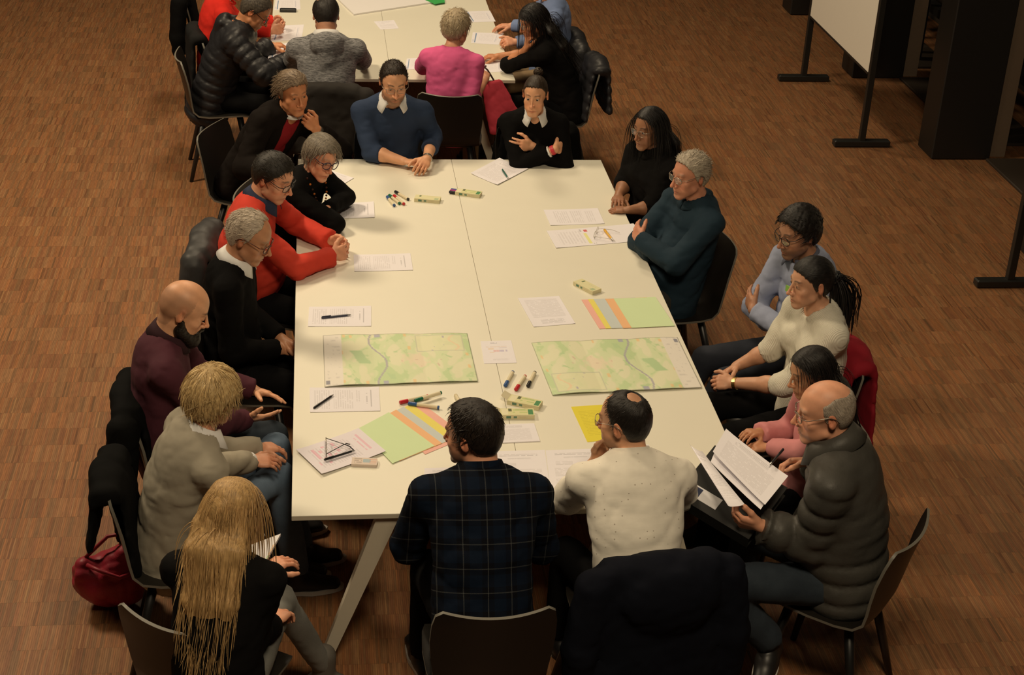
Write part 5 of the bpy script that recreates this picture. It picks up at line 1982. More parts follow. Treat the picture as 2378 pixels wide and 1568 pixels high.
person('b3', 'balding man in heather grey hooded fleece, back to the front table', at(757, 40, 1.20), 92, 90, skin=(0.5, 0.25, 0.15), hpitch=-28, sw=1.1, belly=1.1, hf=0.0045, eyes=False, s=1.03,
       face=dict(hair=H_DK, w=1.04, neck=0.060),
       hair=dict(col=(0.030, 0.024, 0.019), col2=(0.012, 0.010, 0.009), n=700, len=0.018, flow='crown', lift=0.08, grav=0.02, t=0.006, r=0.0023, edge=0.0015, line=dict(front=0.13, temple=0.09, side=-0.01, nape=-0.075, bald=[((0.0, 0.02, 0.135), 0.052), ((-0.022, -0.040, 0.125), 0.044)])),
       arm_r=dict(w=V(0.42, 5.62, 0.79), d=V(-0.6, 0.7, 0)), arm_l=dict(w=V(-0.02, 5.62, 0.79), d=V(0.6, 0.7, 0)),
       top=dict(mat=C_HOOD, name='hooded_fleece', th=0.018, neck='crew', hood=1.0, folds=0.009), collar=dict(mat=C_WHITE, stand=0.03, leaf=0.03, tip=0.03, gap=0.6), trousers=dict(mat=J_DARK), shoes=SHOES)
person('b4', 'woman with short white-blonde hair in hot pink sweater at the rear table', at(1058, 70, 1.17), 58, 84, skin=PINKY, s=0.95, hpitch=-10, tyaw=72, bust=0.8, hf=0.0045,
       face=dict(hair=(0.4, 0.33, 0.22), w=0.97, neck=0.046),
       hair=dict(col=(0.66, 0.56, 0.40), col2=(0.34, 0.26, 0.16), n=1000, len=0.05, flow='crown', crown=(0, -0.04, 0.13), lift=0.32, grav=0.05, t=0.020, r=0.0028, mess=0.4, tex=0.004, line=dict(front=0.085, temple=0.06, side=-0.02, nape=-0.065)),
       arm_r=dict(w=at(1128, 182, 0.82), E=at(1092, 238, 0.74), d=V(0.0, 0.9, 0.25), n=V(-0.4, 0, -0.9), curl=0.8, cuff=0.25), arm_l=dict(w=V(0.86, 5.52, 0.79), d=V(0.5, 0.8, 0)),
       top=dict(mat=C_PINK, th=0.013, neck='wide', open=0.016, folds=0.009), trousers=dict(mat=J_KHAKI), shoes=SHOES)
def b5_chin(I):
    W = hl(I, -0.02, 0.10, -0.115) + V(-0.01, -0.01, -0.045)
    return dict(w=W, E=at(1180, 150, 0.80), d=nrm(hl(I, -0.03, 0.085, -0.08) - W), n=V(0.9, 0.1, 0.2), curl=0.9, cuff=0.10)


person('b5', 'woman with long black hair and glasses in black, chin on hand at the rear table', at(1240, 52, 1.12), 196, 182, skin=TAN, s=0.95, hpitch=-20, tyaw=172, bust=0.8, hf=0.0045,
       face=dict(hair=H_BLK, w=0.96, jaw=0.92, neck=0.046), glasses=dict(mat=F_METAL, w=0.025, h=0.018, pow=2.6, r=0.0014),
       hair=dict(col=(0.020, 0.015, 0.014), col2=(0.007, 0.006, 0.006), n=1100, len=0.30, steps=10, flow='part', part=0.02, fy=-0.9, fx=0.35, grav=0.50, sheet=back_sheet(0.105, 0.17), t=0.012, r=0.0028, mess=0.06, lift=0.0, wave=0.0, collide=True, float=1.1, line=dict(front=0.068, temple=0.05, side=-0.05, nape=-0.08)),
       arm_l=b5_chin, arm_r=dict(w=at(1158, 131, 0.775), E=at(1222, 128, 0.78), d=V(-0.9, 0.0, 0), curl=0.5, cuff=0.1),
       top=dict(mat=C_BLACK2, th=0.012, neck='crew'), trousers=dict(mat=J_BLACK), shoes=SHOES)
person('b6', 'person in sky blue sweater at the rear table, head above the picture', at(1262, -40, 1.24), 190, 182, skin=PINKY, s=1.02, hpitch=-15, hf=0.005, eyes=False, sw=1.08, face=dict(hair=H_DK),
       hair=dict(col=H_BR, n=300, len=0.03), arm_l=dict(w=at(1200, 98, 0.79), E=at(1240, 95, 0.80), d=V(-0.9, -0.2, 0.1), n=V(0.2, 0.5, -0.7), curl=0.85), arm_r=dict(w=at(1190, 60, 0.79), d=V(-0.9, 0, 0)),
       top=dict(mat=C_SKY, th=0.014, neck='crew'), trousers=dict(mat=J_KHAKI), shoes=SHOES)

for k, lb in (('p1', 'black shell chair of the brown jacket man at the far corner'), ('p2', 'black shell chair behind the navy sweater man'), ('p3', 'black shell chair of the woman with folded arms and white collar'),
              ('p4', 'black shell chair under the woman with grey bob'), ('p5', 'black shell chair under the coral red sweater man'), ('p6', 'black shell chair under the white-haired man in black sweater'),
              ('p7', 'black shell chair under the bald bearded man'), ('p8', 'black shell chair of the greige sweater woman, beside the red bag'), ('p9', 'black shell chair of the long-haired blonde woman, cut by the picture edge'),
              ('p10', 'black shell chair behind the plaid shirt man'), ('p11', 'black shell chair under the navy coat, behind the cream shirt man'), ('p12', 'black shell chair under the charcoal puffer jacket man'),
              ('p13', 'black shell chair under the girl in rose hoodie'), ('p14', 'black shell chair of the ivory sweater woman'), ('p15', 'black shell chair under the pale blue sweater man'),
              ('p16', 'black shell chair under the ink blue sweatshirt man'), ('p17', 'black shell chair under the woman all in black'), ('b1', 'black shell chair of the bright red sweater person'),
              ('b2', 'black shell chair of the black puffer jacket man at the rear table'), ('b3', 'black shell chair of the heather grey fleece man'), ('b4', 'black shell chair of the hot pink sweater woman, its back to the front table'),
              ('b5', 'black shell chair of the long black haired woman at the rear table'), ('b6', 'black shell chair of the sky blue sweater person')):
    chair_for(k, lb, {'p10': -0.10, 'p16': -0.10, 'p7': 0.03, 'b1': 0.06, 'p1': -0.05, 'p8': -0.02, 'p9': -0.02, 'b2': -0.04, 'b4': -0.07, 'p12': -0.06}.get(k, 0.0))

# the blonde woman's chair stands square to the table corner
_p9 = PEOPLE['p9']['chair'][0]
for _o in bpy.data.objects:
    if _o.get('label', '').startswith('black shell chair of the long-haired blonde woman'):
        _o.location = (-0.26, -0.53, 0)
# ------------------------------------------------------------------ things on the tables
TT = 0.7405


def print_mat(name, base, blocks, rough=0.65):
    """flat print on a sheet: blocks of text rows or solid patches in sheet coordinates (u, v)"""
    if name in _MC:
        return _MC[name]
    t = NT(name)
    L = t.attr('loc', 'Vector')
    sx = t.n('SeparateXYZ')
    t.l(L, sx.inputs[0])
    U_, V_ = sx.outputs[0], sx.outputs[1]
    col = t.mix(t.noise(L, 4, 2), tuple(c * 0.96 for c in base), base)
    for b in blocks:
        u0, u1, v0, v1 = b['r']
        m = t.math('MULTIPLY', t.math('GREATER_THAN', U_, u0), t.math('LESS_THAN', U_, u1))
        m = t.math('MULTIPLY', m, t.math('MULTIPLY', t.math('GREATER_THAN', V_, v0), t.math('LESS_THAN', V_, v1)))
        if b.get('rows'):
            a, w = (V_, U_) if not b.get('swap') else (U_, V_)
            rw = t.math('MULTIPLY', a, b['rows'])
            st = t.math('LESS_THAN', t.math('FRACT', rw), b.get('duty', 0.5))
            cm = t.n('CombineXYZ')
            t.l(t.math('MULTIPLY', w, b.get('words', 16)), cm.inputs[0])
            t.l(t.math('MULTIPLY', t.math('FLOOR', rw), 3.7), cm.inputs[1])
            nz = t.noise(cm.outputs[0], 1.0, 2, 0.6)
            m = t.math('MULTIPLY', m, t.math('MULTIPLY', st, t.math('GREATER_THAN', nz, b.get('thr', 0.40))))
        m = t.math('MULTIPLY', m, b.get('a', 0.6) * (0.55 if b.get('rows') else 1.0))
        col = t.mix(m, col, b['c'])
    t.base(col)
    t.set(Roughness=rough, Specular_IOR_Level=0.3)
    _MC[name] = t.m
    return t.m


PW = (0.86, 0.84, 0.90)
INK = (0.16, 0.15, 0.17)
GRY = (0.42, 0.40, 0.42)
M_AGENDA = print_mat('print_agenda_side', PW, [dict(r=(0.06, 0.30, 0.12, 0.88), rows=30, swap=True, c=GRY, a=0.55, words=9), dict(r=(0.34, 0.62, 0.12, 0.88), rows=30, swap=True, c=GRY, a=0.5, words=9), dict(r=(0.66, 0.72, 0.4, 0.88), rows=30, swap=True, c=GRY, a=0.5), dict(r=(0.79, 0.83, 0.30, 0.75), rows=26, swap=True, c=INK, a=0.6, words=6), dict(r=(0.87, 0.90, 0.18, 0.88), rows=22, swap=True, c=INK, a=0.75, words=5)])
M_LETTER = print_mat('print_letter', PW, [dict(r=(0.15, 0.85, 0.86, 0.91), rows=30, c=INK, a=0.7), dict(r=(0.3, 0.75, 0.78, 0.82), rows=30, c=INK, a=0.5), dict(r=(0.15, 0.45, 0.62, 0.72), rows=32, c=GRY, a=0.7), dict(r=(0.12, 0.9, 0.35, 0.56), rows=34, c=GRY, a=0.6), dict(r=(0.12, 0.9, 0.12, 0.30), rows=34, c=GRY, a=0.5)])
M_DENSE = print_mat('print_dense', PW, [dict(r=(0.10, 0.88, 0.10, 0.72), rows=34, c=GRY, a=0.62), dict(r=(0.20, 0.75, 0.78, 0.92), rows=26, c=INK, a=0.55)])
M_INVERT = print_mat('print_dense_turned', PW, [dict(r=(0.12, 0.90, 0.28, 0.92), rows=34, c=GRY, a=0.62), dict(r=(0.25, 0.80, 0.08, 0.22), rows=26, c=INK, a=0.55)])
M_COLS = print_mat('print_columns', PW, [dict(r=(0.14, 0.42, 0.12, 0.88), rows=26, swap=True, c=GRY, a=0.5, words=9), dict(r=(0.45, 0.66, 0.12, 0.88), rows=26, swap=True, c=GRY, a=0.5, words=9), dict(r=(0.72, 0.88, 0.15, 0.85), rows=26, swap=True, c=GRY, a=0.45, words=9)])
M_SPREAD = print_mat('print_spread', PW, [dict(r=(0.08, 0.36, 0.15, 0.85), rows=30, swap=True, c=GRY, a=0.42, words=8), dict(r=(0.38, 0.415, 0.10, 0.70), c=(0.80, 0.80, 0.25), a=0.8), dict(r=(0.40, 0.44, 0.78, 0.90), c=(0.65, 0.08, 0.08), a=0.9), dict(r=(0.355, 0.395, 0.80, 0.93), c=INK, a=0.8, rows=20, swap=True), dict(r=(0.42, 0.46, 0.06, 0.12), c=INK, a=0.7, rows=40, swap=True)])
M_PINKED = print_mat('print_highlighted', (0.82, 0.78, 0.86), [dict(r=(0.10, 0.72, 0.15, 0.85), rows=26, swap=True, c=GRY, a=0.5, words=9), dict(r=(0.10, 0.62, 0.15, 0.85), rows=13, swap=True, c=(0.85, 0.22, 0.38), a=0.75, words=5, thr=0.55, duty=0.6), dict(r=(0.80, 0.90, 0.25, 0.85), rows=14, swap=True, c=(0.80, 0.20, 0.36), a=0.7, words=6)])
M_FORM = print_mat('print_blue_form', PW, [dict(r=(0.10, 0.14, 0.08, 0.92), c=(0.10, 0.22, 0.42), a=0.85), dict(r=(0.02, 0.09, 0.10, 0.35), c=(0.10, 0.22, 0.42), a=0.7, rows=12), dict(r=(0.25, 0.75, 0.25, 0.85), rows=24, swap=True, c=GRY, a=0.30, words=8), dict(r=(0.80, 0.86, 0.2, 0.8), rows=20, swap=True, c=(0.16, 0.22, 0.40), a=0.6)])
M_YELLOWP = print_mat('print_on_yellow', (0.80, 0.70, 0.06), [dict(r=(0.10, 0.92, 0.15, 0.85), rows=24, c=(0.45, 0.38, 0.03), a=0.45)])
M_CARD = print_mat('print_logo_card', PW, [dict(r=(0.30, 0.52, 0.86, 0.92), rows=20, c=(0.05, 0.07, 0.2), a=0.8), dict(r=(0.14, 0.80, 0.70, 0.76), rows=30, c=(0.65, 0.40, 0.20), a=0.6), dict(r=(0.20, 0.38, 0.46, 0.68), c=(0.75, 0.45, 0.10), a=0.55, rows=5, words=8), dict(r=(0.36, 0.55, 0.44, 0.66), c=(0.70, 0.12, 0.12), a=0.65, rows=6, words=9), dict(r=(0.55, 0.80, 0.44, 0.68), c=(0.22, 0.16, 0.50), a=0.7, rows=6, words=9), dict(r=(0.30, 0.80, 0.12, 0.20), rows=24, c=GRY, a=0.6)])


def sheet(name, px, mat, label, cat='paper', z=TT, curl=0.0, th=0.0006, group=None, lift=None, nu=8, nv=6):
    """px: four pixel corners (upper left, upper right, lower right, lower left)"""
    zs = lift or (0, 0, 0, 0)
    c = [at(x, y, z + dz) for (x, y), dz in zip(px, zs)]
    base = sum(c) / 4
    base = V(base[0], base[1], z)
    vt, lv = [], []
    for j in range(nv + 1):
        for i in range(nu + 1):
            u, v = i / nu, 1 - j / nv
            p = (c[0] * (1 - u) + c[1] * u) * v + (c[3] * (1 - u) + c[2] * u) * (1 - v)
            p = p + V(0, 0, curl * ((2 * u - 1) ** 4 * 0.7 + 0.3 * (1 - v) ** 3))
            vt.append(p)
            lv.append(V(u, v, 0))
    n = len(vt)
    vv = [p + V(0, 0, th) for p in vt] + vt
    f = []
    for j in range(nv):
        for i in range(nu):
            a = j * (nu + 1) + i
            f.append((a, a + nu + 1, a + nu + 2, a + 1))
            f.append((n + a, n + a + 1, n + a + nu + 2, n + a + nu + 1))
    rim = [i for i in range(nu + 1)] + [j * (nu + 1) + nu for j in range(1, nv + 1)] + [nv * (nu + 1) + i for i in range(nu - 1, -1, -1)] + [j * (nu + 1) for j in range(nv - 1, 0, -1)]
    for a, b in zip(rim, rim[1:] + rim[:1]):
        f.append((a, b, n + b, n + a))
    o = mesh_obj(name, np.array(vv), f, mat, None, base, smooth=False, vec=np.array(lv + lv))
    o.location = base
    tag(o, label, cat, group)
    return o


sheet('paper_sheet', ((1160, 368), (1227, 393), (1155, 431), (1093, 404)), M_DENSE, 'white printed sheet under the green pen, before the woman with folded arms', curl=0.006)
sheet('paper_sheet', ((770, 396), (822, 414), (794, 431), (742, 412)), M_DENSE, 'white sheet corner showing behind the woman with grey bob', curl=0.003)
sheet('paper_sheet', ((748, 474), (868, 469), (870, 506), (745, 509)), M_AGENDA, 'white printed sheet under the black sleeve of the woman with grey bob', curl=0.004)
sheet('paper_sheet', ((1262, 488), (1388, 484), (1404, 520), (1278, 524)), M_COLS, 'white sheet with three text columns, beyond the sheet with the yellow pen', curl=0.002)
sheet('paper_sheet', ((1269, 537), (1471, 520), (1502, 559), (1291, 577)), M_SPREAD, 'wide white sheet with yellow marking, overhanging the table edge by the ink blue man', curl=0.003)
sheet('paper_sheet', ((1202, 693), (1298, 688), (1336, 752), (1239, 760)), M_INVERT, 'white text sheet lying beside the fan of coloured paper at the right map', curl=0.002)
sheet('paper_sheet', ((821, 592), (953, 589), (959, 628), (823, 631)), M_AGENDA, 'white printed sheet before the coral red sweater man', curl=0.002)
sheet('paper_sheet', ((718, 713), (862, 711), (862, 758), (715, 759)), M_AGENDA, 'white printed sheet under the dark blue pen', curl=0.002)
sheet('paper_sheet', ((719, 901), (880, 899), (883, 955), (720, 958)), M_AGENDA, 'white printed sheet under the black ballpoint, below the map', curl=0.002)
sheet('paper_sheet', ((688, 1046), (833, 996), (896, 1050), (747, 1103)), M_PINKED, 'sheet with pink highlighted lines under the folded eyeglasses', curl=0.005, z=TT + 0.006)
sheet('paper_sheet', ((986, 1088), (1110, 1084), (1114, 1150), (984, 1152)), M_LETTER, 'white sheet half hidden by the plaid shirt man at his elbow')
sheet('paper_sheet', ((1140, 1049), (1265, 1045), (1279, 1144), (1142, 1148)), M_LETTER, 'white letter sheet between the plaid shirt man and the cream shirt man')
sheet('paper_sheet', ((1267, 1046), (1398, 1042), (1412, 1136), (1279, 1142)), M_LETTER, 'white letter sheet under the forearm of the cream shirt man', z=TT + 0.0012)
sheet('paper_sheet', ((1120, 989), (1240, 985), (1254, 1026), (1122, 1032)), M_DENSE, 'small stack of white text pages behind the plaid shirt man head', th=0.004)
sheet('paper_sheet', ((1326, 945), (1432, 938), (1474, 1018), (1364, 1027)), M_YELLOWP, 'bright yellow printed sheet behind the cream shirt man head')
sheet('paper_sheet', ((1400, 1038), (1506, 1033), (1522, 1070), (1410, 1076)), M_LETTER, 'white sheet edge showing beside the cream shirt man collar')
sheet('logo_card', ((1116, 793), (1187, 791), (1200, 843), (1124, 845)), M_CARD, 'square white card with small colourful logo, between the two maps', 'card', th=0.0012)

# fans of coloured paper
CP = [('green', (0.64, 0.80, 0.48)), ('orange', (0.86, 0.50, 0.26)), ('blue-grey', (0.58, 0.64, 0.64)), ('yellow', (0.82, 0.72, 0.16)), ('pink', (0.86, 0.47, 0.40))]
for k, (cn, cc) in enumerate(CP):
    m = plain('paper_' + cn.replace('-', '_'), cc, 0.7, noise=0.02, nscale=8)
    sh_ = (0, -20, -47, -60, -75)[k]
    z = TT + 0.0030 - 0.0007 * k
    sheet('coloured_sheet', ((1425 + sh_, 694 + 0.6 * k), (1522 + sh_, 690 + 0.6 * k), (1567 + sh_, 757 + 0.6 * k), (1467 + sh_, 762 + 0.6 * k)), m, cn + ' paper sheet in the fan beyond the right map', 'paper', z=z, group='fan of coloured paper near the right map', curl=0.001)
    dx, dy = ((0, 0), (17, -6), (34, -13), (52, -20), (76, -21))[k]
    sheet('coloured_sheet', ((833 + dx, 995 + dy), (903 + dx, 958 + dy), (1009 + dx, 1036 + dy), (911 + dx, 1077 + dy)), m, cn + ' paper sheet in the fan beside the plaid shirt man', 'paper', z=z, group='fan of coloured paper beside the plaid shirt man', curl=0.001)


# maps
def map_sheet(px, flip, label):
    nu, nv = 150, 70
    c = [at(x, y, TT + dz) for (x, y), dz in zip(px, (0.002, 0.002, 0.004, 0.004))]
    u, v = np.meshgrid(np.linspace(0, 1, nu + 1), np.linspace(1, 0, nv + 1))
    u, v = u.ravel(), v.ravel()
    P = (c[0] * (1 - u[:, None]) + c[1] * u[:, None]) * v[:, None] + (c[3] * (1 - u[:, None]) + c[2] * u[:, None]) * (1 - v[:, None])
    P[:, 2] += 0.004 * np.abs(np.sin(u * math.pi * 3)) + 0.004 * (1 - v) ** 2 * np.abs(np.sin(u * 7))
    if flip:
        a, b = 1 - u, 1 - v
    else:
        a, b = u, v
    q = np.stack([a * 2.2, b, np.zeros_like(a)], -1)
    rg = np.random.default_rng(44)
    n1 = fold_noise(q, 0.75, rg, 3)
    n2 = fold_noise(q, 0.42, rg, 2)
    n3 = fold_noise(q, 0.16, rg, 2)
    C = np.tile(np.array([0.74, 0.75, 0.50]), (len(u), 1))

    def put(m, col):
        m = np.clip(m, 0, 1)[:, None]
        C[:] = C * (1 - m) + np.array(col) * m
    put(sstep(-0.52, -0.40, n1) * 0.9, (0.60, 0.72, 0.40))
    put(sstep(-0.22, -0.14, n1 + 0.12 * n3), (0.46, 0.65, 0.30))
    put(sstep(0.10, 0.18, n2 + 0.15 * n3) * 0.85, (0.38, 0.60, 0.27))
    bu = np.exp(-(((a - 0.62) / 0.16) ** 2 + ((b - 0.45) / 0.22) ** 2))
    put(sstep(0.55, 0.8, bu + 0.35 * n3) * 0.75, (0.82, 0.66, 0.50))
    put(((n3 > 0.55) & (bu > 0.2)) * 0.8, (0.60, 0.42, 0.32))
    # wooded ridge, motorway, inset, legend
    rd = np.exp(-(((a - 0.24 - 0.25 * (0.55 - b)) / 0.05) ** 2)) * ((b > 0.40) & (b < 0.66))
    put(sstep(0.35, 0.6, rd + 0.25 * n3), (0.36, 0.58, 0.26))
    rx = 0.37 - 0.045 * np.cos(b * 7.5) + 0.05 * (0.5 - b)
    put((np.abs(a - rx) < 0.0065) * 0.9, (0.30, 0.28, 0.40))
    for (bx, by) in ((0.37, 0.97), (0.40, 0.03)):
        put(((np.abs(a - bx) < 0.018) & (np.abs(b - by) < 0.035)) * 0.85, (0.28, 0.28, 0.50))
    for (bx, by) in ((0.14, 0.96), (0.19, 0.95), (0.56, 0.96), (0.58, 0.70), (0.12, 0.63), (0.13, 0.06), (0.28, 0.04), (0.59, 0.03), (0.97, 0.55), (0.97, 0.30)):
        put(((np.abs(a - bx) < 0.010) & (np.abs(b - by) < 0.03)) * 0.75, (0.85, 0.50, 0.16))
    ins = (a > 0.63) & (a < 0.955) & (b > 0.62) & (b < 0.965)
    put(ins * 0.75, (0.76, 0.76, 0.48))
    put((ins & (n3 > 0.35) & (np.abs(a - 0.78) < 0.06)) * 0.8, (0.30, 0.26, 0.45))
    put((ins & (np.abs(a - 0.89 - 0.03 * np.sin(b * 20)) < 0.008)) * 0.7, (0.85, 0.58, 0.35))
    put((ins & ((a < 0.637) | (a > 0.948) | (b < 0.635) | (b > 0.95))) * 0.7, (0.40, 0.45, 0.35))
    leg = a < 0.125
    put(leg, (0.80, 0.76, 0.72))
    put((leg & (np.sin(b * 95) > 0.2) & (a > 0.02) & (a < 0.11) & (n3 > -0.2)) * 0.35, (0.35, 0.33, 0.36))
    put((leg & (a < 0.035) & (a > 0.012) & (b < 0.10) & (b > 0.03)) * 0.9, (0.07, 0.08, 0.20))
    put(((a > 0.955) & (n3 > 0)) * 0.4, (0.75, 0.75, 0.62))
    put(((u < 0.004) | (u > 0.996) | (v < 0.012) | (v > 0.99)) * 0.75, (0.25, 0.27, 0.22))
    C = C * 0.78 + np.array([0.84, 0.84, 0.72]) * 0.22
    idx = np.arange(len(u)).reshape(nv + 1, nu + 1)
    f = np.stack([idx[:-1, :-1], idx[1:, :-1], idx[1:, 1:], idx[:-1, 1:]], -1).reshape(-1, 4)
    t = _MC.get('map_print')
    if t is None:
        k = NT('map_print')
        k.base(k.attr('Col'))
        k.set(Roughness=0.5, Specular_IOR_Level=0.4)
        t = _MC['map_print'] = k.m
    base = sum(c) / 4
    base[2] = TT
    o = mesh_obj('folded_map', P, f, t, None, base, cols=C)
    o.location = base
    md = o.modifiers.new('thickness', 'SOLIDIFY')
    md.thickness = 0.0012
    md.offset = -1
    tag(o, label, 'map', 'unfolded green town maps')


map_sheet(((750, 779), (1085, 774), (1110, 886), (754, 899)), False, 'unfolded green town map on the side of the bald bearded man')
map_sheet(((1234, 796), (1573, 783), (1630, 901), (1283, 918)), True, 'unfolded green town map on the side of the ivory sweater woman')


# markers, pens, boxes
M_BARREL = plain('marker_barrel', (0.74, 0.66, 0.46), 0.5, noise=0.04)


def marker(p0, p1, col, label, z=0.7495, ln=0.135, group='board markers on the front table'):
    a, b = at(*p0, z), at(*p1, z)
    c = (a + b) / 2
    d = nrm(b - a)
    a, b = c - d * ln / 2, c + d * ln / 2
    e = empty('marker_pen', (c[0], c[1], TT))
    B = V(c[0], c[1], TT)
    tag(e, label, 'marker', group)
    cm = plain('marker_' + col, dict(red=(0.55, 0.02, 0.03), blue=(0.03, 0.10, 0.30), green=(0.01, 0.14, 0.07), black=(0.012, 0.012, 0.014), purple=(0.20, 0.03, 0.22), magenta=(0.45, 0.02, 0.25), cream=(0.66, 0.56, 0.35))[col], 0.35)
    mb = MB()
    mb.tube([a + d * 0.036, a + d * 0.040, b - d * 0.006], [0.0075, 0.0082, 0.0082], 12)
    mb.build('barrel', M_BARREL, e, B, smooth=False)
    mb = MB()
    mb.tube([a, a + d * 0.003, a + d * 0.038], [0.0070, 0.0090, 0.0090], 12)
    mb.build('cap', cm, e, B)
    mb = MB()
    mb.tube([b - d * 0.007, b], [0.0084, 0.0080], 12)
    mb.build('end_plug', cm, e, B)
    return e


for p0, p1, c, lb in (((897, 454), (918, 480), 'blue', 'blue marker, first of the four beside the closed marker box'), ((901, 451), (931, 475), 'green', 'green marker of the four beside the closed marker box'), ((912, 452), (941, 476), 'red', 'red marker of the four beside the closed marker box'), ((916, 444), (950, 464), 'black', 'black marker of the four beside the closed marker box'),
                      ((1171, 900), (1193, 860), 'blue', 'blue-capped marker beside the logo card'), ((1195, 909), (1222, 870), 'red', 'red-capped marker between the blue and black ones near the logo card'), ((1224, 901), (1244, 861), 'black', 'black-capped marker beside the right map corner'),
                      ((924, 936), (998, 919), 'red', 'red-capped marker crossed by green and blue ones'), ((960, 932), (1028, 911), 'green', 'green-capped marker lying over the red-capped one'), ((947, 937), (1021, 947), 'blue', 'blue-capped marker above the coloured paper fan'),
                      ((1080, 958), (1056, 914), 'cream', 'cream marker end sticking out behind the plaid shirt man head')):
    marker(p0, p1, c, lb, z=0.7495 if not lb.startswith('green-capped') else 0.760)

M_BOX = print_mat('marker_box_print', (0.72, 0.70, 0.40), [dict(r=(0.04, 0.22, 0.08, 0.92), c=(0.80, 0.76, 0.55), a=0.8), dict(r=(0.24, 0.34, 0.55, 0.95), c=(0.03, 0.05, 0.02), a=0.85), dict(r=(0.36, 0.80, 0.15, 0.85), c=(0.30, 0.50, 0.10), a=0.75, rows=3, words=5), dict(r=(0.82, 0.97, 0.10, 0.85), c=(0.02, 0.22, 0.08), a=0.9), dict(r=(0.45, 0.75, 0.75, 0.9), c=(0.05, 0.25, 0.12), a=0.7, rows=12)])
M_BOXP = print_mat('marker_box_plain', (0.74, 0.71, 0.44), [dict(r=(0.16, 0.24, 0.55, 0.9), c=(0.03, 0.10, 0.03), a=0.8), dict(r=(0.45, 0.85, 0.65, 0.8), c=(0.35, 0.38, 0.25), a=0.5, rows=10), dict(r=(0.78, 0.94, 0.1, 0.5), c=(0.25, 0.42, 0.25), a=0.6)])
M_BOXS = print_mat('marker_box_side', (0.74, 0.69, 0.45), [dict(r=(0.16, 0.30, 0.2, 0.8), c=(0.02, 0.17, 0.13), a=0.85), dict(r=(0.38, 0.48, 0.25, 0.75), c=(0.02, 0.17, 0.13), a=0.8), dict(r=(0.52, 0.80, 0.35, 0.65), c=(0.35, 0.2, 0.12), a=0.6, rows=8)])


def marker_box(p0, p1, wd, label, mat=M_BOX, flap=True, z=TT, ln=0.142, ht=0.020):
    """p0, p1: pixels of the two ends of the long near edge"""
    a, b = at(*p0, z), at(*p1, z)
    d = nrm(V(b[0] - a[0], b[1] - a[1], 0))
    n = V(-d[1], d[0], 0)
    c = (a + b) / 2 + n * wd / 2
    e = empty('marker_box', (c[0], c[1], z))
    B = V(c[0], c[1], z)
    tag(e, label, 'box', 'cream marker boxes')
    h = [c + d * sx * ln / 2 + n * sy * wd / 2 + V(0, 0, sz * ht) for sx in (-1, 1) for sy in (-1, 1) for sz in (0, 1)]
    F = [(1, 3, 7, 5), (0, 4, 6, 2), (0, 1, 5, 4), (2, 6, 7, 3), (0, 2, 3, 1), (4, 5, 7, 6)]
    vv, ff, lv, mi = [], [], [], []
    for k, q in enumerate(F):
        b0 = len(vv)
        for i in q:
            p = h[i]
            vv.append(p)
            u = (p - c) @ d / ln + 0.5
            if k < 2:
                lv.append(V(u, (p - c) @ n / wd + 0.5, 0))
            else:
                lv.append(V(u if k < 4 else 0.05, (p[2] - z) / ht, 0))
        ff.append((b0, b0 + 1, b0 + 2, b0 + 3))
        mi.append(0 if k < 2 else 1)
    o = mesh_obj('carton', np.array(vv), ff, [mat, M_BOXS], e, B, smooth=False, vec=np.array(lv))
    o.data.polygons.foreach_set('material_index', np.array(mi, np.int32))
    if flap:
        mb = MB()
        p = c - d * ln / 2 + V(0, 0, ht)
        q = p - d * 0.030 + V(0, 0, 0.016)
        mb.add([p + n * wd / 2, p - n * wd / 2, q - n * wd * 0.42, q + n * wd * 0.42, p + n * wd / 2 - V(0, 0, 0.001), p - n * wd / 2 - V(0, 0, 0.001), q - n * wd * 0.42 - V(0, 0, 0.001), q + n * wd * 0.42 - V(0, 0, 0.001)],
               [(0, 1, 2, 3), (7, 6, 5, 4), (0, 3, 7, 4), (1, 5, 6, 2), (2, 6, 7, 3)])
        mb.build('flap', plain('carton_inside', (0.72, 0.66, 0.46), 0.7), e, B)
    return c, d, n


marker_box((956, 468), (1026, 474), 0.058, 'closed cream marker box beside the four loose markers', M_BOXP, False)
bc, bd_, bn = marker_box((1048, 452), (1122, 462), 0.058, 'open cream marker box with dark marker ends sticking out', M_BOX, False)
for k, c in enumerate(('black', 'magenta', 'blue')):
    p = bc - bd_ * 0.060 + bn * (k - 1) * 0.018 + V(0, 0, 0.010)
    e = empty('marker_pen', (p[0], p[1], TT))
    tag(e, c + ' marker end sticking out of the open marker box', 'marker', 'board markers on the front table')
    mb = MB()
    mb.tube([p, p - bd_ * 0.045, p - bd_ * 0.048], [0.0088, 0.0088, 0.0065], 12)
    mb.build('cap', plain('marker_' + c, (0.45, 0.02, 0.25), 0.35), e, V(p[0], p[1], TT))
    mb = MB()
    mb.tube([p + bd_ * 0.05, p], 0.0080, 12)
    mb.build('barrel', M_BARREL, e, V(p[0], p[1], TT))
marker_box((1330, 662), (1376, 686), 0.060, 'closed cream marker box lying alone near the fan of coloured paper', M_BOXP, False)
marker_box((1170, 938), (1258, 956), 0.058, 'upper of the two open green-printed marker boxes near the plaid shirt man', M_BOX, True)
marker_box((1160, 974), (1244, 974), 0.058, 'lower of the two open green-printed marker boxes near the plaid shirt man', M_BOX, True)


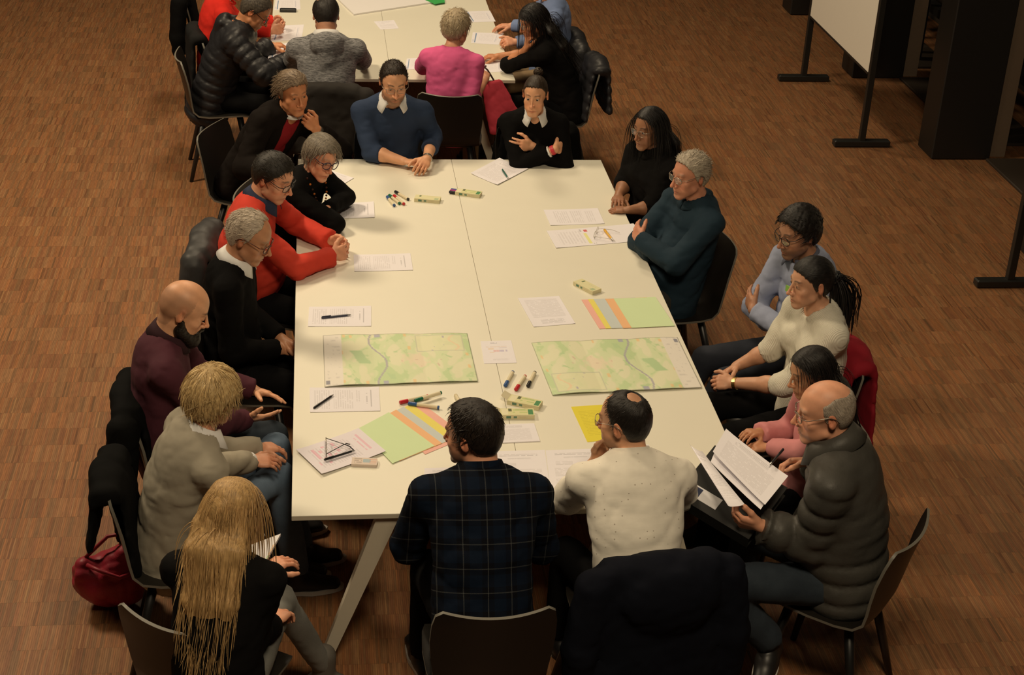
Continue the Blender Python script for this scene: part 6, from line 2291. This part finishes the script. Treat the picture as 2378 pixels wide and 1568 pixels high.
def pen(p0, p1, col, label, z=TT + 0.006, ln=0.142, tipc=None, r=0.0048, name='ballpoint_pen'):
    a, b = at(*p0, z), at(*p1, z)
    c = (a + b) / 2
    d = nrm(b - a)
    a, b = c - d * ln / 2, c + d * ln / 2
    e = empty(name, (c[0], c[1], z - 0.005))
    B = V(c[0], c[1], z - 0.005)
    tag(e, label, 'pen')
    m = plain('pen_%.2f_%.2f_%.2f' % col, col, 0.3)
    mb = MB()
    mb.tube([a, a + d * 0.004, b - d * 0.018], [r * 0.8, r, r * 0.95], 10)
    mb.build('barrel', m, e, B)
    mb = MB()
    mb.tube([b - d * 0.018, b - d * 0.004, b], [r * 0.95, r * 0.5, r * 0.2], 10)
    mb.build('tip', plain('pen_tip', (0.5, 0.5, 0.48), 0.3, 0.8) if tipc is None else tipc, e, B)
    mb = MB()
    mb.box((a + d * 0.024) + V(0, 0, r + 0.0015), (0.004, 0.042, 0.0015), R=np.stack([np.cross(d, V(0, 0, 1)), d, V(0, 0, 1)], 1))
    mb.build('clip', m, e, B)
    return e


pen((1165, 392), (1182, 417), (0.02, 0.12, 0.09), 'green and silver pen on the sheet before the woman with folded arms', z=TT + 0.010)
pen((1402, 532), (1424, 559), (0.75, 0.42, 0.03), 'amber yellow pen on the wide sheet', z=TT + 0.010, r=0.006)
pen((748, 738), (814, 731), (0.012, 0.016, 0.05), 'dark blue pen on the sheet before the white-haired man in black', r=0.0058)
pen((729, 948), (774, 917), (0.010, 0.010, 0.011), 'black ballpoint on the sheet below the map')
pen((760, 1066), (818, 1048), (0.010, 0.010, 0.011), 'black pen lying by the folded eyeglasses on the pink highlighted sheet', z=TT + 0.016)


def table_glasses():
    z = TT + 0.011
    P = lambda x, y, h=0.0: at(x, y, z + h)
    c = P(775, 1045)
    B = V(c[0], c[1], z - 0.004)
    e = empty('eyeglasses', B)
    tag(e, 'eyeglasses with dark rims standing folded open on the pink highlighted sheet', 'eyeglasses')
    a, b = P(758, 1064), P(757, 1020)
    d = nrm(V(*(b - a)[:2], 0))
    up = V(0, 0, 1)
    for k in (0, 1):
        ctr = a + d * (0.033 + 0.066 * k) + up * 0.012
        pts = [ctr + d * 0.029 * math.cos(t) + up * 0.017 * math.sin(t) for t in np.linspace(0, 2 * math.pi, 17)]
        mb = MB()
        mb.tube(pts, 0.0018, 6, caps=False)
        mb.build('rim', F_METAL, e, B, smooth=True)
        v = np.array(pts[:-1] + [ctr])
        mesh_obj('lens', v, [(i, (i + 1) % 16, 16) for i in range(16)], glass_mat(), e, B)
    mb = MB()
    mb.tube([a + d * 0.062 + up * 0.016, a + d * 0.066 + up * 0.019, a + d * 0.070 + up * 0.016], 0.0016, 6)
    mb.build('bridge', F_METAL, e, B)
    n = V(d[1], -d[0], 0)
    for k, q in ((0, P(818, 1030)), (1, P(806, 1042))):
        s0 = a + d * (0.004 + 0.124 * k) + up * 0.016
        dirn = nrm(V(*(q - s0)[:2], 0))
        mb = MB()
        mb.tube([s0, s0 + dirn * 0.09, s0 + dirn * 0.115 - up * 0.002, s0 + dirn * 0.135 - up * 0.014], [0.0016, 0.0018, 0.0024, 0.0022], 6)
        mb.build('temple', F_BLACK, e, B, smooth=True)


table_glasses()


def small_pack():
    a = at(846, 1077, TT)
    e = empty('tissue_pack', (a[0], a[1], TT))
    tag(e, 'small tissue pack with orange, white and blue wrapper under the highlighted sheet', 'tissue pack')
    m = print_mat('tissue_wrap', (0.72, 0.62, 0.55), [dict(r=(0.1, 0.4, 0.1, 0.9), c=(0.08, 0.06, 0.07), a=0.7, rows=4, words=5), dict(r=(0.45, 0.75, 0.3, 0.8), c=(0.35, 0.50, 0.58), a=0.8), dict(r=(0.7, 0.98, 0.1, 0.9), c=(0.75, 0.25, 0.12), a=0.6, rows=3, words=4)])
    d = nrm(V(0.97, -0.10, 0))
    n = V(-d[1], d[0], 0)
    vv, lv = [], []
    for zz in (0, 0.012):
        for u, v in ((0, 0), (1, 0), (1.04, 0.5), (1, 1), (0, 1)):
            vv.append(a + d * (u - 0.5) * 0.10 + n * (v - 0.5) * 0.052 + V(0, 0, zz))
            lv.append(V(u, v, 0))
    mesh_obj('wrapper', np.array(vv), [(4, 3, 2, 1, 0), (5, 6, 7, 8, 9)] + [(i, (i + 1) % 5, 5 + (i + 1) % 5, 5 + i) for i in range(5)], m, e, V(a[0], a[1], TT), smooth=False, vec=np.array(lv))


small_pack()
# spectacles with clear rims on the wide sheet
def clear_glasses():
    z = TT + 0.004
    c = at(1383, 545, z)
    e = empty('eyeglasses', (c[0], c[1], TT))
    tag(e, 'clear-rimmed eyeglasses lying on the wide white sheet', 'eyeglasses')
    B = V(c[0], c[1], TT)
    d = nrm(V(0.35, 0.93, 0))
    n = V(d[1], -d[0], 0)
    clr = plain('frame_clear', (0.62, 0.60, 0.55), 0.2)
    for k in (-1, 1):
        ctr = c + d * 0.032 * k + V(0, 0, 0.014)
        mb = MB()
        mb.tube([ctr + d * 0.026 * math.cos(t) + V(0, 0, 0.016) * math.sin(t) + n * 0.002 for t in np.linspace(0, 2 * math.pi, 15)], 0.0016, 6, caps=False)
        mb.build('rim', clr, e, B, smooth=True)
        mb = MB()
        mb.tube([ctr + d * 0.028 * k, ctr + d * 0.030 * k + n * 0.08, ctr + d * 0.028 * k + n * 0.12 - V(0, 0, 0.01)], 0.0015, 6)
        mb.build('temple', clr, e, B)


clear_glasses()

# ---- rear table
for q, lb in ((((640, 0), (696, -4), (698, 22), (636, 24)), 'white form above the dark case on the rear table'), (((640, 60), (706, 57), (700, 92), (628, 96)), 'white form before the bright red sweater person'), (((628, 110), (694, 92), (700, 128), (622, 136)), 'white form under the arm of the black puffer jacket man'),
              (((868, 50), (915, 47), (926, 66), (884, 69)), 'small blank white card on the rear table seam'), (((1078, 27), (1138, 25), (1151, 50), (1094, 52)), 'white form with blue bar, farther one beside the pink sweater woman'), (((1098, 75), (1170, 78), (1158, 104), (1094, 100)), 'white form with blue bar, nearer one beside the pink sweater woman'),
              (((945, 136), (990, 134), (996, 160), (940, 162)), 'white form behind the shoulder of the pink sweater woman'), (((1110, 148), (1168, 140), (1172, 166), (1104, 170)), 'white form under the hand of the long black haired woman')):
    sheet('paper_sheet', q, M_FORM if 'card' not in lb else M_LETTER, lb)
o = sheet('flipchart_pad', ((690, -90), (985, -95), (1030, 4), (822, 36)), plain('flipchart_paper', (0.82, 0.80, 0.80), 0.7, noise=0.02), 'large white flipchart pad lying at the top of the rear table', 'flipchart pad', th=0.012)
sheet('green_folder', ((955, -14), (1030, -18), (1033, 6), (1010, 10)), plain('folder_green', (0.05, 0.42, 0.10), 0.5), 'green folder corner on the flipchart pad', 'folder', z=TT + 0.0125, th=0.003)
mb = MB()
a = at(669, 27, TT)
mb.box(a + V(0, 0, 0.012), (0.125, 0.05, 0.024), bev=0.006)
o = mb.build('spectacle_case', plain('case_black', (0.012, 0.012, 0.013), 0.4), None, a)
o.location = a
tag(o, 'dark flat case lying on the rear table beside a white form', 'case')
# ------------------------------------------------------------------ coats, bags, held things
def coat(key, name, mat, label, zb=0.35, w=0.225, sleeves=(1, -1), hood=False, quilt=0, qamp=0.010, top=0.845, thick=0.045, seed=5, folds=0.008, front=0.5, slz=0.30, offx=0.0, lean=0.0, h=0.0135):
    c, yaw = PEOPLE[key]['chair']
    f = dirv(yaw)
    r = right_of(f)

    def T(x, y, z):
        return V(c[0], c[1], 0) + r * (x + offx) + f * y + V(0, 0, z)
    ctr = T(0, -0.27, 0.55)
    F = Field.box(ctr - V(0.50, 0.50, 0.56), ctr + V(0.50, 0.50, 0.42), h)
    # rear fall
    for (y0, y1, z1, ww) in ((-0.315, -0.335, zb, w), (-0.215, -0.175, front, w * 0.9)):
        F.ecap(T(0, y0, top - 0.03), T(lean, y1, z1), (ww * 0.92, thick * 0.55), (ww * 1.12, thick * 0.75), r, k=0.02, quilt=quilt, qamp=qamp)
    F.ecap(T(-w * 0.8, -0.272, top), T(w * 0.8, -0.272, top), (0.055, 0.032), (0.055, 0.032), f, k=0.03)
    F.ell(T(0, -0.29, top + 0.012), V(w * 0.55, 0.05, 0.035), np.stack([r, f, V(0, 0, 1)]), k=0.03)
    if hood:
        F.ell(T(0.02, -0.345, top - 0.10), V(w * 0.75, 0.055, 0.13), np.stack([r, f, V(0, 0, 1)]), k=0.03)
    for sx in sleeves:
        F.cap(T(sx * (w + 0.015), -0.285, top - 0.05), T(sx * (w + 0.055), -0.305, top - 0.30), 0.062, 0.058, k=0.025, quilt=quilt, qamp=qamp)
        F.cap(T(sx * (w + 0.055), -0.305, top - 0.30), T(sx * (w + 0.050), -0.29, slz), 0.058, 0.048, k=0.02, quilt=quilt, qamp=qamp, cut=0.004)
    F.folds(folds, 0.20, seed)
    F.folds(folds * 0.4, 0.08, seed + 1)
    v, q = F.mesh()
    base = V(c[0], c[1], 0) - f * 0.27
    o = mesh_obj(name, v, q, mat, None, base, vec=v - ctr)
    o.location = base
    tag(o, label, 'coat', 'coats hung over chair backs')
    return o


coat('p11', 'winter_coat', cloth('navy_coat', (0.006, 0.007, 0.012)), 'big navy winter coat hung on the chair of the cream shirt man', zb=0.12, w=0.235, hood=True, thick=0.062, top=0.85, folds=0.010)
coat('p7', 'wool_coat', cloth('black_coat', (0.004, 0.004, 0.004)), 'black coat hung behind the bald bearded man', zb=0.52, thick=0.035, seed=9, sleeves=(1,), w=0.20, top=0.835)
coat('p8', 'wool_coat', cloth('black_coat', (0.008, 0.008, 0.008)), 'black coat hung on the chair of the greige sweater woman', zb=0.62, thick=0.022, seed=11, sleeves=(), w=0.19, front=0.47, top=0.832)
coat('p5', 'leather_jacket', cloth('grey_leather', (0.045, 0.045, 0.046), 'leather', rough=0.45), 'grey leather jacket hung behind the coral red sweater man', zb=0.50, thick=0.035, seed=13, w=0.21, slz=0.45)
coat('p14', 'wool_coat', cloth('crimson_coat', (0.24, 0.006, 0.016)), 'crimson coat hung on the chair of the ivory sweater woman', zb=0.42, thick=0.028, seed=15, w=0.20, sleeves=())
coat('p3', 'wool_coat', cloth('black_coat', (0.008, 0.008, 0.008)), 'black coat hung behind the woman with folded arms', zb=0.45, w=0.22, thick=0.045, seed=17, sleeves=(-1,))
coat('b5', 'puffer_coat', C_PUFFB, 'black quilted coat hung behind the long black haired woman', zb=0.56, thick=0.045, quilt=0.07, seed=19, sleeves=(), w=0.21)
coat('b6', 'puffer_coat', C_PUFFB, 'black coat with round badge hung behind the sky blue sweater person', zb=0.52, thick=0.05, quilt=0.0, seed=21, sleeves=(-1,), w=0.21)
coat('b1', 'winter_coat', cloth('charcoal_coat', (0.014, 0.014, 0.014)), 'long charcoal coat hung behind the bright red sweater person', zb=0.28, thick=0.045, seed=23, sleeves=(), w=0.21)
coat('b3', 'winter_coat', cloth('brown_grey_coat', (0.022, 0.019, 0.017)), 'dark coat hung behind the heather grey fleece man', zb=0.45, thick=0.045, seed=25)


PEOPLE['spare'] = dict(chair=(V(-0.62, 7.12, 0), 0))
chair((-0.62, 7.12), 0, 'black shell chair with a black coat at the far end of the rear table')
coat('spare', 'wool_coat', cloth('black_coat', (0.004, 0.004, 0.004)), 'black coat with hanging sleeve on the farthest chair', zb=0.40, thick=0.04, seed=27, sleeves=(1,), w=0.20, slz=0.42)


# red woven handbag on the floor
def handbag():
    g = at(262, 1402, 0.0)
    F = Field.box(g + V(-0.30, -0.25, 0.0), g + V(0.32, 0.25, 0.48), 0.008)
    F.ell(g + V(0.02, 0.0, 0.12), (0.135, 0.10, 0.115))
    F.ecap(g + V(-0.04, 0, 0.12), g + V(0.11, 0.02, 0.30), (0.105, 0.075), (0.05, 0.03), V(0.4, 1, 0), k=0.05)
    F.ell(g + V(-0.10, -0.03, 0.17), (0.05, 0.055, 0.075), None, k=0.03)
    F.ell(g + V(-0.155, -0.06, 0.19), (0.030, 0.035, 0.05), None, 0.01, 'sub')
    F.plane(g + V(0, 0, 0.004), V(0, 0, -1))
    F.folds(0.012, 0.13, 3)
    v, q = F.mesh()
    t = NT('red_woven_leather')
    L = t.attr('loc', 'Vector')
    ch = t.n('TexBrick')
    ch.inputs['Scale'].default_value = 60
    ch.inputs['Mortar Size'].default_value = 0.03
    t.l(L, ch.inputs['Vector'])
    t.base(t.mix(t.noise(L, 9, 3), (0.25, 0.008, 0.025), (0.42, 0.020, 0.045)))
    t.bump(ch.outputs['Fac'], 0.6, 0.003)
    t.set(Roughness=0.5)
    e = empty('handbag', g)
    tag(e, 'crimson woven handbag slumped on the floor by the chair', 'handbag')
    mesh_obj('bag_body', v, q, t.m, e, g, vec=v - g)
    mb = MB()
    mb.tube([g + V(-0.08, -0.06, 0.24), g + V(-0.02, -0.10, 0.235), g + V(0.05, -0.10, 0.20), g + V(0.11, -0.06, 0.20)], 0.009, 8)
    mb.build('strap', plain('strap_red', (0.30, 0.012, 0.028), 0.5), e, g, smooth=True)
    mb = MB()
    mb.tube([g + V(-0.09, -0.02, 0.25), g + V(0.0, 0.01, 0.33), g + V(0.12, 0.02, 0.345)], 0.008, 8)
    mb.build('zip_edge', plain('strap_red', (0.30, 0.012, 0.028), 0.5), e, g, smooth=True)


handbag()


# pink shopping bag held by the woman in hot pink
def cloth_bag():
    a = PEOPLE['b4']['arms']['r']
    p = a['W'] + a['d'] * 0.08
    g = V(p[0] + 0.09, p[1] - 0.05, 0.0)
    e = empty('shopping_bag', (g[0], g[1], 0.42))
    B = V(g[0], g[1], 0.42)
    tag(e, 'coral pink cloth bag held by the hot pink sweater woman', 'bag')
    F = Field.box(V(g[0] - 0.3, g[1] - 0.3, 0.36), V(g[0] + 0.35, g[1] + 0.3, 0.90), 0.009)
    F.ecap(V(g[0] - 0.04, g[1] + 0.02, 0.76), V(g[0] + 0.06, g[1] - 0.06, 0.50), (0.07, 0.025), (0.13, 0.04), V(1, 0.25, 0), k=0.0)
    F.folds(0.010, 0.14, 8)
    v, q = F.mesh()
    mesh_obj('bag_body', v, q, cloth('coral_bag', (0.58, 0.055, 0.085)), e, B, vec=v - g)
    for k in (-1, 1):
        mb = MB()
        mb.tube([V(g[0] - 0.04 + k * 0.03, g[1] + 0.02, 0.76), p + V(k * 0.02, 0, 0.01), p + V(-k * 0.01, 0.02, 0.035)], 0.006, 8)
        mb.build('handle', plain('bag_handle', (0.05, 0.02, 0.015), 0.6), e, B)


cloth_bag()


# ring binder and pages of the man in the puffer jacket
def binder():
    A, Bq, Cq, Dq = at(1600, 1112, 0.86), at(1640, 1060, 0.90), at(1820, 1150, 0.84), at(1745, 1215, 0.78)
    c = (A + Bq + Cq + Dq) / 4
    e = empty('ring_binder', (c[0], c[1], c[2] - 0.06))
    B0 = V(c[0], c[1], c[2] - 0.06)
    tag(e, 'black ring binder with white and navy label, held by the puffer jacket man', 'binder')
    d = nrm((Dq - A) + (Cq - Bq))
    n0 = nrm((Bq - A) + (Cq - Dq))
    n = nrm(n0 - d * (n0 @ d))
    u = np.cross(d, n)
    if u[2] < 0:
        u = -u
    blk = plain('binder_black', (0.016, 0.016, 0.015), 0.45)
    R = np.stack([d, n, u], 1)
    mb = MB()
    mb.box(c - u * 0.022, (0.33, 0.29, 0.004), R=R, bev=0.0015)
    mb.build('cover', blk, e, B0)
    mb = MB()
    mb.box(c - u * 0.05 - n * 0.145, (0.33, 0.004, 0.060), R=R)
    mb.build('spine', blk, e, B0)
    mb = MB()
    mb.box(c - u * 0.078, (0.33, 0.29, 0.004), R=R, bev=0.0015)
    mb.build('cover', blk, e, B0)
    mb = MB()
    mb.box(c - u * 0.048 + n * 0.01, (0.30, 0.25, 0.035), R=R)
    mb.build('page_block', plain('page_block', (0.66, 0.64, 0.60), 0.8), e, B0)
    mb = MB()
    mb.box(c - u * 0.0195 - n * 0.085 - d * 0.08, (0.15, 0.055, 0.001), R=R)
    lb = mb.build('label', plain('binder_label', (0.72, 0.72, 0.75), 0.6), e, B0)
    mb = MB()
    mb.box(c - u * 0.0188 - n * 0.085 - d * 0.115, (0.055, 0.042, 0.001), R=R)
    mb.build('label_patch', plain('label_navy', (0.02, 0.03, 0.08), 0.5), lb, B0)
    tx = bpy.data.curves.new('label_print', 'FONT')
    tx.body = 'EJ'
    tx.size = 0.022
    tx.align_x, tx.align_y = 'CENTER', 'CENTER'
    tmp = bpy.data.objects.new('label_print_outline', tx)
    COL.objects.link(tmp)
    bpy.context.view_layer.update()
    me = bpy.data.meshes.new_from_object(tmp.evaluated_get(bpy.context.evaluated_depsgraph_get()))
    bpy.data.objects.remove(tmp)
    me.materials.clear()
    me.materials.append(WHITE)
    to = bpy.data.objects.new('label_print', me)
    COL.objects.link(to)
    to.parent = lb
    M4 = Matrix.Identity(4)
    pos = c - u * 0.0180 - n * 0.085 - d * 0.115 - B0
    for i in range(3):
        M4[i][0], M4[i][1], M4[i][2], M4[i][3] = d[i], n[i], u[i], pos[i]
    to.matrix_local = M4


binder()
sheet('paper_sheet', ((1686, 998), (1830, 1108), (1776, 1176), (1655, 1052)), M_DENSE, 'typed page held up by the puffer jacket man', z=0.90, lift=(0.05, 0.02, 0.0, 0.03), curl=0.006)
sheet('paper_sheet', ((1672, 1020), (1808, 1122), (1766, 1186), (1650, 1075)), M_LETTER, 'second typed page under the held page of the puffer jacket man', z=0.885, lift=(0.03, 0.01, 0.0, 0.02), curl=0.004)
sheet('paper_sheet', ((1600, 1034), (1630, 1052), (1728, 1176), (1690, 1180)), M_LETTER, 'turned page curling over the binder of the puffer jacket man', z=0.88, lift=(0.06, 0.07, 0.02, 0.0), curl=0.01)
pen((1812, 1052), (1795, 1072), (0.03, 0.03, 0.035), 'silver-black pen in the hand of the puffer jacket man', z=0.945)


def notepad():
    px = ((585, 1270), (652, 1245), (598, 1345), (545, 1372))
    o = sheet('notepad', px, print_mat('notepad_print', (0.80, 0.78, 0.80), [dict(r=(0.93, 0.99, 0.2, 0.5), c=(0.30, 0.60, 0.20), a=0.7), dict(r=(0.93, 0.99, 0.5, 0.75), c=(0.80, 0.45, 0.15), a=0.7)]), 'white notepad with coloured tabs held by the long-haired blonde woman', 'notepad', z=0.80, lift=(0.0, 0.02, 0.0, -0.02), th=0.010)


notepad()
